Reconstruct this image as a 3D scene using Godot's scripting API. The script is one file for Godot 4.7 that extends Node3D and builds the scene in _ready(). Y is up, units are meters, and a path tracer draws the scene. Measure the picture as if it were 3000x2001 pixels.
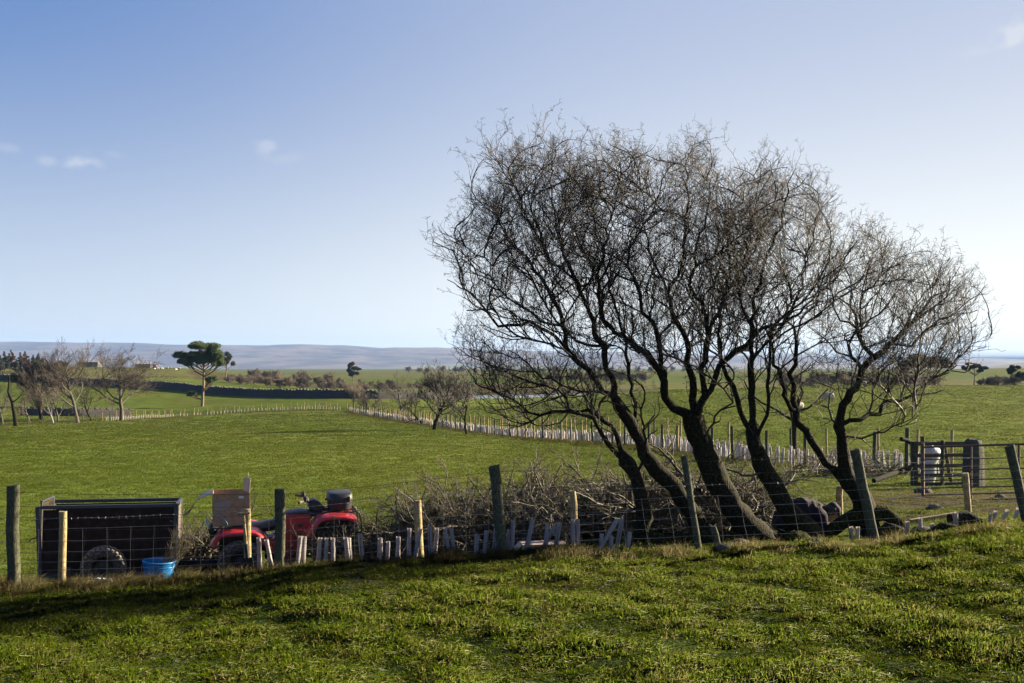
extends Node3D
# A farm field edge in winter: quad bike and trailer behind a wire fence, five leaning hawthorns, hedge planting, moorland hills.

const F := 2917.0      # focal length in photograph pixels (35 mm lens on a 36 mm wide frame of 3000 pixels)
const HY := 1045.0     # row of the horizon
const EYE := 1.65
const EXPOSURE := 3.9
const SUN_AZ := 67.0   # degrees to the right of the view
const SUN_EL := 17.5

var rng := RandomNumberGenerator.new()
var M := {}
var name_count := {}
var fn_a := FastNoiseLite.new()
var fn_b := FastNoiseLite.new()
var wind_tilt := 0.0

# ---------------------------------------------------------------- survey
func P(px: float, py: float, d: float) -> Vector3:
	return Vector3((px - 1500.0) / F * d, EYE - (py - HY) / F * d, -d)

const GD := [0.0, 7.0, 12.8, 14.0, 16.0, 20.0, 26.0, 38.0, 60.0, 90.0, 140.0, 175.0, 205.0, 240.0, 300.0, 450.0, 600.0, 900.0, 1800.0, 4000.0, 9000.0]
const GH := [
	[-1.65, -2.33, -3.03, -3.22, -3.36, -3.56, -3.86, -4.45, -5.5, -7.0, -9.0, -9.3, -9.0, -7.9, -6.2, -4.2, -9.0, -18.0, -25.0, -50.0, -80.0],
	[-1.65, -2.31, -2.96, -3.22, -3.37, -3.55, -3.8, -4.4, -5.45, -6.95, -9.2, -10.3, -9.5, -7.6, -7.0, -4.9, -9.0, -18.0, -25.0, -50.0, -80.0],
	[-1.65, -2.25, -2.73, -3.1, -3.26, -3.44, -3.63, -4.25, -5.3, -6.7, -8.6, -9.45, -8.5, -9.4, -9.8, -12.0, -12.6, -15.5, -25.0, -50.0, -80.0],
	[-1.65, -2.2, -2.57, -2.75, -2.92, -3.13, -3.45, -4.15, -5.4, -6.7, -8.2, -9.0, -9.55, -9.95, -9.95, -11.5, -12.0, -15.0, -25.0, -50.0, -80.0],
	[-1.65, -2.17, -2.54, -2.63, -2.76, -3.0, -3.4, -4.05, -4.8, -5.2, -5.6, -5.85, -6.6, -8.4, -9.8, -10.8, -11.0, -14.0, -25.0, -50.0, -80.0],
	[-1.65, -2.12, -2.45, -2.55, -2.7, -2.9, -3.3, -4.05, -4.5, -4.75, -4.95, -5.1, -6.0, -7.6, -9.0, -9.3, -8.6, -14.0, -25.0, -50.0, -80.0],
	[-1.65, -2.03, -2.2, -2.32, -2.5, -2.85, -3.3, -3.9, -4.35, -4.7, -4.95, -5.1, -6.0, -7.6, -9.0, -9.0, -7.6, -14.0, -25.0, -50.0, -80.0],
]

func col_h(c: int, k: int, w: float) -> float:
	var g: Array = GH[c]
	var k0 := maxi(k - 1, 0)
	var k3 := mini(k + 2, GD.size() - 1)
	var span: float = GD[k + 1] - GD[k]
	return cubic_interpolate_in_time(g[k], g[k + 1], g[k0], g[k3], w, span, GD[k0] - GD[k], GD[k3] - GD[k])

# height of the land (without small relief) at X, depth d
func land(x: float, d: float) -> float:
	d = clampf(d, 0.0, 8999.0)
	var k := 0
	while k < GD.size() - 2 and GD[k + 1] <= d:
		k += 1
	var w: float = (d - GD[k]) / (GD[k + 1] - GD[k])
	var px := clampf(x / maxf(d, 5.0) * F / 500.0 + 3.0, 0.0, 5.999)
	var c := int(px)
	var t := px - c
	t = t * t * (3.0 - 2.0 * t) * 0.5 + t * 0.5
	if k == 0:
		return EYE + lerpf(lerpf(GH[c][0], GH[c][1], w), lerpf(GH[c + 1][0], GH[c + 1][1], w), t)
	return EYE + lerpf(col_h(c, k, w), col_h(c + 1, k, w), t)

# with the small relief of turf, bank and tussocks
func H(x: float, d: float) -> float:
	var h := land(x, d)
	if d < 60.0:
		var near := clampf((60.0 - d) / 40.0, 0.0, 1.0)
		h += near * (fn_a.get_noise_2d(x * 22.0, d * 22.0) * 0.05 + fn_b.get_noise_2d(x * 60.0, d * 60.0) * (0.012 + 0.033 * clampf((17.0 - d) / 4.0, 0.0, 1.0)))
		var e := (d - 12.55 - 0.1 * sin(x * 0.8)) / 0.35
		h += 0.07 * exp(-e * e) * (0.6 + fn_a.get_noise_2d(x * 40.0, 7.0))
	elif d > 210.0 and d < 300.0:
		var ppx := x / d * F + 1500.0
		var mid := 250.0 + (ppx - 1290.0) * 0.05
		var across := (d - mid) / 15.0
		var along := (ppx - 1560.0) / 290.0
		h -= 1.0 * exp(-across * across * across * across) * exp(-along * along * along * along)
	elif d > 300.0:
		h += fn_a.get_noise_2d(x * 0.25, d * 0.25) * clampf((d - 300.0) / 300.0, 0.0, 1.0) * 1.2
	return h

func G(px: float, d: float) -> Vector3:
	var x := (px - 1500.0) / F * d
	return Vector3(x, H(x, d), -d)

# ---------------------------------------------------------------- meshes
class MB:
	var v := PackedVector3Array()
	var n := PackedVector3Array()
	var c := PackedColorArray()
	var uv := PackedVector2Array()
	var i := PackedInt32Array()
	func tri(a: Vector3, b: Vector3, cc: Vector3) -> void:
		var nn := (cc - a).cross(b - a).normalized()
		var k := v.size()
		v.append(a); v.append(b); v.append(cc)
		n.append(nn); n.append(nn); n.append(nn)
		i.append(k); i.append(k + 1); i.append(k + 2)
	# a flat polygon that faces away from the point o
	func poly(p: Array, o: Vector3) -> void:
		for k in range(1, p.size() - 1):
			var a: Vector3 = p[0]
			var b: Vector3 = p[k]
			var d: Vector3 = p[k + 1]
			if (d - a).cross(b - a).dot(a + b + d - o * 3.0) < 0.0:
				tri(a, d, b)
			else:
				tri(a, b, d)
	# box with chamfered edges: xf places a box of the given size centred at the origin
	func box(xf: Transform3D, size: Vector3, ch := 0.004) -> void:
		var h := size * 0.5
		ch = minf(ch, minf(h.x, minf(h.y, h.z)) * 0.6)
		var o := xf.origin
		var cor := {}
		for sx in [-1, 1]:
			for sy in [-1, 1]:
				for sz in [-1, 1]:
					var s := Vector3(sx, sy, sz)
					var t: Array = []
					for ax in 3:
						var q := (h - Vector3(ch, ch, ch))
						q[ax] = h[ax]
						t.append(xf * (q * s))
					cor[s] = t
					poly(t, o)
		for ax in 3:
			var b := (ax + 1) % 3
			var d := (ax + 2) % 3
			for sg in [-1, 1]:
				var f: Array = []
				for e in [[-1, -1], [1, -1], [1, 1], [-1, 1]]:
					var s := Vector3()
					s[ax] = sg; s[b] = e[0]; s[d] = e[1]
					f.append(cor[s][ax])
				poly(f, o)
			for e in [[-1, -1], [1, -1], [1, 1], [-1, 1]]:
				var s0 := Vector3()
				s0[b] = e[0]; s0[d] = e[1]
				var s1 := s0
				s0[ax] = -1; s1[ax] = 1
				poly([cor[s0][b], cor[s1][b], cor[s1][d], cor[s0][d]], o)
	func tube(p: PackedVector3Array, r: PackedFloat32Array, sides: int, cap := true) -> void:
		var m := p.size()
		if m < 2:
			return
		var t := (p[1] - p[0]).normalized()
		var u := t.cross(Vector3(0.31, 0.2, 0.93)).normalized()
		if u.length_squared() < 0.5:
			u = t.cross(Vector3.RIGHT).normalized()
		var base := v.size()
		for k in m:
			var a := p[maxi(k - 1, 0)]
			var b := p[mini(k + 1, m - 1)]
			var tt := (b - a).normalized()
			if tt.length_squared() < 0.5:
				tt = t
			t = tt
			u = (u - t * u.dot(t)).normalized()
			var w := t.cross(u)
			for s in sides:
				var an := TAU * s / sides
				var dir := u * cos(an) + w * sin(an)
				v.append(p[k] + dir * r[k])
				n.append(dir)
		for k in m - 1:
			for s in sides:
				var s2 := (s + 1) % sides
				var a := base + k * sides + s
				var b := base + k * sides + s2
				i.append(a); i.append(a + sides); i.append(b)
				i.append(b); i.append(a + sides); i.append(b + sides)
		if cap:
			for e in [0, m - 1]:
				var k := v.size()
				var ax := (p[e] - p[1 if e == 0 else m - 2]).normalized()
				for s in sides:
					v.append(v[base + e * sides + s])
					n.append(ax)
				for s in range(1, sides - 1):
					i.append(k); i.append(k + s); i.append(k + s + 1)
	func bar(a: Vector3, b: Vector3, ra: float, rb := -1.0, sides := 6) -> void:
		tube(PackedVector3Array([a, b]), PackedFloat32Array([ra, ra if rb < 0.0 else rb]), sides)
	# turned about the y axis of xf; profile of (radius, height)
	func lathe(xf: Transform3D, prof: Array, sides: int) -> void:
		var base := v.size()
		var m := prof.size()
		for k in m:
			var a: Vector2 = prof[maxi(k - 1, 0)]
			var b: Vector2 = prof[mini(k + 1, m - 1)]
			var tn := (b - a).normalized()
			for s in sides + 1:
				var an := TAU * s / sides
				var q: Vector2 = prof[k]
				v.append(xf * Vector3(q.x * cos(an), q.y, q.x * sin(an)))
				n.append((xf.basis * Vector3(tn.y * cos(an), -tn.x, tn.y * sin(an))).normalized())
		for k in m - 1:
			for s in sides:
				var a := base + k * (sides + 1) + s
				i.append(a); i.append(a + 1); i.append(a + sides + 1)
				i.append(a + 1); i.append(a + sides + 2); i.append(a + sides + 1)
	# a skin over rows of equally many points
	func loft(rows: Array, closed := false, caps := false) -> void:
		var base := v.size()
		var ibase := i.size()
		var w: int = rows[0].size()
		for r in rows:
			for q in r:
				v.append(q); n.append(Vector3.ZERO)
		for a in rows.size() - 1:
			for b in (w if closed else w - 1):
				var b2 := (b + 1) % w
				var q0 := base + a * w + b
				var q1 := base + a * w + b2
				i.append(q0); i.append(q1); i.append(q0 + w)
				i.append(q1); i.append(q1 + w); i.append(q0 + w)
		var cen := Vector3.ZERO
		for k in range(base, v.size()):
			cen += v[k]
		cen /= float(v.size() - base)
		smooth(base, ibase, v.size())
		var agree := 0.0
		for k in range(base, v.size()):
			agree += n[k].dot(v[k] - cen)
		if agree < 0.0:
			for k in range(base, v.size()):
				n[k] = -n[k]
			for k in range(ibase, i.size(), 3):
				var t := i[k]
				i[k] = i[k + 1]; i[k + 1] = t
		if caps:
			poly(Array(rows[0]), cen)
			poly(Array(rows[rows.size() - 1]), cen)
	func smooth(base: int, ibase: int, upto: int) -> void:
		for k in range(ibase, i.size(), 3):
			var a := i[k]
			var b := i[k + 1]
			var d := i[k + 2]
			var nn := (v[d] - v[a]).cross(v[b] - v[a])
			n[a] += nn; n[b] += nn; n[d] += nn
		for k in range(base, upto):
			n[k] = n[k].normalized() if n[k].length_squared() > 1e-20 else Vector3.UP
	func add(o: MB, xf: Transform3D) -> void:
		var k := v.size()
		for q in o.v:
			v.append(xf * q)
		for q in o.n:
			n.append((xf.basis * q).normalized())
		for q in o.i:
			i.append(q + k)
	func mesh() -> ArrayMesh:
		var a := []
		a.resize(Mesh.ARRAY_MAX)
		a[Mesh.ARRAY_VERTEX] = v
		a[Mesh.ARRAY_NORMAL] = n
		a[Mesh.ARRAY_INDEX] = i
		if c.size() == v.size() and c.size() > 0:
			a[Mesh.ARRAY_COLOR] = c
		if uv.size() == v.size() and uv.size() > 0:
			a[Mesh.ARRAY_TEX_UV] = uv
		var m := ArrayMesh.new()
		m.add_surface_from_arrays(Mesh.PRIMITIVE_TRIANGLES, a)
		return m

# smooth union of tapered capsules [a, b, ra, rb], meshed as surface nets
func blend_mesh(bones: Array, cell: float, k: float) -> MB:
	var lo := Vector3(1e9, 1e9, 1e9)
	var hi := -lo
	for b in bones:
		for e in 2:
			var r: float = b[2 + e] + k + cell * 2.0
			lo = lo.min(b[e] - Vector3(r, r, r))
			hi = hi.max(b[e] + Vector3(r, r, r))
	var nx := int((hi.x - lo.x) / cell) + 2
	var ny := int((hi.y - lo.y) / cell) + 2
	var nz := int((hi.z - lo.z) / cell) + 2
	var f := PackedFloat32Array()
	f.resize(nx * ny * nz)
	f.fill(1.0)
	for b in bones:
		var a: Vector3 = b[0]
		var e: Vector3 = b[1]
		var ra: float = b[2]
		var rb: float = b[3]
		var ab := e - a
		var l2 := maxf(ab.length_squared(), 1e-9)
		var pad := maxf(ra, rb) + k + cell * 3.0
		var mn := (a.min(e) - Vector3(pad, pad, pad) - lo) / cell
		var mx := (a.max(e) + Vector3(pad, pad, pad) - lo) / cell
		for z in range(maxi(0, int(mn.z)), mini(nz, int(mx.z) + 1)):
			for y in range(maxi(0, int(mn.y)), mini(ny, int(mx.y) + 1)):
				for x in range(maxi(0, int(mn.x)), mini(nx, int(mx.x) + 1)):
					var p := lo + Vector3(x, y, z) * cell
					var t := clampf((p - a).dot(ab) / l2, 0.0, 1.0)
					var d := (p - a - ab * t).length() - lerpf(ra, rb, t)
					var q := (z * ny + y) * nx + x
					var o := f[q]
					var h := maxf(k - absf(o - d), 0.0) / k
					f[q] = minf(o, d) - h * h * k * 0.25
	var mb := MB.new()
	var at := PackedInt32Array()
	at.resize(f.size())
	at.fill(-1)
	var sx := 1
	var sy := nx
	var sz := nx * ny
	for z in nz - 1:
		for y in ny - 1:
			for x in nx - 1:
				var q := z * sz + y * sy + x
				var cnt := 0
				var sum := Vector3.ZERO
				var inside := 0
				for cn in 8:
					if f[q + (cn & 1) * sx + ((cn >> 1) & 1) * sy + ((cn >> 2) & 1) * sz] < 0.0:
						inside += 1
				if inside == 0 or inside == 8:
					continue
				for ax in 3:
					for e in 4:
						var o := [Vector3i(0, e & 1, e >> 1), Vector3i(e & 1, 0, e >> 1), Vector3i(e & 1, e >> 1, 0)][ax] as Vector3i
						var qa := q + o.x * sx + o.y * sy + o.z * sz
						var fa := f[qa]
						var fb := f[qa + [sx, sy, sz][ax]]
						if (fa < 0.0) != (fb < 0.0):
							var pt := Vector3(o)
							pt[ax] += fa / (fa - fb)
							sum += pt
							cnt += 1
				at[q] = mb.v.size()
				mb.v.append(lo + (Vector3(x, y, z) + sum / cnt) * cell)
				mb.n.append(Vector3.ZERO)
	for z in range(1, nz - 1):
		for y in range(1, ny - 1):
			for x in range(1, nx - 1):
				var q := z * sz + y * sy + x
				var fa := f[q]
				for ax in 3:
					var fb := f[q + [sx, sy, sz][ax]]
					if (fa < 0.0) == (fb < 0.0):
						continue
					var b: int = [sy, sz, sx][ax]
					var d: int = [sz, sx, sy][ax]
					var a0 := at[q]
					var a1 := at[q - b]
					var a2 := at[q - b - d]
					var a3 := at[q - d]
					if a0 < 0 or a1 < 0 or a2 < 0 or a3 < 0:
						continue
					if fa < 0.0:
						mb.i.append_array(PackedInt32Array([a0, a2, a1, a0, a3, a2]))
					else:
						mb.i.append_array(PackedInt32Array([a0, a1, a2, a0, a2, a3]))
	mb.smooth(0, 0, mb.v.size())
	return mb

const UNITS := ["", "first", "second", "third", "fourth", "fifth", "sixth", "seventh", "eighth", "ninth", "tenth", "eleventh", "twelfth", "thirteenth", "fourteenth", "fifteenth", "sixteenth", "seventeenth", "eighteenth", "nineteenth"]
func ordinal(n: int) -> String:
	if n < 20:
		return UNITS[n]
	if n % 10 == 0:
		return ["twentieth", "thirtieth", "fortieth", "fiftieth", "sixtieth", "seventieth", "eightieth", "ninetieth"][n / 10 - 2]
	return ["twenty", "thirty", "forty", "fifty", "sixty", "seventy", "eighty", "ninety"][n / 10 - 2] + "-" + UNITS[n % 10]

# ---------------------------------------------------------------- nodes
func numbered(called: String) -> String:
	var k: int = name_count.get(called, 0)
	name_count[called] = k + 1
	return called if k == 0 else "%s_%03d" % [called, k]

func thing(called: String, label: String, category: String, at := Vector3.ZERO, turn := 0.0, group := "") -> Node3D:
	var o := Node3D.new()
	o.name = numbered(called)
	add_child(o)
	o.position = at
	o.rotation.y = turn
	tag(o, label, category, group)
	return o

func tag(o: Node, label: String, category: String, group := "") -> void:
	o.set_meta("label", label)
	o.set_meta("category", category)
	if group != "":
		o.set_meta("group", group)

func part(called: String, mesh: Mesh, m: Material, parent: Node, xf := Transform3D.IDENTITY) -> MeshInstance3D:
	var o := MeshInstance3D.new()
	o.name = called
	o.mesh = mesh
	o.material_override = m
	o.transform = xf
	parent.add_child(o, true)
	return o

func single(called: String, mesh: Mesh, m: Material, label: String, category: String, at := Vector3.ZERO, turn := 0.0, group := "") -> MeshInstance3D:
	var o := MeshInstance3D.new()
	o.name = numbered(called)
	o.mesh = mesh
	o.material_override = m
	add_child(o)
	o.position = at
	o.rotation.y = turn
	tag(o, label, category, group)
	return o

func setting(called: String, mesh: Mesh, m: Material) -> MeshInstance3D:
	var o := MeshInstance3D.new()
	o.name = called
	o.mesh = mesh
	o.material_override = m
	o.set_meta("kind", "structure")
	add_child(o)
	return o

func copy(o: Node3D, called: String, label: String, at: Vector3, turn: float, sc := 1.0, group := "") -> Node3D:
	var r: Node3D = o.duplicate()
	r.name = numbered(called)
	add_child(r)
	r.position = at
	r.rotation = Vector3(0, turn, 0)
	r.scale = Vector3.ONE * sc
	r.set_meta("label", label)
	if group != "":
		r.set_meta("group", group)
	return r

func many(called: String, mesh: Mesh, m: Material, xfs: Array, cols, parent: Node) -> MultiMeshInstance3D:
	var mm := MultiMesh.new()
	mm.transform_format = MultiMesh.TRANSFORM_3D
	mm.use_colors = cols != null
	mm.mesh = mesh
	mm.instance_count = xfs.size()
	for k in xfs.size():
		mm.set_instance_transform(k, xfs[k])
		if cols != null:
			mm.set_instance_color(k, cols[k])
	var o := MultiMeshInstance3D.new()
	o.name = called
	o.multimesh = mm
	o.material_override = m
	o.set_meta("kind", "stuff")
	parent.add_child(o, true)
	return o

# ---------------------------------------------------------------- materials
func L(r: float, g: float, b: float) -> Color:
	return Color(r, g, b).linear_to_srgb()

func noise_tex(size: int, freq: float, seed_: int, stops: Array, octaves := 4, kind := FastNoiseLite.TYPE_SIMPLEX_SMOOTH, stretch := 1.0, spread := 1.0) -> ImageTexture:
	var nz := FastNoiseLite.new()
	nz.seed = seed_
	nz.frequency = freq
	nz.noise_type = kind
	nz.fractal_octaves = octaves
	var im: Image
	if stretch == 1.0:
		im = nz.get_seamless_image(size, size)
	else:
		im = nz.get_seamless_image(size, int(size * stretch))
		im.resize(size, size, Image.INTERPOLATE_BILINEAR)
	im.convert(Image.FORMAT_L8)
	var src := im.get_data()
	var lut := PackedByteArray()
	lut.resize(256 * 3)
	for k in 256:
		var t := clampf((k / 255.0 - 0.5) * spread + 0.5, 0.0, 1.0)
		var c: Color = stops[stops.size() - 1][1]
		for q in range(stops.size() - 1):
			if t <= stops[q + 1][0]:
				var w: float = clampf((t - stops[q][0]) / maxf(stops[q + 1][0] - stops[q][0], 1e-5), 0.0, 1.0)
				c = (stops[q][1] as Color).lerp(stops[q + 1][1], w)
				break
		lut[k * 3] = c.r8
		lut[k * 3 + 1] = c.g8
		lut[k * 3 + 2] = c.b8
	var out := PackedByteArray()
	out.resize(size * size * 3)
	for k in size * size:
		var s := src[k] * 3
		out[k * 3] = lut[s]
		out[k * 3 + 1] = lut[s + 1]
		out[k * 3 + 2] = lut[s + 2]
	return ImageTexture.create_from_image(Image.create_from_data(size, size, false, Image.FORMAT_RGB8, out))

func plain(col: Color, rough := 0.8, metal := 0.0) -> StandardMaterial3D:
	var m := StandardMaterial3D.new()
	m.albedo_color = col
	m.roughness = rough
	m.metallic = metal
	return m

# textured over all three planes; tile in metres
func tri_mat(tex: Texture2D, tile: float, rough := 0.85, bump: Texture2D = null, bump_cm := 0.0, in_world := false) -> StandardMaterial3D:
	var m := StandardMaterial3D.new()
	m.albedo_texture = tex
	m.uv1_triplanar = true
	m.uv1_world_triplanar = in_world
	m.uv1_scale = Vector3.ONE / tile
	m.roughness = rough
	if bump:
		m.heightmap_enabled = true
		m.heightmap_texture = bump
		m.heightmap_scale = bump_cm
	return m

func sun_dir() -> Vector3:
	var a := deg_to_rad(SUN_AZ)
	var e := deg_to_rad(SUN_EL)
	return Vector3(sin(a) * cos(e), sin(e), -cos(a) * cos(e))

func sky_colour(d: Vector3) -> Color:
	var e := rad_to_deg(asin(clampf(d.y, -1.0, 1.0)))
	if e < 0.0:
		return Color(0.12, 0.13, 0.08)
	var g := rad_to_deg(acos(clampf(d.dot(sun_dir()), -1.0, 1.0)))
	var hi := Color(0.015, 0.09, 0.34)
	var mid := Color(0.02, 0.16, 0.52)
	var lo := Color(0.66, 0.76, 0.87)
	var c := hi.lerp(mid, exp(-maxf(e - 20.0, 0.0) / 30.0)).lerp(lo, exp(-pow(e / 12.0, 1.6)))
	var glow := 0.55 / (1.0 + exp((g - 72.0) / 8.5)) * (1.0 + 0.6 * exp(-e / 9.0)) + 0.5 * exp(-pow(g / 25.0, 2.0))
	return c + Color(0.68, 0.59, 0.35) * glow

func make_sky() -> Sky:
	var w := 512
	var im := Image.create(w, w / 2, false, Image.FORMAT_RGBAF)
	for y in w / 2:
		for x in w:
			var az := ((x + 0.5) / w - 0.5) * TAU
			var el := PI / 2 - (y + 0.5) / (w / 2) * PI
			im.set_pixel(x, y, sky_colour(Vector3(sin(az) * cos(el), sin(el), -cos(az) * cos(el))))
	im.resize(4096, 2048, Image.INTERPOLATE_CUBIC)
	# a few wisps of cloud: column, row, half width, half height, strength
	var nz := FastNoiseLite.new()
	nz.seed = 5
	nz.frequency = 0.045
	nz.fractal_octaves = 5
	for c in [[238, 478, 46, 18, 0.24], [140, 470, 26, 14, 0.15], [788, 430, 44, 18, 0.17], [835, 462, 60, 16, 0.08], [2985, 95, 60, 34, 0.3], [2900, 140, 70, 20, 0.08], [10, 430, 30, 12, 0.12], [300, 452, 60, 10, 0.06]]:
		var az: float = atan((c[0] - 1500.0) / F)
		var el: float = atan((HY - c[1]) / F * cos(az))
		var cx := int((az / TAU + 0.5) * 4096)
		var cy := int((0.5 - el / PI) * 2048)
		var hw: float = c[2] / F * 4096 / TAU
		var hh: float = c[3] / F * 4096 / TAU
		for y in range(cy - int(hh * 3), cy + int(hh * 3) + 1):
			for x in range(cx - int(hw * 3), cx + int(hw * 3) + 1):
				var q := Vector2((x - cx) / hw, (y - cy) / hh)
				var n := nz.get_noise_2d(x * 1.0, y * 1.6)
				var a: float = c[4] * clampf(exp(-q.length_squared() * 1.1) * (1.0 + n * 2.6) - 0.18 + n * 0.15, 0.0, 1.0)
				if a > 0.0:
					im.set_pixel(x, y, im.get_pixel(x, y).lerp(Color(0.86, 0.87, 0.9), minf(a * 1.5, 0.9)))
	var sm := PanoramaSkyMaterial.new()
	sm.panorama = ImageTexture.create_from_image(im)
	var s := Sky.new()
	s.sky_material = sm
	return s

func _ready() -> void:
	rng.seed = 20240217
	fn_a.seed = 3
	fn_a.frequency = 0.02
	fn_b.seed = 9
	fn_b.frequency = 0.04
	# camera: level, with the lens shifted so that the horizon lies a little below the middle
	var cam := Camera3D.new()
	cam.name = "camera"
	var near := 0.1
	cam.set_frustum(2001.0 / F * near, Vector2(0.0, (HY - 1000.5) / F * near), near, 20000.0)
	cam.projection = Camera3D.PROJECTION_FRUSTUM
	cam.position = Vector3(0, EYE, 0)
	add_child(cam)
	cam.current = true
	var env := Environment.new()
	env.background_mode = Environment.BG_SKY
	env.sky = make_sky()
	env.sky_rotation = Vector3(0, PI, 0)
	env.background_energy_multiplier = 1.0 / EXPOSURE
	env.tonemap_mode = Environment.TONE_MAPPER_LINEAR
	env.tonemap_exposure = EXPOSURE
	env.sdfgi_enabled = true
	env.ssao_enabled = true
	env.ssil_enabled = true
	env.fog_enabled = true
	env.fog_density = 0.000065
	env.fog_light_color = Color(0.58, 0.75, 1.0)
	var we := WorldEnvironment.new()
	we.name = "world"
	we.environment = env
	add_child(we)
	var sun := DirectionalLight3D.new()
	sun.name = "sun"
	sun.light_energy = 1.6
	sun.light_color = Color(1.0, 0.93, 0.8)
	sun.light_angular_distance = 0.5
	sun.shadow_enabled = true
	add_child(sun)
	sun.look_at_from_position(Vector3.ZERO, -sun_dir(), Vector3.UP)

	make_materials()
	stage("materials")
	make_ground()
	stage("ground")
	make_hills()
	make_pond()
	make_walls_and_farm()
	stage("hills")
	make_hawthorns()
	stage("hawthorns")
	make_far_trees()
	stage("far trees")
	make_near_fence()
	make_hedge_line()
	stage("fences")
	make_gate_corner()
	make_trailer()
	make_quad()
	stage("vehicles")
	make_brush()
	stage("brush")
	make_small_things()
	make_person()
	make_sheep()
	stage("figures")
	make_grass()
	stage("grass")

var t_last := 0
func stage(s: String) -> void:
	var t := Time.get_ticks_msec()
	print(s, " ", t - t_last, " ms")
	t_last = t

func make_materials() -> void:
	var W := Color.WHITE
	# turf seen from a distance: blades, thatch and small gaps
	var turf := noise_tex(1024, 0.045, 11, [[0.0, L(0.30, 0.26, 0.2)], [0.3, L(0.62, 0.66, 0.45)], [0.5, L(0.8, 0.88, 0.62)], [0.75, L(1.0, 1.0, 0.8)], [1.0, L(1.0, 0.95, 0.9)]], 5, FastNoiseLite.TYPE_SIMPLEX_SMOOTH, 1.0, 1.5)
	var turf_h := noise_tex(1024, 0.07, 12, [[0.0, Color.BLACK], [1.0, W]], 5)
	var big := noise_tex(512, 0.012, 13, [[0.0, L(0.62, 0.62, 0.6)], [0.45, L(0.85, 0.88, 0.8)], [1.0, L(1.0, 1.0, 1.0)]], 5, FastNoiseLite.TYPE_SIMPLEX_SMOOTH, 1.0, 1.5)
	var g := tri_mat(turf, 3.1, 0.9, turf_h, 1.2, true)
	g.vertex_color_use_as_albedo = true
	g.detail_enabled = true
	g.detail_albedo = big
	g.detail_blend_mode = BaseMaterial3D.BLEND_MODE_MUL
	g.detail_uv_layer = BaseMaterial3D.DETAIL_UV_2
	g.uv2_triplanar = true
	g.uv2_world_triplanar = true
	g.uv2_scale = Vector3.ONE / 31.0
	g.metallic_specular = 0.1
	M.ground = g
	var moor := noise_tex(1024, 0.02, 21, [[0.0, L(0.55, 0.5, 0.5)], [0.5, L(0.85, 0.82, 0.8)], [1.0, W]], 6)
	var hm := tri_mat(moor, 2600.0, 1.0, null, 0.0, true)
	hm.vertex_color_use_as_albedo = true
	M.hill = hm
	var bl := StandardMaterial3D.new()
	bl.vertex_color_use_as_albedo = true
	bl.roughness = 0.6
	bl.backlight_enabled = true
	bl.backlight = Color(0.75, 0.8, 0.35)
	M.grass = bl
	var dry := bl.duplicate()
	dry.roughness = 0.7
	dry.backlight = Color(0.55, 0.5, 0.35)
	M.dry_grass = dry
	# bark: grey-brown ridges with moss
	var bark := noise_tex(512, 0.022, 31, [[0.0, L(0.004, 0.003, 0.002)], [0.4, L(0.014, 0.011, 0.008)], [0.6, L(0.026, 0.021, 0.014)], [0.72, L(0.026, 0.034, 0.008)], [1.0, L(0.05, 0.043, 0.03)]], 5, FastNoiseLite.TYPE_SIMPLEX_SMOOTH, 1.0, 1.5)
	var bark_h := noise_tex(512, 0.04, 32, [[0.0, Color.BLACK], [1.0, W]], 4, FastNoiseLite.TYPE_SIMPLEX_SMOOTH, 0.3)
	M.bark = tri_mat(bark, 0.5, 0.9, bark_h, 1.6)
	var mossy := noise_tex(512, 0.02, 33, [[0.0, L(0.01, 0.008, 0.005)], [0.45, L(0.026, 0.021, 0.013)], [0.65, L(0.032, 0.04, 0.008)], [1.0, L(0.075, 0.085, 0.014)]], 5, FastNoiseLite.TYPE_SIMPLEX_SMOOTH, 1.0, 1.5)
	M.mossy = tri_mat(mossy, 0.6, 0.95, bark_h, 2.0)
	M.twig = plain(L(0.026, 0.019, 0.014), 0.65)
	M.twig_red = plain(L(0.038, 0.022, 0.018), 0.6)
	var brush := noise_tex(256, 0.03, 34, [[0.0, L(0.02, 0.015, 0.01)], [0.45, L(0.06, 0.046, 0.03)], [0.65, L(0.085, 0.075, 0.03)], [1.0, L(0.17, 0.135, 0.09)]], 4, FastNoiseLite.TYPE_SIMPLEX_SMOOTH, 1.0, 1.5)
	M.brush = tri_mat(brush, 0.45, 0.7)
	M.far_bark = tri_mat(noise_tex(256, 0.03, 35, [[0.0, L(0.035, 0.03, 0.024)], [1.0, L(0.13, 0.115, 0.09)]], 4), 1.5, 0.9)
	M.far_twig = plain(L(0.06, 0.045, 0.036), 0.8)
	M.far_scrub = plain(L(0.15, 0.118, 0.09), 0.85)
	M.pine_bark = tri_mat(noise_tex(256, 0.03, 36, [[0.0, L(0.10, 0.07, 0.05)], [1.0, L(0.26, 0.17, 0.115)]], 4), 1.2, 0.9)
	var nd := plain(L(0.05, 0.072, 0.028), 0.6)
	nd.backlight_enabled = true
	nd.backlight = Color(0.25, 0.32, 0.12)
	M.needle = nd
	M.needle_dark = plain(L(0.036, 0.048, 0.027), 0.7)
	M.larch = plain(L(0.10, 0.055, 0.035), 0.8)
	# timber
	var grain_h := noise_tex(512, 0.03, 41, [[0.0, Color.BLACK], [1.0, W]], 4, FastNoiseLite.TYPE_SIMPLEX_SMOOTH, 1.0)
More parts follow.
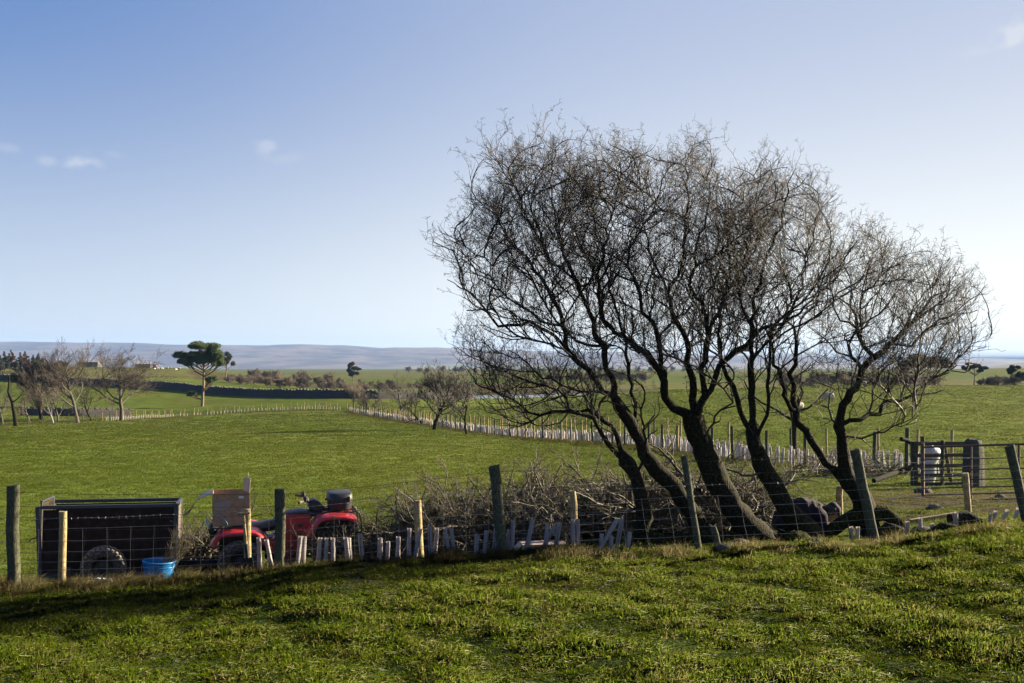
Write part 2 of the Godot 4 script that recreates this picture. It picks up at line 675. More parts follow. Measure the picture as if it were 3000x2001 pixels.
	var old := noise_tex(512, 0.02, 42, [[0.0, L(0.016, 0.016, 0.01)], [0.35, L(0.042, 0.043, 0.024)], [0.6, L(0.068, 0.068, 0.042)], [0.75, L(0.062, 0.075, 0.026)], [1.0, L(0.15, 0.14, 0.10)]], 5, FastNoiseLite.TYPE_SIMPLEX_SMOOTH, 1.0, 1.5)
	var om := tri_mat(old, 0.4, 0.9, grain_h, 0.5)
	om.uv1_scale = Vector3(6.0, 1.1, 6.0)
	M.old_timber = om
	var new_ := noise_tex(512, 0.016, 43, [[0.0, L(0.13, 0.085, 0.03)], [0.4, L(0.26, 0.19, 0.08)], [0.7, L(0.34, 0.26, 0.12)], [1.0, L(0.42, 0.33, 0.17)]], 5, FastNoiseLite.TYPE_SIMPLEX_SMOOTH, 1.0, 1.4)
	var nm := tri_mat(new_, 0.4, 0.75, grain_h, 0.25)
	nm.uv1_scale = Vector3(5.0, 0.9, 5.0)
	M.new_timber = nm
	var dk := noise_tex(512, 0.02, 44, [[0.0, L(0.02, 0.017, 0.012)], [0.5, L(0.055, 0.046, 0.032)], [1.0, L(0.12, 0.10, 0.07)]], 5)
	var dm := tri_mat(dk, 0.4, 0.85, grain_h, 0.4)
	dm.uv1_scale = Vector3(1.2, 6.0, 6.0)
	M.dark_timber = dm
	M.cut_wood = plain(L(0.42, 0.29, 0.16), 0.8)
	# metal
	M.wire = plain(L(0.28, 0.29, 0.31), 0.5, 0.7)
	M.old_wire = plain(L(0.05, 0.042, 0.036), 0.6, 0.4)
	var rust := noise_tex(256, 0.03, 51, [[0.0, L(0.05, 0.03, 0.022)], [0.5, L(0.12, 0.07, 0.05)], [1.0, L(0.2, 0.13, 0.1)]], 4)
	M.rust = tri_mat(rust, 0.5, 0.65)
	M.rust.metallic = 0.3
	M.dark_steel = plain(L(0.03, 0.03, 0.032), 0.5, 0.6)
	M.chrome = plain(L(0.5, 0.5, 0.5), 0.3, 0.9)
	# guards, boxes, plastics
	var gt := noise_tex(256, 0.04, 61, [[0.0, L(0.2, 0.185, 0.185)], [0.5, L(0.35, 0.325, 0.325)], [1.0, L(0.52, 0.49, 0.49)]], 4)
	var gm := tri_mat(gt, 0.3, 0.45)
	gm.uv1_scale = Vector3(12.0, 2.0, 12.0)
	gm.backlight_enabled = true
	gm.backlight = Color(0.8, 0.77, 0.74)
	M.guard = gm
	var gf := tri_mat(noise_tex(256, 0.04, 74, [[0.0, L(0.30, 0.27, 0.26)], [0.5, L(0.46, 0.42, 0.42)], [1.0, L(0.62, 0.59, 0.59)]], 4), 0.6, 0.5)
	gf.backlight_enabled = true
	gf.backlight = Color(0.6, 0.57, 0.55)
	M.guard_far = gf
	var card := noise_tex(256, 0.02, 62, [[0.0, L(0.22, 0.135, 0.075)], [0.5, L(0.30, 0.19, 0.105)], [1.0, L(0.36, 0.23, 0.135)]], 4)
	M.card = tri_mat(card, 0.6, 0.85)
	M.card_light = tri_mat(noise_tex(256, 0.02, 63, [[0.0, L(0.42, 0.30, 0.22)], [1.0, L(0.6, 0.46, 0.36)]], 4), 0.5, 0.85)
	M.card_worn = plain(L(0.30, 0.23, 0.20), 0.9)
	M.sticker = plain(L(0.6, 0.6, 0.62), 0.6)
	var red := noise_tex(512, 0.012, 64, [[0.0, L(0.16, 0.075, 0.05)], [0.28, L(0.36, 0.014, 0.02)], [0.8, L(0.46, 0.012, 0.02)], [1.0, L(0.42, 0.06, 0.045)]], 5)
	M.red = tri_mat(red, 0.9, 0.38)
	M.red.clearcoat_enabled = true
	M.red.clearcoat = 0.3
	M.red.clearcoat_roughness = 0.3
	M.black_plastic = tri_mat(noise_tex(256, 0.03, 65, [[0.0, L(0.012, 0.012, 0.013)], [0.7, L(0.024, 0.023, 0.023)], [1.0, L(0.06, 0.052, 0.045)]], 4), 0.4, 0.5)
	M.vinyl = plain(L(0.016, 0.018, 0.022), 0.38)
	M.grey_plastic = tri_mat(noise_tex(256, 0.03, 66, [[0.0, L(0.012, 0.012, 0.013)], [1.0, L(0.03, 0.029, 0.029)]], 4), 0.3, 0.5)
	M.muddy = tri_mat(noise_tex(256, 0.03, 67, [[0.0, L(0.03, 0.026, 0.022)], [0.5, L(0.09, 0.07, 0.055)], [1.0, L(0.2, 0.16, 0.13)]], 4, FastNoiseLite.TYPE_SIMPLEX_SMOOTH, 1.0, 1.5), 0.4, 0.8)
	M.tyre = tri_mat(noise_tex(256, 0.03, 68, [[0.0, L(0.014, 0.013, 0.012)], [0.5, L(0.035, 0.03, 0.026)], [1.0, L(0.13, 0.105, 0.085)]], 4, FastNoiseLite.TYPE_SIMPLEX_SMOOTH, 1.0, 1.4), 0.35, 0.8)
	M.tyre_mud = tri_mat(noise_tex(256, 0.03, 69, [[0.0, L(0.07, 0.055, 0.045)], [1.0, L(0.30, 0.24, 0.19)]], 4), 0.3, 0.85)
	M.panel = tri_mat(noise_tex(512, 0.012, 70, [[0.0, L(0.024, 0.016, 0.013)], [0.6, L(0.03, 0.02, 0.016)], [1.0, L(0.04, 0.028, 0.022)]], 5, FastNoiseLite.TYPE_SIMPLEX_SMOOTH, 1.0, 1.4), 0.9, 0.8)
	M.panel.metallic_specular = 0.15
	M.rail_steel = tri_mat(noise_tex(256, 0.03, 71, [[0.0, L(0.018, 0.02, 0.025)], [0.7, L(0.04, 0.046, 0.058)], [1.0, L(0.08, 0.06, 0.048)]], 4), 0.4, 0.45)
	M.blue = tri_mat(noise_tex(256, 0.02, 72, [[0.0, L(0.05, 0.10, 0.16)], [0.3, L(0.004, 0.13, 0.36)], [0.8, L(0.006, 0.17, 0.45)], [1.0, L(0.05, 0.26, 0.5)]], 5), 0.5, 0.4)
	M.cord = plain(L(0.06, 0.28, 0.6), 0.5)
	M.white_plastic = plain(L(0.7, 0.7, 0.72), 0.5)
	M.bag = tri_mat(noise_tex(256, 0.03, 73, [[0.0, L(0.3, 0.3, 0.33)], [1.0, L(0.62, 0.62, 0.66)]], 4), 0.3, 0.55)
	# stone, soil
	var stone := noise_tex(512, 0.03, 81, [[0.0, L(0.04, 0.038, 0.035)], [0.5, L(0.12, 0.115, 0.105)], [0.75, L(0.14, 0.14, 0.10)], [1.0, L(0.27, 0.25, 0.22)]], 5)
	M.stone = tri_mat(stone, 0.7, 0.9, turf_h, 2.5)
	M.wall_stone = tri_mat(noise_tex(512, 0.05, 82, [[0.0, L(0.012, 0.012, 0.012)], [0.5, L(0.05, 0.047, 0.043)], [1.0, L(0.13, 0.12, 0.105)]], 3, FastNoiseLite.TYPE_CELLULAR), 4.0, 0.95)
	M.soil = tri_mat(noise_tex(256, 0.05, 83, [[0.0, L(0.01, 0.007, 0.005)], [1.0, L(0.05, 0.036, 0.024)]], 5), 0.4, 0.95, turf_h, 3.0)
	M.soil.metallic_specular = 0.1
	M.stone.metallic_specular = 0.2
	M.bark.metallic_specular = 0.25
	M.mossy.metallic_specular = 0.15
	# cloth, skin, wool
	M.jumper = plain(L(0.016, 0.009, 0.016), 0.95)
	M.jumper.rim_enabled = true
	M.jumper.rim = 0.15
	M.trousers = plain(L(0.014, 0.014, 0.022), 0.9)
	M.skin = plain(L(0.36, 0.19, 0.14), 0.55)
	M.cap = plain(L(0.02, 0.02, 0.03), 0.9)
	M.hair = plain(L(0.05, 0.04, 0.032), 0.8)
	M.wool = tri_mat(noise_tex(256, 0.05, 91, [[0.0, L(0.34, 0.31, 0.26)], [1.0, L(0.66, 0.63, 0.57)]], 4), 0.5, 1.0, turf_h, 3.0)
	M.sheep_face = plain(L(0.05, 0.045, 0.04), 0.9)
	M.orange = plain(L(0.55, 0.17, 0.03), 0.5)
	M.barn_wall = plain(L(0.7, 0.7, 0.68), 0.8)
	M.barn_roof = plain(L(0.3, 0.3, 0.3), 0.7)
	M.barn_side = plain(L(0.09, 0.085, 0.08), 0.8)
	var water := plain(L(0.02, 0.03, 0.035), 0.08)
	water.metallic_specular = 0.6
	water.heightmap_enabled = true
	water.heightmap_texture = turf_h
	water.heightmap_scale = 1.0
	water.uv1_triplanar = true
	water.uv1_world_triplanar = true
	water.uv1_scale = Vector3.ONE / 9.0
	M.water = water

func ground_colour(x: float, d: float) -> Color:
	var px := x / maxf(d, 3.0) * F + 1500.0
	var n1 := fn_a.get_noise_2d(x * 3.0, d * 3.0)
	var n2 := fn_b.get_noise_2d(x * 0.9 + 400.0, d * 0.9)
	var grass := Color(0.155, 0.195, 0.046).lerp(Color(0.195, 0.215, 0.062), clampf(0.5 + n2 * 1.4, 0.0, 1.0))
	var c := grass
	if d < 13.6:
		c = Color(0.05, 0.065, 0.018).lerp(Color(0.06, 0.045, 0.027), clampf(n1 * 2.2 + 0.1, 0.0, 1.0))
	elif d < 29.0:
		# trodden soil along the new planting and in the gateway
		var mud := Color(0.10, 0.075, 0.05)
		var line := 13.5 + maxf(0.0, x) * 0.42
		var w := exp(-pow((d - line) / 0.55, 2.0)) * (1.2 + n1 * 2.0)
		if px > 2380.0:
			w = maxf(w, exp(-pow((d - 20.5) / 2.2, 2.0)) * (1.0 + n1 * 2.2) * clampf((px - 2380.0) / 120.0, 0.0, 1.0))
		c = grass.lerp(mud, clampf(w, 0.0, 1.0))
	elif d > 176.0 and d < 300.0 and px < 1230.0:
		c = Color(0.115, 0.15, 0.034).lerp(Color(0.15, 0.165, 0.045), clampf(0.5 + n2 * 1.5, 0.0, 1.0))
	if d > 214.0 and d < 330.0 and px > 1230.0 and px < 1950.0:
		c = c.lerp(Color(0.11, 0.09, 0.065), clampf((d - 262.0) / 12.0, 0.0, 1.0) * clampf((330.0 - d) / 30.0, 0.0, 1.0))
	if d > 300.0:
		var cell := absf(sin(floor(d / 140.0 + n2 * 0.3) * 7.3 + floor(x / 170.0 + n1 * 0.2) * 3.1))
		var far := Color(0.12, 0.15, 0.04).lerp(Color(0.17, 0.155, 0.075), cell)
		if d < 420.0 and px > 560.0 and px < 1500.0:
			far = Color(0.115, 0.095, 0.06)
		c = c.lerp(far, clampf((d - 300.0) / 20.0, 0.0, 1.0))
	return c * (1.0 + n1 * 0.18)

func make_ground() -> void:
	var ds: Array[float] = []
	var d := -30.0
	while d < 3.0:
		ds.append(d)
		d += 1.5
	while d < 9000.0:
		ds.append(d)
		d += maxf(0.13, absf(d) * 0.0135)
	var nc := 220
	var mb := MB.new()
	for dd in ds:
		var hw := absf(dd) * 0.78 + 9.0
		for k in nc + 1:
			var x := ((float(k) / nc) * 2.0 - 1.0) * hw
			mb.v.append(Vector3(x, H(x, maxf(dd, 0.0)), -dd))
			mb.n.append(Vector3.ZERO)
			mb.c.append(ground_colour(x, maxf(dd, 0.0)))
	for r in ds.size() - 1:
		for k in nc:
			var a := r * (nc + 1) + k
			mb.i.append(a); mb.i.append(a + nc + 1); mb.i.append(a + 1)
			mb.i.append(a + 1); mb.i.append(a + nc + 1); mb.i.append(a + nc + 2)
	mb.smooth(0, 0, mb.v.size())
	for k in mb.n.size():
		if mb.n[k].y < 0.0:
			mb.n[k] = -mb.n[k]
	setting("ground", mb.mesh(), M.ground)

func make_hills() -> void:
	var crest := [[-900, 1010], [-400, 1000], [0, 1001], [350, 1004], [560, 1010], [760, 1012], [880, 1009], [1000, 1011], [1130, 1018], [1270, 1019], [1400, 1024], [1650, 1030], [1900, 1034], [2120, 1044], [2340, 1040], [2480, 1052], [2640, 1056], [2860, 1050], [3100, 1054], [3600, 1048], [4200, 1052]]
	var mb := MB.new()
	var nr := 90
	var nc := 260
	for r in nr + 1:
		var t := float(r) / nr
		var d := lerpf(3600.0, 8600.0, t)
		for k in nc + 1:
			var px := lerpf(-900.0, 4200.0, float(k) / nc)
			var x := (px - 1500.0) / F * d
			var cy := 1050.0
			for q in crest.size() - 1:
				if px >= crest[q][0] and px <= crest[q + 1][0]:
					var w: float = (px - crest[q][0]) / float(crest[q + 1][0] - crest[q][0])
					w = w * w * (3.0 - 2.0 * w)
					cy = lerpf(crest[q][1], crest[q + 1][1], w)
			var top := (HY - cy) / F * 7600.0
			var rise := clampf((d - 4300.0) / 3300.0, 0.0, 1.0)
			rise = rise * rise * (3.0 - 2.0 * rise) if d < 7600.0 else 1.0 - (d - 7600.0) / 3000.0
			var n := fn_a.get_noise_2d(x * 0.018, d * 0.008)
			var n2 := fn_b.get_noise_2d(x * 0.03, d * 0.01)
			var n3 := fn_b.get_noise_2d(x * 0.11, d * 0.06)
			var foot := -58.0
			var h := lerpf(foot, top, rise) + (n * 40.0 + n2 * 16.0 + n3 * 22.0) * rise * (1.0 - clampf((d - 5900.0) / 1700.0, 0.0, 1.0) * 0.87)
			if d < 4300.0:
				h = -62.0 - (4300.0 - d) * 0.01
			mb.v.append(Vector3(x, h + EYE, -d))
			mb.n.append(Vector3.ZERO)
			var col := Color(0.05, 0.042, 0.055).lerp(Color(0.15, 0.118, 0.10), clampf(0.5 + n2 * 1.8 + n3 * 1.8, 0.0, 1.0))
			var low := clampf((4950.0 + n * 700.0 - d) / 350.0, 0.0, 1.0)
			var cellv := absf(sin(floor(x / 210.0 + d * 0.002) * 5.1 + floor(d / 230.0) * 2.7))
			col = col.lerp(Color(0.10, 0.14, 0.05).lerp(Color(0.17, 0.17, 0.08), cellv), low)
			mb.c.append(col)
	for r in nr:
		for k in nc:
			var a := r * (nc + 1) + k
			mb.i.append(a); mb.i.append(a + nc + 1); mb.i.append(a + 1)
			mb.i.append(a + 1); mb.i.append(a + nc + 1); mb.i.append(a + nc + 2)
	mb.smooth(0, 0, mb.v.size())
	for k in mb.n.size():
		if mb.n[k].y < 0.0:
			mb.n[k] = -mb.n[k]
	setting("moorland_hills", mb.mesh(), M.hill)
	# the nearer hill at the right
	var hb := MB.new()
	for r in 25:
		var d := lerpf(2000.0, 3200.0, r / 24.0)
		for k in 61:
			var px := lerpf(2700.0, 4200.0, k / 60.0)
			var x := (px - 1500.0) / F * d
			var up := clampf((px - 2760.0) / 300.0, 0.0, 1.0)
			up = up * up * (3.0 - 2.0 * up)
			var top := -38.0 + 27.0 * up
			var rise := sin(clampf((d - 2000.0) / 1200.0, 0.0, 1.0) * PI)
			var h := lerpf(-60.0, top, rise) + fn_b.get_noise_2d(x * 0.2, d * 0.2) * 3.0 * rise
			hb.v.append(Vector3(x, h + EYE, -d))
			hb.n.append(Vector3.ZERO)
			hb.c.append(Color(0.05, 0.06, 0.035).lerp(Color(0.09, 0.10, 0.04), clampf(0.5 + fn_a.get_noise_2d(x * 0.15, d * 0.15) * 2.0, 0.0, 1.0)))
	for r in 24:
		for k in 60:
			var a := r * 61 + k
			hb.i.append(a); hb.i.append(a + 61); hb.i.append(a + 1)
			hb.i.append(a + 1); hb.i.append(a + 61); hb.i.append(a + 62)
	hb.smooth(0, 0, hb.v.size())
	for k in hb.n.size():
		if hb.n[k].y < 0.0:
			hb.n[k] = -hb.n[k]
	setting("wooded_hill", hb.mesh(), M.hill)

func make_pond() -> void:
	var mb := MB.new()
	var y := EYE - 10.42
	var p: Array = []
	for q in [[1240, 232], [1240, 262], [1560, 282], [1860, 298], [1860, 262], [1560, 240]]:
		p.append(Vector3((q[0] - 1500.0) / F * q[1], y, -q[1]))
	mb.poly(p, Vector3(0, -1000, -250))
	setting("water", mb.mesh(), M.water)

# ---------------------------------------------------------------- walls, farm
func wall_line(pts: Array, h: float, thick: float, label: String) -> void:
	var o := thing("stone_wall", label, "wall")
	var rows: Array = []
	var cap := MB.new()
	var r := RandomNumberGenerator.new()
	r.seed = pts.size() * 31 + int(pts[0][1])
	for s in pts.size() - 1:
		var a := Vector2((pts[s][0] - 1500.0) / F * pts[s][1], pts[s][1])
		var b := Vector2((pts[s + 1][0] - 1500.0) / F * pts[s + 1][1], pts[s + 1][1])
		var n := int(a.distance_to(b) / 0.9)
		var t := (b - a).normalized()
		var nr := Vector2(-t.y, t.x)
		for k in n:
			var q := a.lerp(b, float(k) / n)
			var g := H(q.x, q.y)
			var top := g + h * (0.93 + 0.14 * r.randf())
			var row := PackedVector3Array()
			for e in [[-0.5, 0.0], [-0.42, 0.4], [-0.33, 0.8], [-0.3, 1.0], [0.3, 1.0], [0.33, 0.8], [0.42, 0.4], [0.5, 0.0]]:
				var w: Vector2 = q + nr * thick * (e[0] + r.randf_range(-0.04, 0.04))
				row.append(Vector3(w.x, lerpf(g - 0.3, top, e[1]), -w.y))
			rows.append(row)
			if r.randf() < 0.93:
				var bs := Basis(Vector3.UP, atan2(t.y, t.x)) * Basis(Vector3(0, 0, 1), r.randf_range(-0.2, 0.2))
				cap.box(Transform3D(bs, Vector3(q.x, top + 0.08, -q.y)), Vector3(r.randf_range(0.3, 0.8), r.randf_range(0.18, 0.34), thick * 0.75), 0.05)
	var mb := MB.new()
	mb.loft(rows)
	part("wall_body", mb.mesh(), M.wall_stone, o)
	part("coping_stones", cap.mesh(), M.stone, o).set_meta("kind", "stuff")

func barn(label: String, at: Vector3, turn: float, l: float, w: float, h: float, end_white: bool) -> void:
	var o := thing("farm_barn", label, "barn", at, turn)
	var a := MB.new()
	a.box(Transform3D(Basis(), Vector3(0, h * 0.5, 0)), Vector3(l, h, w), 0.05)
	part("wall", a.mesh(), M.barn_side, o)
	var e := MB.new()
	e.box(Transform3D(Basis(), Vector3(l * 0.5 + 0.06, h * 0.5, 0)), Vector3(0.1, h, w * 0.98), 0.02)
	for s in [-1.0, 1.0]:
		e.tri(Vector3(l * 0.5 + 0.11, h, -w * 0.5 * s), Vector3(l * 0.5 + 0.11, h + w * 0.2, 0), Vector3(l * 0.5 + 0.11, h, 0))
	part("end_wall", e.mesh(), M.barn_wall if end_white else M.barn_side, o)
	for s in [-1.0, 1.0]:
		var rf := MB.new()
		rf.box(Transform3D(Basis(Vector3.RIGHT, s * 0.38), Vector3(0, h + w * 0.1, s * w * 0.25)), Vector3(l + 0.6, 0.12, w * 0.56), 0.02)
		part("roof", rf.mesh(), M.barn_roof, o)

func make_walls_and_farm() -> void:
	wall_line([[-350, 330.0], [0, 283.0], [250, 258.0], [500, 236.0], [760, 217.0], [1000, 205.0], [1100, 204.0], [1260, 212.0], [1400, 226.0]], 1.6, 0.8, "long dark drystone wall crossing the far field at left")
	wall_line([[60, 158.0], [230, 160.0], [400, 166.0]], 1.15, 0.7, "short dark stone wall low behind the left bare trees")
	var g := G(438, 446.0)
	barn("low farm barn with white end wall on the green rise", g + Vector3(-3, -0.3, 0), 0.35, 6.5, 5.0, 2.0, true)
	var g2 := G(262, 470.0)
	barn("grey roofed farm barn half hidden behind bare trees", g2 + Vector3(0, -0.3, 0), 0.1, 9.0, 6.0, 2.6, false)
	var dg := thing("digger", "small orange digger beside the white farm barn", "digger", G(454, 440.0), 0.2)
	dg.scale = Vector3.ONE * 0.7
	var mb := MB.new()
	mb.box(Transform3D(Basis(), Vector3(0, 1.3, 0)), Vector3(2.0, 0.9, 1.6), 0.1)
	mb.box(Transform3D(Basis(), Vector3(-0.3, 2.1, 0)), Vector3(1.1, 0.9, 1.2), 0.1)
	part("body", mb.mesh(), M.orange, dg)
	var tr := MB.new()
	for s in [-0.8, 0.8]:
		tr.box(Transform3D(Basis(), Vector3(0, 0.42, s)), Vector3(2.6, 0.8, 0.45), 0.2)
	part("tracks", tr.mesh(), M.dark_steel, dg)
	var ar := MB.new()
	ar.bar(Vector3(0.8, 1.5, 0.2), Vector3(2.4, 2.9, 0.2), 0.16)
	ar.bar(Vector3(2.4, 2.9, 0.2), Vector3(3.1, 1.2, 0.2), 0.13)
	part("arm", ar.mesh(), M.orange, dg)

# ---------------------------------------------------------------- trees seen from afar
# out: [trunk, limbs, twigs]
func grow(out: Array, r: RandomNumberGenerator, p: Vector3, dir: Vector3, ln: float, rad: float, lvl: int, o: Dictionary) -> void:
	var n := 7 if lvl == 0 else (5 if lvl == 1 else (4 if lvl < o.levels else 3))
	var pts := PackedVector3Array([p])
	var rr := PackedFloat32Array([rad])
	var dirs: Array[Vector3] = [dir]
	for k in n:
		var w: float = o.wob * (0.5 if lvl == 0 else 1.0)
		dir = (dir + Vector3(r.randfn(0, w), r.randfn(0, w), r.randfn(0, w)) + Vector3.UP * o.up[lvl] + o.wind * (0.3 if lvl == 0 else 1.0)).normalized()
		p += dir * ln / n
		pts.append(p)
		dirs.append(dir)
		rr.append(rad * lerpf(1.0, 0.42 if lvl < o.levels else 0.5, float(k + 1) / n))
	var mb: MB = out[0 if lvl == 0 else (1 if lvl <= 1 else 2)]
	mb.tube(pts, rr, 8 if lvl == 0 else (5 if lvl == 1 else 3), false)
	if lvl >= o.levels:
		return
	var kids: int = o.kids[lvl]
	var first: float = o.first if lvl == 0 else 0.25
	for k in kids:
		var t := lerpf(first, 1.0, (k + r.randf()) / kids)
		if k == kids - 1:
			t = 1.0
		var f := t * n
		var q := mini(int(f), n - 1)
		var at := pts[q].lerp(pts[q + 1], f - q)
		var d: Vector3 = dirs[q + 1]
		var side := d.cross(Vector3(r.randfn(0, 1), r.randfn(0, 1), r.randfn(0, 1))).normalized()
		var an: float = o.angle * r.randf_range(0.6, 1.35) * (0.45 if t > 0.97 else 1.0)
		var cd := (d * cos(an) + side * sin(an)).normalized()
		var cl: float = ln * o.ratio[lvl] * r.randf_range(0.65, 1.2) * lerpf(1.15, 0.75, t)
		grow(out, r, at, cd, cl, maxf(rr[q] * o.thin * (0.8 if lvl > 0 else 1.0), o.tip), lvl + 1, o)

func bare_tree(called: String, label: String, at: Vector3, h: float, seed_: int, extra := {}, m_bark: Material = null, m_twig: Material = null, group := "") -> Node3D:
	var o := {"levels": 4, "kids": [10, 8, 7, 6], "first": 0.3, "angle": 0.8, "ratio": [0.85, 0.62, 0.55, 0.55], "up": [0.05, 0.12, 0.15, 0.18, 0.18], "wob": 0.16, "wind": Vector3(-0.03, 0, 0), "thin": 0.55, "tip": 0.017, "trunk": 0.55, "rad": 0.028, "lean": Vector3(-0.05, 1, 0)}
	o.merge(extra, true)
	var r := RandomNumberGenerator.new()
	r.seed = seed_
	var out := [MB.new(), MB.new(), MB.new()]
	grow(out, r, Vector3(0, -0.15, 0), (o.lean as Vector3).normalized(), h * o.trunk, h * o.rad, 0, o)
	# bring the grown tree to its height
	var ys := PackedFloat32Array()
	for q in out[2].v:
		ys.append(q.y)
	ys.sort()
	var top := ys[int(ys.size() * 0.985)]
	var k := h / maxf(top, 0.1)
	for mb in out:
		for q in mb.v.size():
			mb.v[q] = mb.v[q] * k
	var t := thing(called, label, "tree", at, 0.0, group)
	part("trunk", out[0].mesh(), m_bark if m_bark else M.far_bark, t)
	var c := part("crown", out[1].mesh(), m_bark if m_bark else M.far_bark, t)
	part("twigs", out[2].mesh(), m_twig if m_twig else M.far_twig, c).set_meta("kind", "stuff")
	return t

func needle_clump(seed_: int, n: int, len_: float, wid: float) -> ArrayMesh:
	var r := RandomNumberGenerator.new()
	r.seed = seed_
	var mb := MB.new()
	for k in n:
		var d := Vector3(r.randfn(0, 1), r.randfn(0.25, 0.8), r.randfn(0, 1)).normalized()
		var p := Vector3(r.randfn(0, 0.4), r.randfn(0, 0.22), r.randfn(0, 0.4)) * len_
		var s := d.cross(Vector3(r.randfn(0, 1), r.randfn(0, 1), r.randfn(0, 1))).normalized() * wid
		var l := len_ * r.randf_range(0.5, 1.1)
		mb.tri(p - s, p + s, p + d * l + s * 0.4)
		mb.tri(p - s, p + d * l + s * 0.4, p + d * l - s * 0.4)
	return mb.mesh()

# an evergreen: trunk polyline, limbs and pads of needles; pads = [x, y, z, rx, ry, rz] in tree heights
func pine(called: String, label: String, at: Vector3, h: float, seed_: int, pads: Array, trunk_to: float, m_needle: Material, dens := 1.0, group := "", bark: Material = null) -> Node3D:
	var r := RandomNumberGenerator.new()
	r.seed = seed_
	var t := thing(called, label, "tree", at, 0.0, group)
	var tb := MB.new()
	var pts := PackedVector3Array()
	var rr := PackedFloat32Array()
	for k in 9:
		var f := k / 8.0
		pts.append(Vector3(sin(f * 2.0) * 0.03 * h + r.randfn(0, 0.004) * h, -0.2 + f * trunk_to * h, r.randfn(0, 0.004) * h))
		rr.append(h * lerpf(0.026, 0.008, f))
	tb.tube(pts, rr, 9)
	part("trunk", tb.mesh(), bark if bark else M.pine_bark, t)
	var lb := MB.new()
	var xs: Array = []
	var broken: Array = []
	for p in pads:
		for e in 4:
			var u := Vector3(r.randf_range(-1, 1), r.randf_range(-1, 1), r.randf_range(-1, 1))
			broken.append([p[0] + u.x * p[3] * 0.75, p[1] + u.y * p[4] * 0.9 - absf(u.x) * 0.02, p[2] + u.z * p[5] * 0.75, p[3] * r.randf_range(0.35, 0.6), p[4] * r.randf_range(0.7, 1.2), p[5] * r.randf_range(0.35, 0.6)])
	for p in broken:
		var c := Vector3(p[0], p[1], p[2]) * h
		var q := clampf((c.y / h - 0.12 - absf(p[0]) * 0.3) / trunk_to, 0.15, 1.0) * 8.0
		var qi := mini(int(q), 7)
		var a := pts[qi].lerp(pts[qi + 1], q - qi)
		var mid := a.lerp(c, 0.55) + Vector3(0, -0.03 * h, 0)
		lb.tube(PackedVector3Array([a, mid, c]), PackedFloat32Array([h * 0.009, h * 0.006, h * 0.003]), 5)
		for k in 4:
			var e := c + Vector3(r.randfn(0, 0.5) * p[3], r.randfn(0, 0.3) * p[4], r.randfn(0, 0.5) * p[5]) * h
			lb.tube(PackedVector3Array([mid, e]), PackedFloat32Array([h * 0.004, h * 0.002]), 4)
		var n := int(dens * 1500.0 * p[3] * p[5] * 14.0) + 10
		for k in n:
			var u := Vector3(r.randfn(0, 1), r.randfn(0, 1), r.randfn(0, 1)).normalized() * pow(r.randf(), 0.4)
			var at_ := c + Vector3(u.x * p[3], u.y * p[4] * (1.0 if u.y > 0 else 0.6), u.z * p[5]) * h
			xs.append(Transform3D(Basis(Vector3(r.randfn(0, 1), r.randfn(0, 1), r.randfn(0, 1)).normalized(), r.randf() * TAU).scaled(Vector3.ONE * r.randf_range(0.6, 1.2) * h * 0.062), at_))
	var cr := part("crown", lb.mesh(), bark if bark else M.pine_bark, t)
	many("needles", M.clump, m_needle, xs, null, cr)
	return t

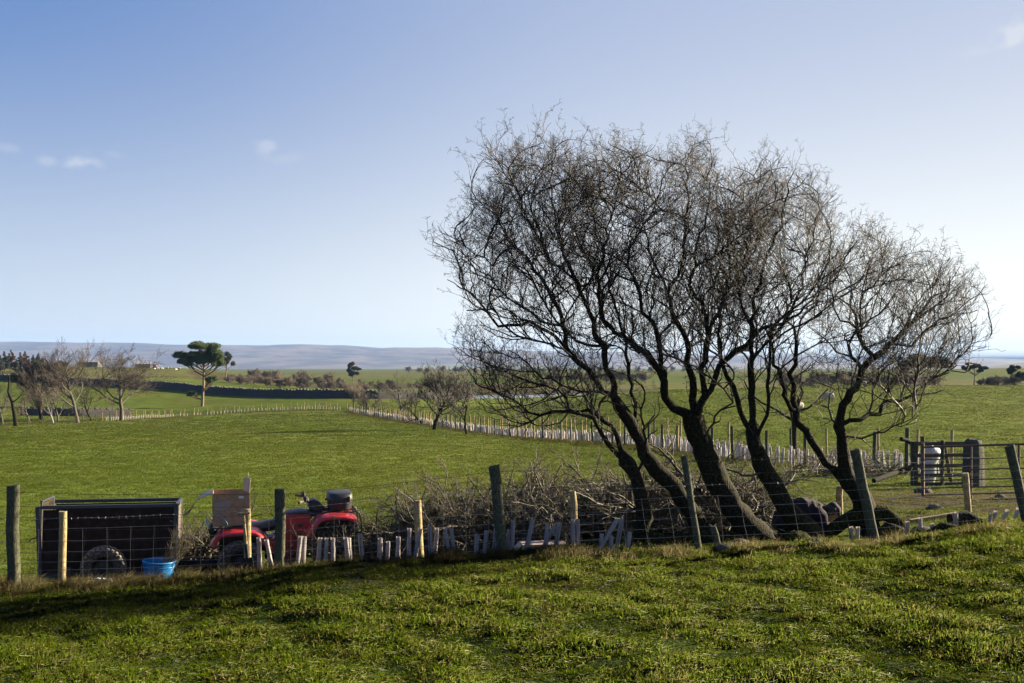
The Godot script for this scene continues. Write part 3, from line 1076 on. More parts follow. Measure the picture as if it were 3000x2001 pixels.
func make_far_trees() -> void:
	M.clump = needle_clump(4, 34, 0.36, 0.032)
	var gl := "bare trees at the left field edge"
	bare_tree("bare_tree", "tall bare tree with pale forked trunk at the left field edge", G(228, 134.0), 10.4, 101, {"first": 0.36, "wind": Vector3(-0.01, 0, 0), "angle": 0.9, "rad": 0.024, "lean": Vector3(-0.03, 1, 0)}, null, null, gl)
	bare_tree("bare_tree", "bare spreading tree with ivy dark trunk, second large one from the left", G(356, 146.0), 10.2, 102, {"first": 0.34, "wind": Vector3(0.035, -0.01, 0), "angle": 0.95, "rad": 0.026, "up": [0.06, 0.07, 0.08, 0.1, 0.1], "kids": [12, 8, 7, 6]}, null, null, gl)
	bare_tree("bare_tree", "thin crooked bare tree between the two large left trees", G(268, 142.0), 4.6, 103, {"wob": 0.3, "kids": [6, 5, 5, 3], "rad": 0.03}, M.bark, null, gl)
	bare_tree("bare_tree", "bushy brown bare tree low beside the pale trunk, left side", G(170, 138.0), 6.4, 104, {"first": 0.15, "kids": [10, 7, 6, 4], "rad": 0.02}, null, M.far_scrub, gl)
	bare_tree("bare_tree", "slender bare sapling right of the leaning snag", G(88, 134.0), 5.2, 105, {"first": 0.2, "kids": [8, 6, 5, 3], "rad": 0.018}, null, null, gl)
	bare_tree("bare_tree", "bare bush at the extreme left edge of the photo", G(8, 128.0), 5.6, 106, {"first": 0.1, "kids": [9, 6, 6, 3], "rad": 0.018}, null, M.far_scrub, gl)
	bare_tree("bare_tree", "leaning white birch stem among the left shrubs", G(158, 132.0), 3.9, 107, {"kids": [4, 3, 3, 2], "rad": 0.02, "lean": Vector3(-0.35, 1, 0)}, M.barn_roof, null, gl)
	bare_tree("bare_tree", "small bare sapling leaning in front of the left stone wall", G(345, 140.0), 3.6, 108, {"kids": [4, 4, 3, 2], "rad": 0.016, "lean": Vector3(-0.4, 1, 0)}, null, null, gl)
	pine("dark_pine", "dark ragged pine mixed with bare trees at left", G(118, 146.0), 9.2, 109, [[-0.28, 0.72, 0, 0.2, 0.07, 0.2], [0.0, 0.8, 0.05, 0.24, 0.08, 0.2], [0.28, 0.83, 0, 0.2, 0.07, 0.18], [-0.15, 0.62, 0.1, 0.22, 0.06, 0.16], [0.2, 0.66, -0.1, 0.2, 0.06, 0.16]], 0.8, M.needle_dark, 0.3)
	bare_tree("bare_tree", "bare tree tangled round the dark ragged pine", G(124, 145.0), 7.6, 110, {"first": 0.25, "kids": [10, 7, 6, 4]}, M.bark, M.far_twig, gl)
	# snag
	var sn := MB.new()
	var base := G(47, 120.0)
	var sp := PackedVector3Array()
	for q in [[47, 1262], [44, 1225], [36, 1180], [24, 1148], [27, 1112], [26, 1098]]:
		sp.append(P(q[0], q[1], 120.0) - base)
	sp[0].y = -0.2
	sn.tube(sp, PackedFloat32Array([0.3, 0.24, 0.19, 0.14, 0.09, 0.04]), 7)
	sn.tube(PackedVector3Array([sp[2], sp[2] + Vector3(0.9, 0.7, 0), sp[2] + Vector3(1.5, 1.5, 0.2)]), PackedFloat32Array([0.1, 0.06, 0.02]), 5)
	sn.tube(PackedVector3Array([sp[4], sp[4] + Vector3(-0.6, 0.6, 0.2), sp[4] + Vector3(-0.9, 1.5, 0.3)]), PackedFloat32Array([0.08, 0.05, 0.02]), 5)
	var snag := thing("dead_snag", "leaning dead tree trunk with pale foot at far left", "tree", base)
	part("trunk", sn.mesh(), M.bark, snag)
	# the umbrella pine and its companions
	pine("scots_pine", "umbrella shaped green pine with bare reddish trunk, left of centre", G(592, 195.0), 12.1, 120, [[-0.02, 0.95, 0, 0.26, 0.07, 0.24], [-0.2, 0.84, 0.05, 0.2, 0.06, 0.2], [0.2, 0.85, 0, 0.2, 0.07, 0.2], [0.0, 0.84, -0.1, 0.22, 0.07, 0.2], [-0.28, 0.73, 0, 0.14, 0.045, 0.16], [0.3, 0.74, 0.05, 0.12, 0.06, 0.15], [0.06, 0.72, 0.12, 0.16, 0.05, 0.14], [0.16, 0.45, 0.05, 0.1, 0.05, 0.08], [-0.14, 0.23, 0.02, 0.09, 0.035, 0.08]], 0.84, M.needle, 1.0)
	pine("scots_pine", "small dark pine standing just behind the umbrella pine", G(662, 335.0), 9.0, 121, [[0, 0.86, 0, 0.2, 0.12, 0.2], [0.1, 0.66, 0, 0.22, 0.1, 0.2], [-0.1, 0.6, 0, 0.16, 0.08, 0.16]], 0.85, M.needle_dark, 0.9)
	pine("scots_pine", "single dark green pine above the scrub, centre left", G(1033, 420.0), 9.5, 122, [[0, 0.86, 0, 0.2, 0.1, 0.2], [0.08, 0.7, 0, 0.28, 0.09, 0.25], [-0.12, 0.55, 0, 0.2, 0.1, 0.2], [0.12, 0.45, 0, 0.26, 0.09, 0.22]], 0.85, M.needle_dark, 1.0)
	var gr := "pines on the right skyline"
	pine("scots_pine", "broad dark pine clump on the right skyline behind the branches", G(2722, 236.0), 8.2, 123, [[0, 0.86, 0, 0.5, 0.12, 0.4], [-0.5, 0.72, 0.1, 0.4, 0.1, 0.3], [0.45, 0.72, 0, 0.4, 0.11, 0.3], [-0.1, 0.66, 0.1, 0.5, 0.1, 0.3], [-0.75, 0.55, 0, 0.25, 0.08, 0.2]], 0.8, M.needle_dark, 0.9, gr)
	pine("scots_pine", "wind bent flat topped pine on the right skyline, alone", G(2853, 232.0), 6.0, 124, [[0.02, 0.9, 0, 0.3, 0.1, 0.25], [0.3, 0.72, 0, 0.22, 0.07, 0.2], [-0.25, 0.78, 0, 0.22, 0.08, 0.2]], 0.82, M.needle_dark, 0.9, gr)
	pine("scots_pine", "tall dark evergreen at the right edge of the photo", G(2972, 226.0), 5.4, 125, [[0, 0.9, 0, 0.2, 0.1, 0.2], [-0.05, 0.7, 0, 0.24, 0.12, 0.22], [0.25, 0.55, 0, 0.26, 0.13, 0.22], [0.5, 0.45, 0, 0.26, 0.14, 0.22]], 0.85, M.needle_dark, 0.9, gr)
	pine("scots_pine", "low dark bush pine left of the skyline pines", G(2480, 240.0), 4.2, 126, [[0, 0.7, 0, 0.4, 0.22, 0.3], [0.3, 0.5, 0, 0.3, 0.18, 0.3], [-0.3, 0.5, 0, 0.3, 0.2, 0.3]], 0.7, M.needle_dark, 0.8, gr)
	# conifers at the far left: larch and spruce
	var k := 0
	for q in [[2, 1042, 1], [14, 1030, 1], [33, 1026, 0], [48, 1052, 1], [60, 1034, 0], [74, 1030, 0], [86, 1050, 0], [97, 1040, 1], [112, 1036, 1], [124, 1046, 0], [138, 1056, 0], [152, 1068, 1]]:
		var d := 330.0 + (k % 3) * 8.0
		var b := G(q[0], d)
		var h: float = EYE - (q[1] - HY) / F * d - b.y
		var pads: Array = []
		for e in 7:
			var f := e / 6.0
			var wd := lerpf(0.3, 0.05, f)
			pads.append([0.02 * sin(e * 2.0), 0.25 + 0.68 * f, 0, wd, 0.07, wd])
		pine("spruce_tree" if q[2] else "larch_tree", ("dark spruce in the wood at far left, %s along" if q[2] else "rust brown larch in the wood at far left, %s along") % ["first", "second", "third", "fourth", "fifth", "sixth", "seventh", "eighth", "ninth", "tenth", "eleventh", "twelfth"][k], b, h, 200 + k, pads, 0.95, M.needle_dark if q[2] else M.larch, 0.7, "wood at far left", M.far_bark)
		k += 1
	# trees growing in the hedge line
	var gh := "thorn trees along the hedge line"
	bare_tree("hedge_tree", "small bare thorn tree at the far hedge corner", G(1036, 172.0), 5.2, 301, {"first": 0.45, "kids": [9, 7, 6, 4], "lean": Vector3(0.1, 1, 0)}, null, M.far_scrub, gh)
	bare_tree("hedge_tree", "stubby twisted thorn tree right of the hedge corner", G(1078, 160.0), 3.3, 302, {"wob": 0.34, "kids": [6, 6, 5, 4], "rad": 0.05}, M.bark, null, gh)
	bare_tree("hedge_tree", "stubby crooked thorn tree, next along from the twisted one", G(1104, 152.0), 3.1, 303, {"wob": 0.36, "kids": [6, 6, 5, 4], "rad": 0.05}, M.bark, null, gh)
	bare_tree("hedge_tree", "tall sparse bare tree with crooked limbs in the hedge line", G(1176, 132.0), 6.2, 304, {"first": 0.35, "wob": 0.26, "kids": [6, 5, 5, 4], "rad": 0.032, "wind": Vector3(-0.05, 0, 0)}, null, null, gh)
	bare_tree("hedge_tree", "small leaning thorn tree left of the dense round one", G(1238, 112.0), 3.4, 305, {"wob": 0.3, "kids": [6, 6, 5, 4], "rad": 0.035, "lean": Vector3(-0.5, 1, 0)}, M.bark, null, gh)
	bare_tree("hedge_tree", "dense round topped thorn tree in the hedge line", G(1272, 93.0), 5.8, 306, {"first": 0.3, "kids": [11, 8, 7, 5], "angle": 0.85, "rad": 0.036, "wob": 0.2}, M.bark, M.twig, gh)
	bare_tree("hedge_tree", "slim small thorn tree, nearest along the hedge before the hawthorns", G(1368, 82.0), 4.2, 307, {"first": 0.3, "wob": 0.28, "kids": [8, 6, 5, 4], "rad": 0.025}, M.bark, M.twig, gh)
	bare_tree("hedge_tree", "forked dead thorn tree behind the rightmost hawthorn stems", G(2332, 41.0), 4.4, 308, {"first": 0.35, "wob": 0.3, "kids": [5, 4, 5, 4], "rad": 0.03, "angle": 0.9, "tip": 0.004, "up": [0.05, 0.12, 0.15, 0.2, 0.2]}, M.bark, M.twig, gh)
	# scrub beyond the wall
	var sc: Array = []
	for s in 5:
		sc.append(bare_tree("scrub_bush", "leafless brown scrub bush beyond the drystone wall", Vector3(0, -200, 0), 5.0, 400 + s, {"first": 0.04, "trunk": 0.4, "kids": [14, 9, 7, 6], "levels": 4, "angle": 0.75, "rad": 0.014, "tip": 0.017, "up": [0.02, 0.14, 0.12, 0.1, 0.1]}, M.far_scrub, M.far_scrub, "scrub beyond the wall"))
	var used := 0
	var r := RandomNumberGenerator.new()
	r.seed = 77
	var spots: Array = []
	for q in [[742, 1082], [778, 1088], [812, 1086], [850, 1096], [895, 1088], [930, 1104], [965, 1092], [990, 1108], [1060, 1110], [1090, 1116], [1120, 1124], [1000, 1120], [1150, 1128], [1330, 1120], [1200, 1122], [1500, 1120], [1600, 1112], [700, 1098], [870, 1118], [940, 1122]]:
		spots.append([q[0], q[1], 292.0 + r.randf() * 40.0, "scrub beyond the wall", "leafless brown scrub bush beyond the drystone wall"])
	for s in 70:
		var sx := r.randf_range(640.0, 1260.0)
		spots.append([sx, lerpf(1108.0, 1128.0, (sx - 640.0) / 620.0) + r.randf_range(-12.0, 12.0), 270.0 + r.randf() * 70.0, "scrub beyond the wall", "leafless brown scrub bush beyond the drystone wall"])
	for s in 18:
		spots.append([2305.0 + s * 25.0 + r.randf() * 12.0, 1088.0 + r.randf() * 14.0, 222.0 + r.randf() * 18.0, "skyline hedge", "leafless grey hedge bush on the right skyline"])
	for s in 6:
		spots.append([2870.0 + s * 18.0 + r.randf() * 8.0, 1098.0 + r.randf() * 12.0, 224.0 + r.randf() * 10.0, "skyline hedge", "leafless grey hedge bush on the right skyline"])
	for s in 26:
		spots.append([1180.0 + s * 34.0 + r.randf() * 18.0, 1070.0 + r.randf() * 8.0, 860.0 + r.randf() * 160.0, "plain trees", "tiny dark tree on the far plain below the hills"])
	for s in 12:
		spots.append([1600.0 + s * 26.0 + r.randf() * 12.0, 1085.0 + r.randf() * 12.0, 380.0 + r.randf() * 90.0, "middle distance bushes", "leafless bush in the middle distance behind the hawthorns"])
	spots.sort_custom(func(a, b): return a[0] < b[0])
	var seen := {}
	for q in spots:
		seen[q[3]] = seen.get(q[3], 0) + 1
		q[4] = q[4] + ", %s from the left" % ordinal(seen[q[3]])
		var b := G(q[0], q[2])
		var h: float = maxf(EYE - (q[1] - HY) / F * q[2] - b.y, 1.5)
		var o: Node3D
		if used < 5:
			o = sc[used]
			o.position = b
			o.scale = Vector3.ONE * h / 5.0
			o.set_meta("label", q[4])
			o.set_meta("group", q[3])
		else:
			o = copy(sc[used % 5], "scrub_bush", q[4], b, 0.0, h / 5.0, q[3])
		o.rotation.y = r.randf() * TAU
		o.scale *= Vector3(r.randf_range(1.0, 1.5), 1.0, 1.2)
		o.set_meta("category", "bush")
		used += 1

# ---------------------------------------------------------------- the five hawthorns
# trunk: [column, row, half width in pixels]; limbs: polylines of [column, row]; crown: outline; d: distance
const THORNS := [
	{"d": 13.9, "n": 420, "deep": 0.75,
	"trunk": [[1890, 1600, 36], [1884, 1545, 27], [1880, 1486, 24], [1868, 1419, 23], [1846, 1368, 25], [1834, 1350, 26]],
	"limbs": [
		[[1834, 1350, 15], [1812, 1338, 14], [1778, 1298, 13], [1753, 1249, 11], [1737, 1226, 10], [1708, 1217, 9], [1667, 1204, 8], [1619, 1207, 8], [1581, 1217, 7], [1549, 1210, 6], [1523, 1185, 5], [1507, 1172, 4], [1470, 1160, 3]],
		[[1842, 1345, 16], [1810, 1280, 15], [1772, 1239, 13], [1750, 1216, 12], [1720, 1200, 9], [1667, 1204, 6], [1661, 1170, 6], [1640, 1145, 5], [1600, 1130, 5], [1553, 1121, 5], [1510, 1105, 5], [1467, 1088, 4], [1429, 1067, 4], [1380, 1045, 3], [1342, 1018, 2]],
		[[1750, 1216, 9], [1760, 1180, 8], [1778, 1159, 8], [1754, 1148, 7], [1705, 1148, 6], [1650, 1128, 5], [1590, 1110, 5], [1526, 1050, 4], [1450, 1034, 3], [1413, 996, 2]],
		[[1581, 1217, 4], [1560, 1232, 4], [1520, 1250, 3], [1480, 1240, 2]],
		[[1667, 1206, 5], [1640, 1240, 4], [1600, 1245, 3], [1570, 1248, 2]],
		[[1872, 1400, 9], [1885, 1350, 8], [1893, 1290, 7], [1880, 1220, 5], [1890, 1150, 4]]],
	"crown": [[1342, 960], [1420, 985], [1480, 1030], [1560, 1040], [1660, 1060], [1760, 1060], [1810, 1150], [1790, 1210], [1720, 1225], [1620, 1262], [1560, 1270], [1480, 1240], [1400, 1180], [1365, 1080]]},
	{"d": 14.2, "n": 1000, "deep": 1.15,
	"trunk": [[2090, 1590, 40], [2048, 1540, 32], [2012, 1477, 29], [1950, 1401, 29], [1905, 1352, 28], [1879, 1294, 24], [1847, 1236, 22], [1812, 1191, 20]],
	"limbs": [
		[[1812, 1191, 18], [1800, 1160, 17], [1792, 1105, 16], [1770, 1012, 15], [1738, 975, 14], [1716, 888, 12], [1689, 823, 10], [1651, 747, 8], [1629, 671, 6], [1619, 590, 4], [1619, 508, 3], [1628, 430, 2]],
		[[1800, 1165, 14], [1754, 1126, 14], [1700, 1067, 13], [1662, 1023, 12], [1646, 931, 11], [1619, 872, 10], [1586, 812, 8], [1543, 752, 7], [1499, 720, 5], [1478, 676, 4], [1456, 628, 3], [1396, 582, 2]],
		[[1662, 1023, 9], [1629, 985, 9], [1553, 942, 8], [1494, 953, 7], [1461, 958, 7], [1429, 915, 6], [1396, 877, 5], [1353, 844, 4], [1348, 790, 4], [1326, 736, 3], [1272, 709, 2]],
		[[1640, 960, 7], [1586, 942, 7], [1532, 899, 6], [1483, 872, 5], [1440, 823, 4], [1445, 780, 4], [1396, 747, 3], [1337, 698, 2]],
		[[1689, 823, 7], [1597, 747, 6], [1559, 660, 5], [1526, 628, 5], [1516, 563, 4], [1478, 508, 3], [1445, 460, 2]],
		[[1602, 790, 5], [1586, 703, 5], [1553, 606, 4], [1570, 525, 3], [1559, 460, 2], [1570, 430, 1]],
		[[1651, 747, 5], [1640, 640, 5], [1667, 525, 4], [1656, 449, 2]],
		[[1879, 1294, 12], [1860, 1240, 11], [1862, 1180, 10], [1840, 1100, 9], [1835, 1010, 8], [1800, 900, 7], [1770, 780, 5], [1740, 640, 4], [1730, 500, 2]],
		[[1770, 1012, 8], [1720, 1010, 8], [1690, 1000, 7], [1650, 960, 6], [1600, 900, 5]]],
	"crown": [[1275, 705], [1345, 690], [1400, 600], [1392, 575], [1455, 560], [1435, 455], [1500, 450], [1565, 425], [1640, 425], [1700, 465], [1745, 560], [1760, 760], [1790, 960], [1740, 1080], [1640, 1080], [1560, 1050], [1450, 985], [1370, 880], [1320, 780]]},
	{"d": 14.1, "n": 1150, "deep": 1.2,
	"trunk": [[2235, 1605, 62], [2205, 1560, 52], [2164, 1508, 43], [2115, 1432, 40], [2075, 1352, 40], [2044, 1276, 42], [2030, 1232, 38]],
	"limbs": [
		[[2012, 1227, 26], [1975, 1195, 22], [1950, 1164, 20], [1934, 1088, 18], [1896, 1034, 16], [1848, 1002, 14], [1799, 975, 12], [1761, 915, 10], [1755, 834, 8], [1766, 725, 6], [1799, 617, 4], [1820, 481, 2]],
		[[1940, 1110, 11], [1929, 996, 11], [1913, 942, 10], [1880, 915, 9], [1875, 861, 8], [1837, 779, 7], [1858, 704, 5], [1902, 633, 4], [1934, 563, 3], [1960, 490, 2]],
		[[2030, 1232, 22], [2030, 1142, 20], [2021, 1084, 18], [2010, 996, 15], [1967, 915, 12], [1956, 861, 10], [1994, 779, 8], [2010, 671, 6], [2016, 563, 4], [2010, 470, 3], [2035, 420, 1]],
		[[2044, 1240, 22], [2066, 1160, 19], [2059, 1105, 16], [2075, 985, 13], [2059, 888, 11], [2021, 834, 8], [2040, 720, 6], [2075, 600, 4], [2085, 490, 2]],
		[[2072, 1000, 10], [2085, 942, 10], [2129, 850, 8], [2162, 801, 7], [2211, 725, 5], [2227, 644, 4], [2265, 600, 3], [2292, 536, 2]],
		[[2059, 1159, 15], [2108, 1072, 14], [2156, 1023, 13], [2211, 980, 11], [2265, 953, 9], [2319, 931, 7], [2380, 880, 5], [2420, 800, 3]],
		[[2108, 1072, 8], [2106, 1030, 8], [2104, 1000, 7]],
		[[1956, 861, 7], [1920, 780, 6], [1890, 680, 4], [1885, 580, 3], [1870, 500, 2]],
		[[2080, 1290, 7], [2110, 1200, 6], [2146, 1180, 5], [2120, 1140, 4], [2150, 1110, 3]]],
	"crown": [[1650, 600], [1690, 480], [1760, 460], [1815, 405], [1850, 450], [1905, 485], [1960, 480], [2010, 440], [2035, 410], [2085, 470], [2110, 620], [2180, 620], [2290, 560], [2290, 700], [2220, 860], [2120, 1000], [2060, 1080], [1990, 1110], [1900, 1130], [1820, 1060], [1740, 960], [1690, 760]]},
	{"d": 13.95, "n": 800, "deep": 1.05,
	"trunk": [[2385, 1590, 52], [2353, 1547, 40], [2307, 1490, 36], [2265, 1421, 33], [2230, 1356, 29], [2211, 1306, 26], [2203, 1262, 25]],
	"limbs": [
		[[2203, 1262, 16], [2169, 1207, 14], [2157, 1165, 14], [2131, 1103, 12], [2111, 1038, 10], [2102, 975, 9], [2110, 900, 8], [2140, 800, 6], [2130, 680, 4], [2150, 560, 2]],
		[[2203, 1262, 18], [2203, 1191, 17], [2199, 1099, 15], [2200, 1019, 13], [2200, 942, 11], [2211, 861, 9], [2238, 769, 7], [2292, 660, 5], [2308, 541, 3], [2330, 500, 1]],
		[[2208, 1290, 8], [2226, 1255, 8], [2245, 1214, 8], [2249, 1134, 8], [2253, 1077, 8], [2257, 1008, 7], [2258, 962, 7], [2298, 927, 6], [2329, 900, 6], [2379, 851, 5], [2432, 766, 4], [2437, 704, 3], [2419, 640, 1]],
		[[2199, 1060, 8], [2240, 1010, 7], [2290, 960, 7], [2350, 840, 5], [2370, 730, 4], [2390, 640, 3], [2400, 570, 1]],
		[[2200, 960, 7], [2170, 880, 6], [2180, 760, 5], [2200, 640, 4], [2220, 540, 2]],
		[[2265, 1421, 7], [2240, 1380, 7], [2200, 1390, 6], [2160, 1385, 5], [2130, 1375, 3]]],
	"crown": [[2070, 560], [2105, 500], [2180, 510], [2260, 500], [2335, 545], [2405, 560], [2450, 580], [2445, 660], [2440, 780], [2390, 900], [2330, 1000], [2290, 1090], [2200, 1100], [2120, 1060], [2070, 930], [2100, 760]]},
	{"d": 14.3, "n": 620, "deep": 1.0,
	"trunk": [[2545, 1500, 40], [2525, 1455, 34], [2490, 1415, 34], [2475, 1360, 22], [2467, 1306, 20], [2458, 1249, 20]],
	"limbs": [
		[[2490, 1415, 22], [2464, 1402, 22], [2418, 1356, 20], [2398, 1318, 19], [2360, 1260, 18], [2330, 1207, 18], [2322, 1153, 15], [2314, 1096, 13], [2330, 1046, 12], [2333, 1000, 9], [2325, 960, 7], [2307, 940, 5], [2280, 900, 3]],
		[[2335, 1215, 12], [2307, 1172, 12], [2285, 1119, 11], [2267, 1070, 9], [2262, 1007, 6], [2240, 960, 3]],
		[[2330, 980, 5], [2347, 936, 5], [2396, 873, 4], [2450, 815, 3], [2470, 740, 1]],
		[[2458, 1249, 18], [2468, 1186, 18], [2508, 1137, 17], [2521, 1087, 16], [2544, 1056, 15], [2588, 1029, 13], [2629, 989, 11], [2655, 958, 9], [2700, 913, 7], [2727, 869, 5], [2771, 855, 3]],
		[[2610, 1015, 8], [2669, 1016, 7], [2700, 980, 7], [2749, 936, 5], [2794, 918, 4], [2838, 882, 3], [2883, 842, 1]],
		[[2553, 1050, 9], [2521, 994, 9], [2512, 954, 8], [2508, 922, 7], [2490, 896, 5], [2450, 869, 3]],
		[[2521, 994, 7], [2521, 882, 6], [2571, 820, 5], [2606, 788, 3], [2620, 757, 2], [2545, 680, 1]],
		[[2515, 1085, 8], [2495, 1043, 8], [2486, 1007, 7], [2508, 962, 6], [2463, 940, 5], [2441, 900, 4], [2437, 851, 3], [2414, 842, 2]],
		[[2490, 1055, 5], [2450, 1029, 5], [2401, 980, 3], [2374, 962, 2]],
		[[2462, 1240, 13], [2490, 1232, 12], [2532, 1223, 12], [2577, 1215, 10], [2579, 1191, 9], [2598, 1176, 9], [2633, 1176, 8], [2672, 1158, 7], [2702, 1131, 6], [2732, 1110, 5], [2776, 1092, 4], [2833, 1083, 2]],
		[[2732, 1112, 4], [2771, 1087, 4], [2803, 1052, 3], [2825, 1034, 3], [2847, 1007, 2], [2896, 994, 1]],
		[[2470, 1283, 6], [2523, 1286, 6], [2568, 1268, 5], [2613, 1253, 4], [2642, 1238, 3], [2687, 1212, 2]],
		[[2462, 1245, 7], [2440, 1230, 7], [2425, 1195, 6], [2432, 1160, 5], [2447, 1140, 4], [2400, 1120, 3], [2370, 1090, 2]],
		[[2545, 1220, 6], [2555, 1180, 6], [2560, 1130, 5], [2575, 1080, 4], [2600, 1060, 3]],
		[[2620, 1178, 5], [2650, 1130, 5], [2700, 1080, 4], [2760, 1050, 3], [2800, 1030, 2]]],
	"crown": [[2370, 1000], [2380, 860], [2440, 740], [2530, 690], [2545, 660], [2600, 720], [2660, 755], [2740, 765], [2790, 820], [2870, 850], [2840, 930], [2870, 985], [2840, 1040], [2800, 1090], [2720, 1150], [2690, 1215], [2620, 1240], [2540, 1200], [2500, 1140], [2400, 1130], [2350, 1080]]},
]
const THORN_LABELS := [
	"thin leaning hawthorn, leftmost trunk, its low limbs reaching left",
	"strongly leaning hawthorn just behind the leftmost thin trunk",
	"thickest hawthorn trunk in the middle of the leaning row",
	"leaning hawthorn whose trunk hides part of the crouching person",
	"rightmost hawthorn with forked trunk rising from a mossy log",
]

func in_poly(p: Vector2, poly: Array) -> bool:
	var c := false
	var j := poly.size() - 1
	for k in poly.size():
		var a: Array = poly[k]
		var b: Array = poly[j]
		if (a[1] > p.y) != (b[1] > p.y) and p.x < (b[0] - a[0]) * (p.y - a[1]) / float(b[1] - a[1]) + a[0]:
			c = not c
		j = k
	return c

func twig_spray(seed_: int, ln: float, side_n: int) -> ArrayMesh:
	var r := RandomNumberGenerator.new()
	r.seed = seed_
	var mb := MB.new()
	var p := Vector3.ZERO
	var d := Vector3.UP
	var pts := PackedVector3Array([p])
	var rr := PackedFloat32Array([0.0046])
	var n := 6
	for k in n:
		d = (d + Vector3(r.randfn(0, 0.3), 0.15, r.randfn(0, 0.3))).normalized()
		p += d * ln / n
		pts.append(p)
		rr.append(lerpf(0.0046, 0.0018, (k + 1.0) / n))
	mb.tube(pts, rr, 3, false)
	for s in side_n:
		var t := r.randf_range(0.08, 0.98) * n
		var q := mini(int(t), n - 1)
		var at := pts[q].lerp(pts[q + 1], t - q)
		var ax := (pts[q + 1] - pts[q]).normalized()
		var sd := ax.cross(Vector3(r.randfn(0, 1), r.randfn(0, 1), r.randfn(0, 1))).normalized()
		var dd := (ax * r.randf_range(0.2, 0.9) + sd).normalized()
		var l := ln * r.randf_range(0.1, 0.42) * (1.15 - t / n * 0.6)
		var e1 := at + dd * l * 0.5 + Vector3(r.randfn(0, 1), r.randfn(0, 1), r.randfn(0, 1)) * l * 0.09
		var e2 := e1 + (dd + Vector3(r.randfn(0, 0.4), 0.35, r.randfn(0, 0.4))).normalized() * l * 0.5
		mb.tube(PackedVector3Array([at, e1, e2]), PackedFloat32Array([0.0032, 0.0026, 0.0017]), 3, false)
		for z in r.randi_range(1, 4):
			var b := at.lerp(e1, r.randf()) if r.randf() < 0.5 else e1.lerp(e2, r.randf())
			var sp := (dd * 0.5 + Vector3(r.randfn(0, 1), r.randfn(0.2, 1), r.randfn(0, 1)).normalized()).normalized()
			mb.tube(PackedVector3Array([b, b + sp * ln * r.randf_range(0.03, 0.13)]), PackedFloat32Array([0.0024, 0.0014]), 3, false)
	return mb.mesh()

func make_hawthorns() -> void:
	M.sprays = []
	for k in 8:
		M.sprays.append(twig_spray(900 + k, 0.46 + 0.05 * (k % 3), 8 + k % 4))
	for k in THORNS.size():
		hawthorn(THORNS[k], 500 + k, THORN_LABELS[k])

func sprout(fr: Dictionary, r: RandomNumberGenerator, from: int, along: Vector3, ln: float, rad0: float, lvl: int, crown: Array) -> void:
	var p: Vector3 = fr.pos[from]
	var side := along.cross(Vector3(r.randfn(0, 1), r.randfn(0, 1), r.randfn(0, 1))).normalized()
	if lvl == 1 and absf(side.z) > 0.75:
		side.z *= 0.5
	var dir := (along * r.randf_range(0.55, 1.1) + side * r.randf_range(0.5, 1.0) + Vector3.UP * 0.22).normalized()
	var seg: float = [0.1, 0.11, 0.085, 0.06][lvl]
	var n := maxi(2, int(ln / seg))
	var last := from
	var out := 0
	var made: Array = []
	for k in n:
		dir = (dir + Vector3.UP * 0.07 + Vector3(r.randfn(0, 0.2), r.randfn(0, 0.2), r.randfn(0, 0.2))).normalized()
		p += dir * seg
		var q := Vector2(p.x / -p.z * F + 1500.0, HY - (p.y - EYE) / -p.z * F)
		if not in_poly(q - Vector2(0, 14), crown):
			out += 1
			if out > (r.randi() % 4):
				break
		fr.pos.append(p)
		fr.par.append(last)
		fr.rad.append(rad0 * lerpf(1.0, 0.5, float(k + 1) / n))
		fr.kid[last] += 1
		fr.kid.append(0)
		last = fr.pos.size() - 1
		made.append([last, dir])
	if lvl >= 3:
		return
	for m in made:
		if r.randf() < (0.72 if lvl == 1 else 0.62):
			sprout(fr, r, m[0], m[1], ln * r.randf_range(0.3, 0.6), maxf(fr.rad[m[0]] * 0.7, 0.003), lvl + 1, crown)

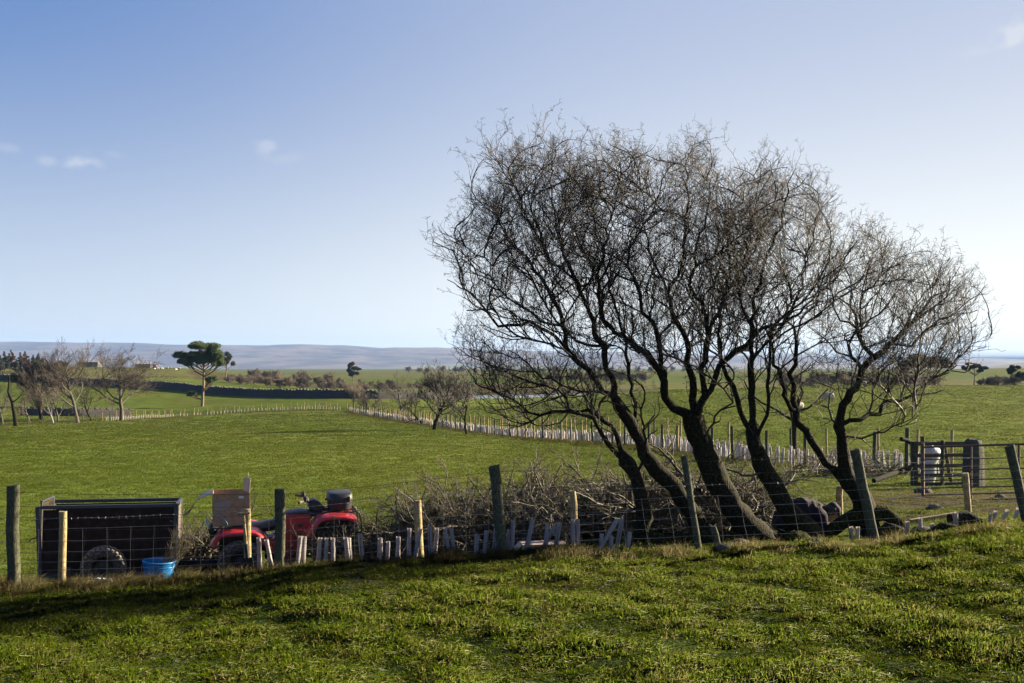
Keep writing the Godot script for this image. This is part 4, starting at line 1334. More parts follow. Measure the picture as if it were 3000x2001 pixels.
func hawthorn(t: Dictionary, seed_: int, label: String) -> void:
	var r := RandomNumberGenerator.new()
	r.seed = seed_
	var d0: float = t.d
	var ppm := F / d0
	var pos := PackedVector3Array()
	var par := PackedInt32Array()
	var rad := PackedFloat32Array()
	var kid := PackedInt32Array()
	var base := G(t.trunk[0][0], d0)
	var step := 0.12
	# trunk and traced limbs
	var lines: Array = [t.trunk]
	lines.append_array(t.limbs)
	for li in lines.size():
		var line: Array = lines[li]
		var last := -1
		var z0 := d0
		var z1 := d0
		var from := 0
		if li > 0:
			var best := 1e9
			var a := P(line[0][0], line[0][1], d0)
			for q in pos.size():
				var pz := pos[q]
				var on := Vector2(pz.x, pz.y - EYE) * (d0 / -pz.z)
				var dd := (Vector2(a.x, a.y - EYE) - on).length_squared()
				if dd < best:
					best = dd
					last = q
			z0 = -pos[last].z
			z1 = clampf(z0 + r.randf_range(-0.9, 0.9), d0 - t.deep, d0 + t.deep)
			from = 1
		var total := 0.0
		for q in range(1, line.size()):
			total += Vector2(line[q][0] - line[q - 1][0], line[q][1] - line[q - 1][1]).length()
		var run := 0.0
		for q in range(from, line.size()):
			if q > 0:
				run += Vector2(line[q][0] - line[q - 1][0], line[q][1] - line[q - 1][1]).length()
			var z := lerpf(z0, z1, run / maxf(total, 1.0)) + (sin(run * 0.02 + li) * 0.06 if li > 0 else 0.0)
			var e := P(line[q][0], line[q][1], z)
			if li == 0 and q == 0:
				e.y = minf(e.y, base.y - 0.1)
			var thick := 0.84 if li == 0 else 0.56
			var er: float = line[q][2] * thick * z / F
			if last < 0:
				pos.append(e); par.append(-1); rad.append(er); kid.append(0)
				last = 0
				continue
			var s := pos[last]
			var sr: float = rad[last] if li == 0 else (line[q - 1][2] * thick * z / F)
			var n := maxi(1, int(s.distance_to(e) / step))
			for k in n:
				var f := (k + 1.0) / n
				var w := Vector3(r.randfn(0, 1), r.randfn(0, 1), r.randfn(0, 1)) * (0.014 if li == 0 else 0.022) * (1.0 if k < n - 1 else 0.3)
				pos.append(s.lerp(e, f) + w)
				par.append(last)
				rad.append(lerpf(sr, er, f))
				kid[last] += 1
				kid.append(0)
				last = pos.size() - 1
	var traced := pos.size()
	# points of the crown that the branches grow towards
	var att := PackedVector3Array()
	var nd := PackedFloat32Array()
	var nid := PackedInt32Array()
	var grid := {}
	var cell := 0.75
	var lo := Vector2(1e9, 1e9)
	var hi := -lo
	for q in t.crown:
		lo = lo.min(Vector2(q[0], q[1]))
		hi = hi.max(Vector2(q[0], q[1]))
	var tries := 0
	while att.size() < t.n and tries < t.n * 8:
		tries += 1
		var q := Vector2(r.randf_range(lo.x, hi.x), r.randf_range(lo.y, hi.y))
		var wob := Vector2(fn_a.get_noise_2d(q.x * 0.9, q.y * 0.9 + seed_ * 50.0), fn_b.get_noise_2d(q.x * 0.5, q.y * 0.5 + seed_ * 50.0)) * 60.0
		if not in_poly(q + wob, t.crown):
			continue
		var z: float = d0 + clampf(r.randfn(0, 0.55), -1.25, 1.25) * t.deep
		var a := P(q.x, q.y, z)
		var key := Vector3i((a / cell).floor())
		if not grid.has(key):
			grid[key] = []
		grid[key].append(att.size())
		att.append(a); nd.append(1e9); nid.append(-1)
	var reach2 := 0.75 * 0.75
	var kill2 := 0.24 * 0.24
	var fresh := range(pos.size())
	for it in 60:
		for q in fresh:
			var p := pos[q]
			var kc := Vector3i((p / cell).floor())
			for dx in range(-1, 2):
				for dy in range(-1, 2):
					for dz in range(-1, 2):
						var g = grid.get(kc + Vector3i(dx, dy, dz))
						if g == null:
							continue
						for a in g:
							var dd := p.distance_squared_to(att[a])
							if dd < nd[a]:
								nd[a] = dd
								nid[a] = q
		var pull := {}
		for a in att.size():
			if nd[a] > kill2 and nd[a] < reach2:
				var q := nid[a]
				pull[q] = pull.get(q, Vector3.ZERO) + (att[a] - pos[q]).normalized()
		fresh = []
		for q in pull:
			if kid[q] > 3:
				continue
			var dir: Vector3 = (pull[q] as Vector3).normalized()
			var back := (pos[q] - pos[par[q]]).normalized() if par[q] >= 0 else Vector3.UP
			dir = (dir + back * 0.9 + Vector3.UP * 0.25 + Vector3(r.randfn(0, 0.22), r.randfn(0, 0.22), r.randfn(0, 0.22))).normalized()
			if dir.y < 0.14:
				continue
			var np := pos[q] + dir * step * r.randf_range(0.75, 1.1)
			pos.append(np)
			par.append(q)
			rad.append(0.0)
			kid[q] += 1
			kid.append(0)
			fresh.append(pos.size() - 1)
		if fresh.is_empty():
			break
	# thickness from the tips down
	var n := pos.size()
	var ex := 2.05
	var acc := PackedFloat32Array()
	acc.resize(n)
	var big := PackedInt32Array()
	big.resize(n)
	big.fill(-1)
	for q in range(n - 1, -1, -1):
		var own := 0.0036 if kid[q] == 0 else pow(acc[q], 1.0 / ex)
		if q >= traced:
			rad[q] = clampf(own * 1.1, 0.005, 0.015)
		else:
			rad[q] = maxf(rad[q], minf(own, rad[q] * 1.15))
		if par[q] >= 0:
			var pr := par[q]
			acc[pr] += pow(minf(rad[q], 0.08), ex)
			if big[pr] < 0 or rad[q] > rad[big[pr]] or (q < traced and big[pr] >= traced):
				big[pr] = q
	# side branches that leave at an acute angle and turn up, then twigs on these
	var frame := {"pos": pos, "par": par, "rad": rad, "kid": kid}
	var wood := n
	for q in range(1, wood):
		if kid[q] > 1 and r.randf() < 0.4:
			continue
		var along := (pos[q] - pos[par[q]]).normalized()
		var row := HY - (pos[q].y - EYE) / -pos[q].z * F
		if row > 1330.0 or rad[q] > 0.05:
			continue
		if r.randf() < (0.85 if q < traced else 0.62):
			sprout(frame, r, q, along, r.randf_range(0.5, 1.25) * (1.0 if q < traced else 0.8), minf(rad[q] * 0.7, 0.011), 1, t.crown)
		if kid[q] == 0:
			sprout(frame, r, q, along, r.randf_range(0.3, 0.8), minf(rad[q], 0.006), 2, t.crown)
			sprout(frame, r, q, along, r.randf_range(0.3, 0.8), minf(rad[q], 0.006), 2, t.crown)
	pos = frame.pos
	par = frame.par
	rad = frame.rad
	kid = frame.kid
	n = pos.size()
	big.resize(n)
	for q in range(wood, n):
		big[q] = -1
	for q in range(wood, n):
		var pr := par[q]
		if pr >= wood and big[pr] < 0 and rad[q] > rad[pr] * 0.8:
			big[pr] = q
	# chains of segments
	var tree := thing("hawthorn_tree", label, "tree", base, 0.0, "row of leaning hawthorns")
	var thin := MB.new()
	var crown: MeshInstance3D
	var limb_meshes: Array = []
	var trunk_mesh: MB
	for q in n:
		var pr := par[q]
		if pr >= 0 and big[pr] == q:
			continue
		var cp := PackedVector3Array()
		var cr := PackedFloat32Array()
		if pr >= 0:
			cp.append(pos[pr] - base)
			cr.append(minf(rad[pr], rad[q] * 1.15))
		var k := q
		while k >= 0:
			cp.append(pos[k] - base)
			cr.append(rad[k])
			k = big[k]
		var r0 := rad[q]
		if pr < 0:
			# gnarled: let the thick stem swell and pinch a little
			for s in cr.size():
				cr[s] *= 1.0 + 0.09 * sin(s * 0.9) + r.randf_range(-0.04, 0.04)
			trunk_mesh = MB.new()
			trunk_mesh.tube(cp, cr, 12)
			for s in range(0, trunk_mesh.v.size()):
				var vn := fn_b.get_noise_3dv(trunk_mesh.v[s] * Vector3(160, 50, 160))
				trunk_mesh.v[s] += trunk_mesh.n[s] * vn * 0.05 * clampf(1.5 - trunk_mesh.v[s].y, 0.15, 1.0)
		elif r0 > 0.022 and q < traced:
			var lm := MB.new()
			lm.tube(cp, cr, 8)
			limb_meshes.append(lm)
		else:
			thin.tube(cp, cr, 4 if r0 > 0.009 else 3, false)
	part("trunk", trunk_mesh.mesh(), M.bark, tree)
	for lm in limb_meshes:
		part("limb", lm.mesh(), M.bark, tree)
	crown = part("crown", thin.mesh(), M.twig, tree)
	# sprays of fine twigs
	var sets: Array = []
	for k in 8:
		sets.append([])
	for q in range(1, n):
		if rad[q] > 0.016:
			continue
		var cnt := 1 if r.randf() < (0.03 if kid[q] > 0 else 0.22) else 0
		for c in cnt:
			var dir := (pos[q] - pos[par[q]]).normalized()
			dir = (dir * 0.8 + Vector3.UP * 0.5 + Vector3(r.randfn(0, 0.55), r.randfn(0, 0.4), r.randfn(0, 0.55))).normalized()
			var u := dir.cross(Vector3(r.randfn(0, 1), r.randfn(0, 1), r.randfn(0, 1))).normalized()
			var b := Basis(u, dir, u.cross(dir)).scaled(Vector3.ONE * r.randf_range(0.25, 0.6))
			sets[r.randi() % 8].append(Transform3D(b, pos[q] - base))
	# shoots on the old wood, and leaders that stand clear of the crown
	for q in range(1, traced):
		if q >= wood:
			break
		var row := HY - (pos[q].y - EYE) / -pos[q].z * F
		if rad[q] > 0.016 and row < 1345.0 and row > 1050.0 and r.randf() < 0.75:
			var dir := Vector3(r.randfn(0, 0.8), r.randfn(0.35, 0.5), r.randfn(0, 0.8)).normalized()
			var u := dir.cross(Vector3(r.randfn(0, 1), r.randfn(0, 1), r.randfn(0, 1))).normalized()
			sets[r.randi() % 8].append(Transform3D(Basis(u, dir, u.cross(dir)).scaled(Vector3.ONE * r.randf_range(0.5, 1.0)), pos[q] - base))
	for q in range(traced, n):
		if kid[q] > 0 or r.randf() > 0.04:
			continue
		var col := pos[q].x / -pos[q].z * F + 1500.0
		var row := HY - (pos[q].y - EYE) / -pos[q].z * F
		if in_poly(Vector2(col, row - 34.0), t.crown):
			continue
		var dir := Vector3(r.randfn(0, 0.25), 1.0, r.randfn(0, 0.25)).normalized()
		var u := dir.cross(Vector3(r.randfn(0, 1), r.randfn(0, 1), r.randfn(0, 1))).normalized()
		sets[r.randi() % 8].append(Transform3D(Basis(u, dir, u.cross(dir)).scaled(Vector3.ONE * r.randf_range(0.4, 0.8)), pos[q] - base))
	var total := 0
	for k in 8:
		if sets[k].size() > 0:
			many("twigs", M.sprays[k], M.twig_red if k % 3 == 0 else M.twig, sets[k], null, crown)
			total += sets[k].size()
	print("  hawthorn nodes ", n, " limbs ", limb_meshes.size(), " sprays ", total)

# ---------------------------------------------------------------- fences
func post_mesh(h: float, w: float, dp: float, square: bool, slant: float, seed_: int) -> ArrayMesh:
	var r := RandomNumberGenerator.new()
	r.seed = seed_
	var mb := MB.new()
	var rows: Array = []
	var sides := 12
	for k in 7:
		var f := k / 6.0
		var row := PackedVector3Array()
		var ox := r.randfn(0, 0.004)
		for s in sides:
			var an := TAU * s / sides
			var c := Vector2(cos(an), sin(an))
			if square:
				var m := maxf(absf(c.x), absf(c.y))
				c = c.lerp(c / m, 0.72)
			var q := Vector3(c.x * w * 0.5 * (1.0 + r.randf_range(-0.04, 0.04)) + ox, lerpf(-0.25, h, f), c.y * dp * 0.5 * (1.0 + r.randf_range(-0.04, 0.04)))
			if k == 6:
				q.y += slant * c.x * w + r.randf_range(-0.006, 0.006)
			row.append(q)
		rows.append(row)
	mb.loft(rows, true, true)
	return mb.mesh()

# stands a post between its foot on the ground and its top
func lean_xf(foot: Vector3, top: Vector3) -> Transform3D:
	var u := (top - foot).normalized()
	var x := (Vector3.RIGHT - u * u.x).normalized()
	return Transform3D(Basis(x, u, x.cross(u)), foot)

func wire_run(mb: MB, pts: PackedVector3Array, rad: float, barbs: float, sag := 0.0) -> void:
	var line := PackedVector3Array()
	for s in pts.size() - 1:
		var l := pts[s].distance_to(pts[s + 1])
		var n := maxi(4, int(l / 0.25))
		for k in n:
			var f := float(k) / n
			var q := pts[s].lerp(pts[s + 1], f)
			q.y += -sag * 4.0 * f * (1.0 - f) + rng.randfn(0, 0.003)
			line.append(q)
	line.append(pts[pts.size() - 1])
	var rr := PackedFloat32Array()
	rr.resize(line.size())
	rr.fill(rad)
	mb.tube(line, rr, 4)
	if barbs > 0.0:
		for s in line.size() - 1:
			var l := line[s].distance_to(line[s + 1])
			for k in int(l / barbs + 0.6):
				var q := line[s].lerp(line[s + 1], (k + 0.5) / (l / barbs + 0.6))
				for z in 2:
					var d := Vector3(rng.randfn(0, 0.5), rng.randfn(0, 1), rng.randfn(0, 1)).normalized() * 0.016
					mb.bar(q - d, q + d, rad * 0.9, rad * 0.7, 3)

func make_near_fence() -> void:
	# the old fence: weathered posts, dark barbed wire, slack netting
	var o := thing("old_wire_fence", "old fence of weathered grey posts along the near field edge", "fence")
	var tops := PackedVector3Array()
	var feet := PackedVector3Array()
	var spec := [[37, 1422, 40, 12.5, 33, 0.06, true], [820, 1433, 822, 12.75, 29, 0.0, true], [1447, 1365, 1475, 12.8, 32, 0.08, true], [2004, 1336, 2046, 12.9, 20, 0.0, false], [2505, 1316, 2562, 12.95, 28, 0.0, true], [2958, 1306, 3010, 13.0, 25, 0.1, true]]
	var k := 0
	for s in spec:
		var f := G(s[2], s[3])
		var t := P(s[0], s[1], s[3])
		var w: float = s[4] * s[3] / F
		part("post", post_mesh(f.distance_to(t), w, w * 0.85, s[6], s[5], 40 + k), M.old_timber, o, lean_xf(f, t))
		tops.append(t); feet.append(f)
		k += 1
	var fs := G(2106, 12.9)
	part("post", post_mesh(0.3, 0.085, 0.07, true, 0.1, 50), M.old_timber, o, lean_xf(fs, P(2084, 1522, 12.9)))
	# ends beyond the frame
	tops.insert(0, P(-260, 1440, 12.45)); feet.insert(0, G(-260, 12.45))
	tops.append(P(3300, 1290, 13.1)); feet.append(G(3340, 13.1))
	for b in [[0.055, 0.0022, 0.13], [0.19, 0.0018, 0.0], [0.30, 0.0018, 0.13], [0.42, 0.0016, 0.0], [0.53, 0.0016, 0.0], [0.64, 0.0016, 0.0], [0.74, 0.0016, 0.0], [0.83, 0.0016, 0.0], [0.92, 0.0016, 0.0]]:
		var pts := PackedVector3Array()
		for q in tops.size():
			var p: Vector3 = tops[q].lerp(feet[q], b[0] + rng.randfn(0, 0.004))
			p.z += 0.06
			pts.append(p)
		for run in [[0, 4], [3, tops.size()]]:
			var mb := MB.new()
			wire_run(mb, pts.slice(run[0], run[1]), b[1], b[2], 0.02)
			part("barbed_wire" if b[2] > 0.0 else "line_wire", mb.mesh(), M.old_wire if b[0] < 0.3 or run[0] == 0 else M.wire, o)
	for q in tops.size() - 1:
		var n := int(feet[q].distance_to(feet[q + 1]) / 0.3)
		for z in range(1, n):
			var f := float(z) / n
			var a := tops[q].lerp(feet[q], 0.42).lerp(tops[q + 1].lerp(feet[q + 1], 0.42), f) + Vector3(rng.randfn(0, 0.02), 0, 0.06)
			var b2 := feet[q].lerp(feet[q + 1], f) + Vector3(rng.randfn(0, 0.02), 0.02, 0.06)
			b2.y = maxf(b2.y, H(b2.x, -b2.z))
			var mb := MB.new()
			var m := a.lerp(b2, 0.5) + Vector3(rng.randfn(0, 0.012), 0, 0)
			mb.tube(PackedVector3Array([a, m, b2]), PackedFloat32Array([0.0015, 0.0015, 0.0015]), 3)
			part("stay_wire", mb.mesh(), M.old_wire if q < 3 else M.wire, o)
	# the new fence: round stakes and bright netting just behind
	var nf := thing("new_wire_fence", "new fence of round yellow stakes and bright netting behind the old one", "fence")
	var st := [[185, 1498, 181, 13.15, 22], [723, 1491, 727, 13.2, 22], [1221, 1466, 1232, 13.3, 23], [1678, 1438, 1688, 14.0, 20], [2098, 1433, 2106, 15.2, 20], [2459, 1424, 2460, 16.2, 20], [2828, 1386, 2836, 17.0, 18]]
	var nt := PackedVector3Array([P(-330, 1500, 13.1)])
	var nb := PackedVector3Array([G(-330, 13.1)])
	k = 0
	for s in st:
		var f := G(s[2], s[3])
		var t := P(s[0], s[1], s[3])
		var w: float = s[4] * s[3] / F
		part("stake", post_mesh(f.distance_to(t), w, w, false, 0.02, 60 + k), M.new_timber, nf, lean_xf(f, t))
		nt.append(t); nb.append(f)
		k += 1
	nt.append(P(3300, 1378, 17.8)); nb.append(G(3310, 17.8))
	for b in [[0.93, 0.0022, 0.11], [0.79, 0.0016, 0.0], [0.63, 0.0015, 0.0], [0.49, 0.0015, 0.0], [0.36, 0.0015, 0.0], [0.25, 0.0015, 0.0], [0.14, 0.0015, 0.0]]:
		var mb := MB.new()
		var pts := PackedVector3Array()
		for q in nt.size():
			var p: Vector3 = nb[q] + (nt[q] - nb[q]).normalized() * b[0]
			p.z += 0.06
			pts.append(p)
		wire_run(mb, pts, b[1], b[2], 0.012)
		part("barbed_wire" if b[2] > 0.0 else "line_wire", mb.mesh(), M.wire, nf)
	for q in nt.size() - 1:
		var n := int(nb[q].distance_to(nb[q + 1]) / 0.28)
		for z in range(1, n):
			var f := float(z) / n
			var g := nb[q].lerp(nb[q + 1], f)
			g.y = maxf(g.y, H(g.x, -g.z))
			var a := Vector3(g.x + rng.randfn(0, 0.008), lerpf(nb[q].y, nb[q + 1].y, f) + 0.79, g.z + 0.06)
			var mb := MB.new()
			mb.tube(PackedVector3Array([a, a.lerp(g + Vector3(0, 0, 0.06), 0.5) + Vector3(rng.randfn(0, 0.006), 0, 0), g + Vector3(0, 0, 0.06)]), PackedFloat32Array([0.0015, 0.0015, 0.0015]), 3)
			part("stay_wire", mb.mesh(), M.wire, nf)

func guard_mesh(seed_: int, h: float, w: float) -> ArrayMesh:
	var r := RandomNumberGenerator.new()
	r.seed = seed_
	var mb := MB.new()
	var rows: Array = []
	for k in 7:
		var f := k / 6.0
		var row := PackedVector3Array()
		var sq := 1.0 + r.randf_range(-0.14, 0.14)
		for s in 12:
			var an := TAU * s / 12
			var c := Vector2(cos(an), sin(an))
			c = c.lerp(c / maxf(absf(c.x), absf(c.y)), 0.5)
			row.append(Vector3(c.x * w * 0.5 * sq + r.randfn(0, 0.0022), f * h + (r.randfn(0, 0.008) if k == 6 else 0.0), c.y * w * 0.5 / sq + r.randfn(0, 0.0022)))
		rows.append(row)
	mb.loft(rows, true, false)
	return mb.mesh()

func cane_mesh(seed_: int, h: float) -> ArrayMesh:
	var r := RandomNumberGenerator.new()
	r.seed = seed_
	var mb := MB.new()
	var p := Vector3(0.0, -0.1, 0)
	var pts := PackedVector3Array([p])
	for k in 4:
		p += Vector3(r.randfn(0, 0.012), (h + 0.1) / 4.0, r.randfn(0, 0.012))
		pts.append(p)
	mb.tube(pts, PackedFloat32Array([0.006, 0.005, 0.004, 0.003, 0.0015]), 4)
	mb.tube(PackedVector3Array([pts[3], pts[3] + Vector3(0.03, 0.09, 0.0)]), PackedFloat32Array([0.002, 0.001]), 3)
	return mb.mesh()

const GUARDS := [
	[758, 1575, 762, 0], [781, 1581, 801, 0], [880, 1571, 868, 0], [892, 1571, 887, 1], [938, 1575, 930, 0], [957, 1576, 952, 0], [975, 1576, 977, 0], [1013, 1575, 1022, 0], [1021, 1576, 1028, 1], [1055, 1563, 1063, 0],
	[1114, 1576, 1113, 0], [1137, 1586, 1134, 0], [1167, 1572, 1165, 0], [1199, 1548, 1197, 0], [1231, 1548, 1213, 0], [1258, 1539, 1264, 0], [1280, 1547, 1272, 1], [1304, 1549, 1318, 0], [1322, 1548, 1332, 0], [1398, 1566, 1393, 0],
	[1426, 1554, 1418, 0], [1453, 1547, 1446, 0], [1492, 1551, 1490, 1], [1503, 1524, 1500, 0], [1562, 1521, 1536, 0], [1603, 1534, 1597, 0], [1627, 1539, 1576, 1], [1640, 1530, 1624, 0], [1678, 1521, 1679, 0], [1693, 1521, 1694, 1],
	[1763, 1563, 1761, 0], [1790, 1568, 1790, 0], [1809, 1522, 1751, 0], [1823, 1516, 1804, 1], [1845, 1558, 1837, 0], [2493, 1543, 2496, 2], [2513, 1543, 2511, 2], [2659, 1527, 2659, 2], [2695, 1516, 2698, 2], [2731, 1534, 2733, 2],
	[2800, 1500, 2800, 2], [2903, 1505, 2900, 2], [2918, 1496, 2911, 2], [2953, 1493, 2936, 2], [2985, 1488, 2967, 2], [2997, 1488, 2992, 2],
]
const NTH := ["first", "second", "third", "fourth", "fifth", "sixth", "seventh", "eighth", "ninth", "tenth", "eleventh", "twelfth", "thirteenth", "fourteenth", "fifteenth", "sixteenth", "seventeenth", "eighteenth", "nineteenth", "twentieth", "twenty-first", "twenty-second", "twenty-third", "twenty-fourth", "twenty-fifth", "twenty-sixth", "twenty-seventh", "twenty-eighth", "twenty-ninth", "thirtieth", "thirty-first", "thirty-second", "thirty-third", "thirty-fourth", "thirty-fifth"]

func make_hedge_line() -> void:
	# guards near the fence
	var gm: Array = []
	var cm: Array = []
	for k in 6:
		gm.append(guard_mesh(70 + k, 1.0, 0.053))
		cm.append(cane_mesh(80 + k, 1.12))
	var right := 0
	for k in GUARDS.size():
		var q: Array = GUARDS[k]
		var d: float = [13.0, 13.12, 13.9][q[3]] if q[3] < 2 else 13.4 + (q[0] - 2490.0) / 510.0 * 0.6
		var f := G(q[2], d)
		f.y -= 0.02
		var t := P(q[0], q[1], d)
		var h := maxf(f.distance_to(t), 0.16)
		var tilt: float = q[0] - q[2]
		var how := "upright" if absf(tilt) < 7.0 else ("leaning right" if tilt > 0.0 else "leaning left")
		if absf(tilt) > 40.0:
			how = "fallen aslant"
		var lab: String
		if q[3] < 2:
			lab = "pale mesh tree guard, %s, %s from the left along the near fence" % [how, NTH[k]]
		else:
			lab = "short pale tree guard, %s, %s rightward from the forked hawthorn" % [how, NTH[right]]
			right += 1
		var o := thing("tree_guard", lab, "tree guard", Vector3.ZERO, 0.0, "tree guards along the near fence")
		o.transform = lean_xf(f, t)
		part("tube", gm[k % 6], M.guard, o, Transform3D(Basis().rotated(Vector3.UP, k * 1.3).scaled(Vector3(1, h, 1)), Vector3.ZERO))
		part("sapling", cm[k % 6], M.twig, o, Transform3D(Basis().rotated(Vector3.UP, k * 2.1).scaled(Vector3(1, h * 1.04, 1)), Vector3.ZERO))
	# the hedge line that runs away to the left: two stake fences with planting between
	var line: Array = [[2655, 30.0], [2560, 32.0], [2415, 35.0], [2280, 37.0], [2140, 39.5], [1990, 45.0], [1850, 52.0], [1720, 60.0], [1620, 66.5], [1510, 75.0], [1408, 84.0], [1306, 98.0], [1215, 113.0], [1118, 137.0], [1060, 157.0], [1012, 174.0]]
	var fr := thing("stake_fence", "long fence of round stakes running away along the hedge, near side", "fence")
	var bk := thing("stake_fence", "long fence of round stakes running away along the hedge, far side", "fence")
	var sm := post_mesh(1.0, 0.12, 0.12, false, 0.02, 90)
	var sm2 := post_mesh(1.0, 0.09, 0.09, false, 0.02, 91)
	var r := RandomNumberGenerator.new()
	r.seed = 99
	var guards: Array = []
	var wires := [PackedVector3Array(), PackedVector3Array()]
	var acc := 0.0
	for s in line.size() - 1:
		var a := Vector2((line[s][0] - 1500.0) / F * line[s][1], line[s][1])
		var b := Vector2((line[s + 1][0] - 1500.0) / F * line[s + 1][1], line[s + 1][1])
		var l := a.distance_to(b)
		var t := (b - a).normalized()
		var nr := Vector2(-t.y, t.x)
		if nr.y < 0.0:
			nr = -nr
		var run := acc
		while run < l:
			for side in 2:
				var c := a + t * (run + side * 0.9) + nr * (2.0 * side)
				var g := Vector3(c.x, H(c.x, c.y), -c.y)
				var hh := r.randf_range(1.22, 1.42)
				var xf := Transform3D(Basis(Vector3(0, 0, 1), r.randfn(0, 0.03)).scaled(Vector3(1, hh, 1)), g)
				part("stake", sm if side == 0 else sm2, M.old_timber if (r.randf() < (0.55 if side == 0 else 0.15)) else M.new_timber, fr if side == 0 else bk, xf)
				wires[side].append(g + Vector3(0, 1.05, 0.07))
			run += 2.0
		acc = run - l
		run = 0.0
		while run < l:
			for row in 2:
				var c := a + t * (run + r.randf_range(-0.08, 0.08)) + nr * (0.55 + row * 0.45)
				guards.append(Vector3(c.x, H(c.x, c.y) - 0.02, -c.y))
			run += 0.34
	for side in 2:
		for hgt in [0.0, 0.35, 0.7]:
			var mb := MB.new()
			var pts := PackedVector3Array()
			for p in wires[side]:
				pts.append(p - Vector3(0, hgt, 0))
			var rr := PackedFloat32Array()
			rr.resize(pts.size())
			rr.fill(0.002)
			mb.tube(pts, rr, 3)
			part("line_wire", mb.mesh(), M.old_wire, fr if side == 0 else bk)
	# the left boundary: stakes and guards, far away
	var lb := thing("stake_fence", "distant stake fence along the left edge of the near field", "fence")
	var ll: Array = [[-120, 112.0], [40, 122.0], [200, 131.0], [300, 143.0], [400, 156.0], [500, 168.0], [620, 174.0], [740, 178.0], [870, 179.0], [1000, 175.0]]
	var far_guards: Array = []
	for s in ll.size() - 1:
		var a := Vector2((ll[s][0] - 1500.0) / F * ll[s][1], ll[s][1])
		var b := Vector2((ll[s + 1][0] - 1500.0) / F * ll[s + 1][1], ll[s + 1][1])
		var l := a.distance_to(b)
		var n := int(l / 2.3)
		for k in n:
			for side in 2:
				if side == 1 and ll[s][0] < 350:
					continue
				var c := a.lerp(b, (k + 0.3 * side) / n) + Vector2(0.3, 2.0) * side
				part("stake", sm2, M.old_timber if ll[s][0] < 300 else M.new_timber, lb, Transform3D(Basis(Vector3(0, 0, 1), r.randfn(0, 0.03)).scaled(Vector3(1.1, r.randf_range(1.15, 1.4), 1)), Vector3(c.x, H(c.x, c.y), -c.y)))
			if ll[s][0] >= 300:
				for z in 4:
					var c := a.lerp(b, (k + z * 0.25) / n) + Vector2(0.1, 1.0)
					far_guards.append(Vector3(c.x, H(c.x, c.y) - 0.02, -c.y))
	# individual guards for the nearest, one mass for the rest
	var gmesh := guard_mesh(120, 0.62, 0.085)
	var own := 250
	var rest: Array = []
	for k in guards.size():
		var g: Vector3 = guards[k]
		var tilt := Basis(Vector3(0, 0, 1), r.randfn(0, 0.06)) * Basis(Vector3.UP, r.randf() * TAU)
		var hs := r.randf_range(0.7, 1.15)
		if k < own:
			var o := single("hedge_guard", gmesh, M.guard_far, "slim white tree guard in the long double row of the hedge line", "tree guard", g, 0.0, "tree guards in the hedge line")
			o.transform = Transform3D(tilt.scaled(Vector3(1, hs, 1)), g)
		else:
			rest.append(Transform3D(tilt.scaled(Vector3(1, hs, 1)), g))
	for g in far_guards:
		rest.append(Transform3D(Basis().scaled(Vector3(1, r.randf_range(0.8, 1.1), 1)), g))
	var ro := many("distant_guards", gmesh, M.guard_far, rest, null, self)
	tag(ro, "far run of pale tree guards reading as one white strip", "tree guards")
	# earth bank thrown up along the hedge: rough grass is added with the grass

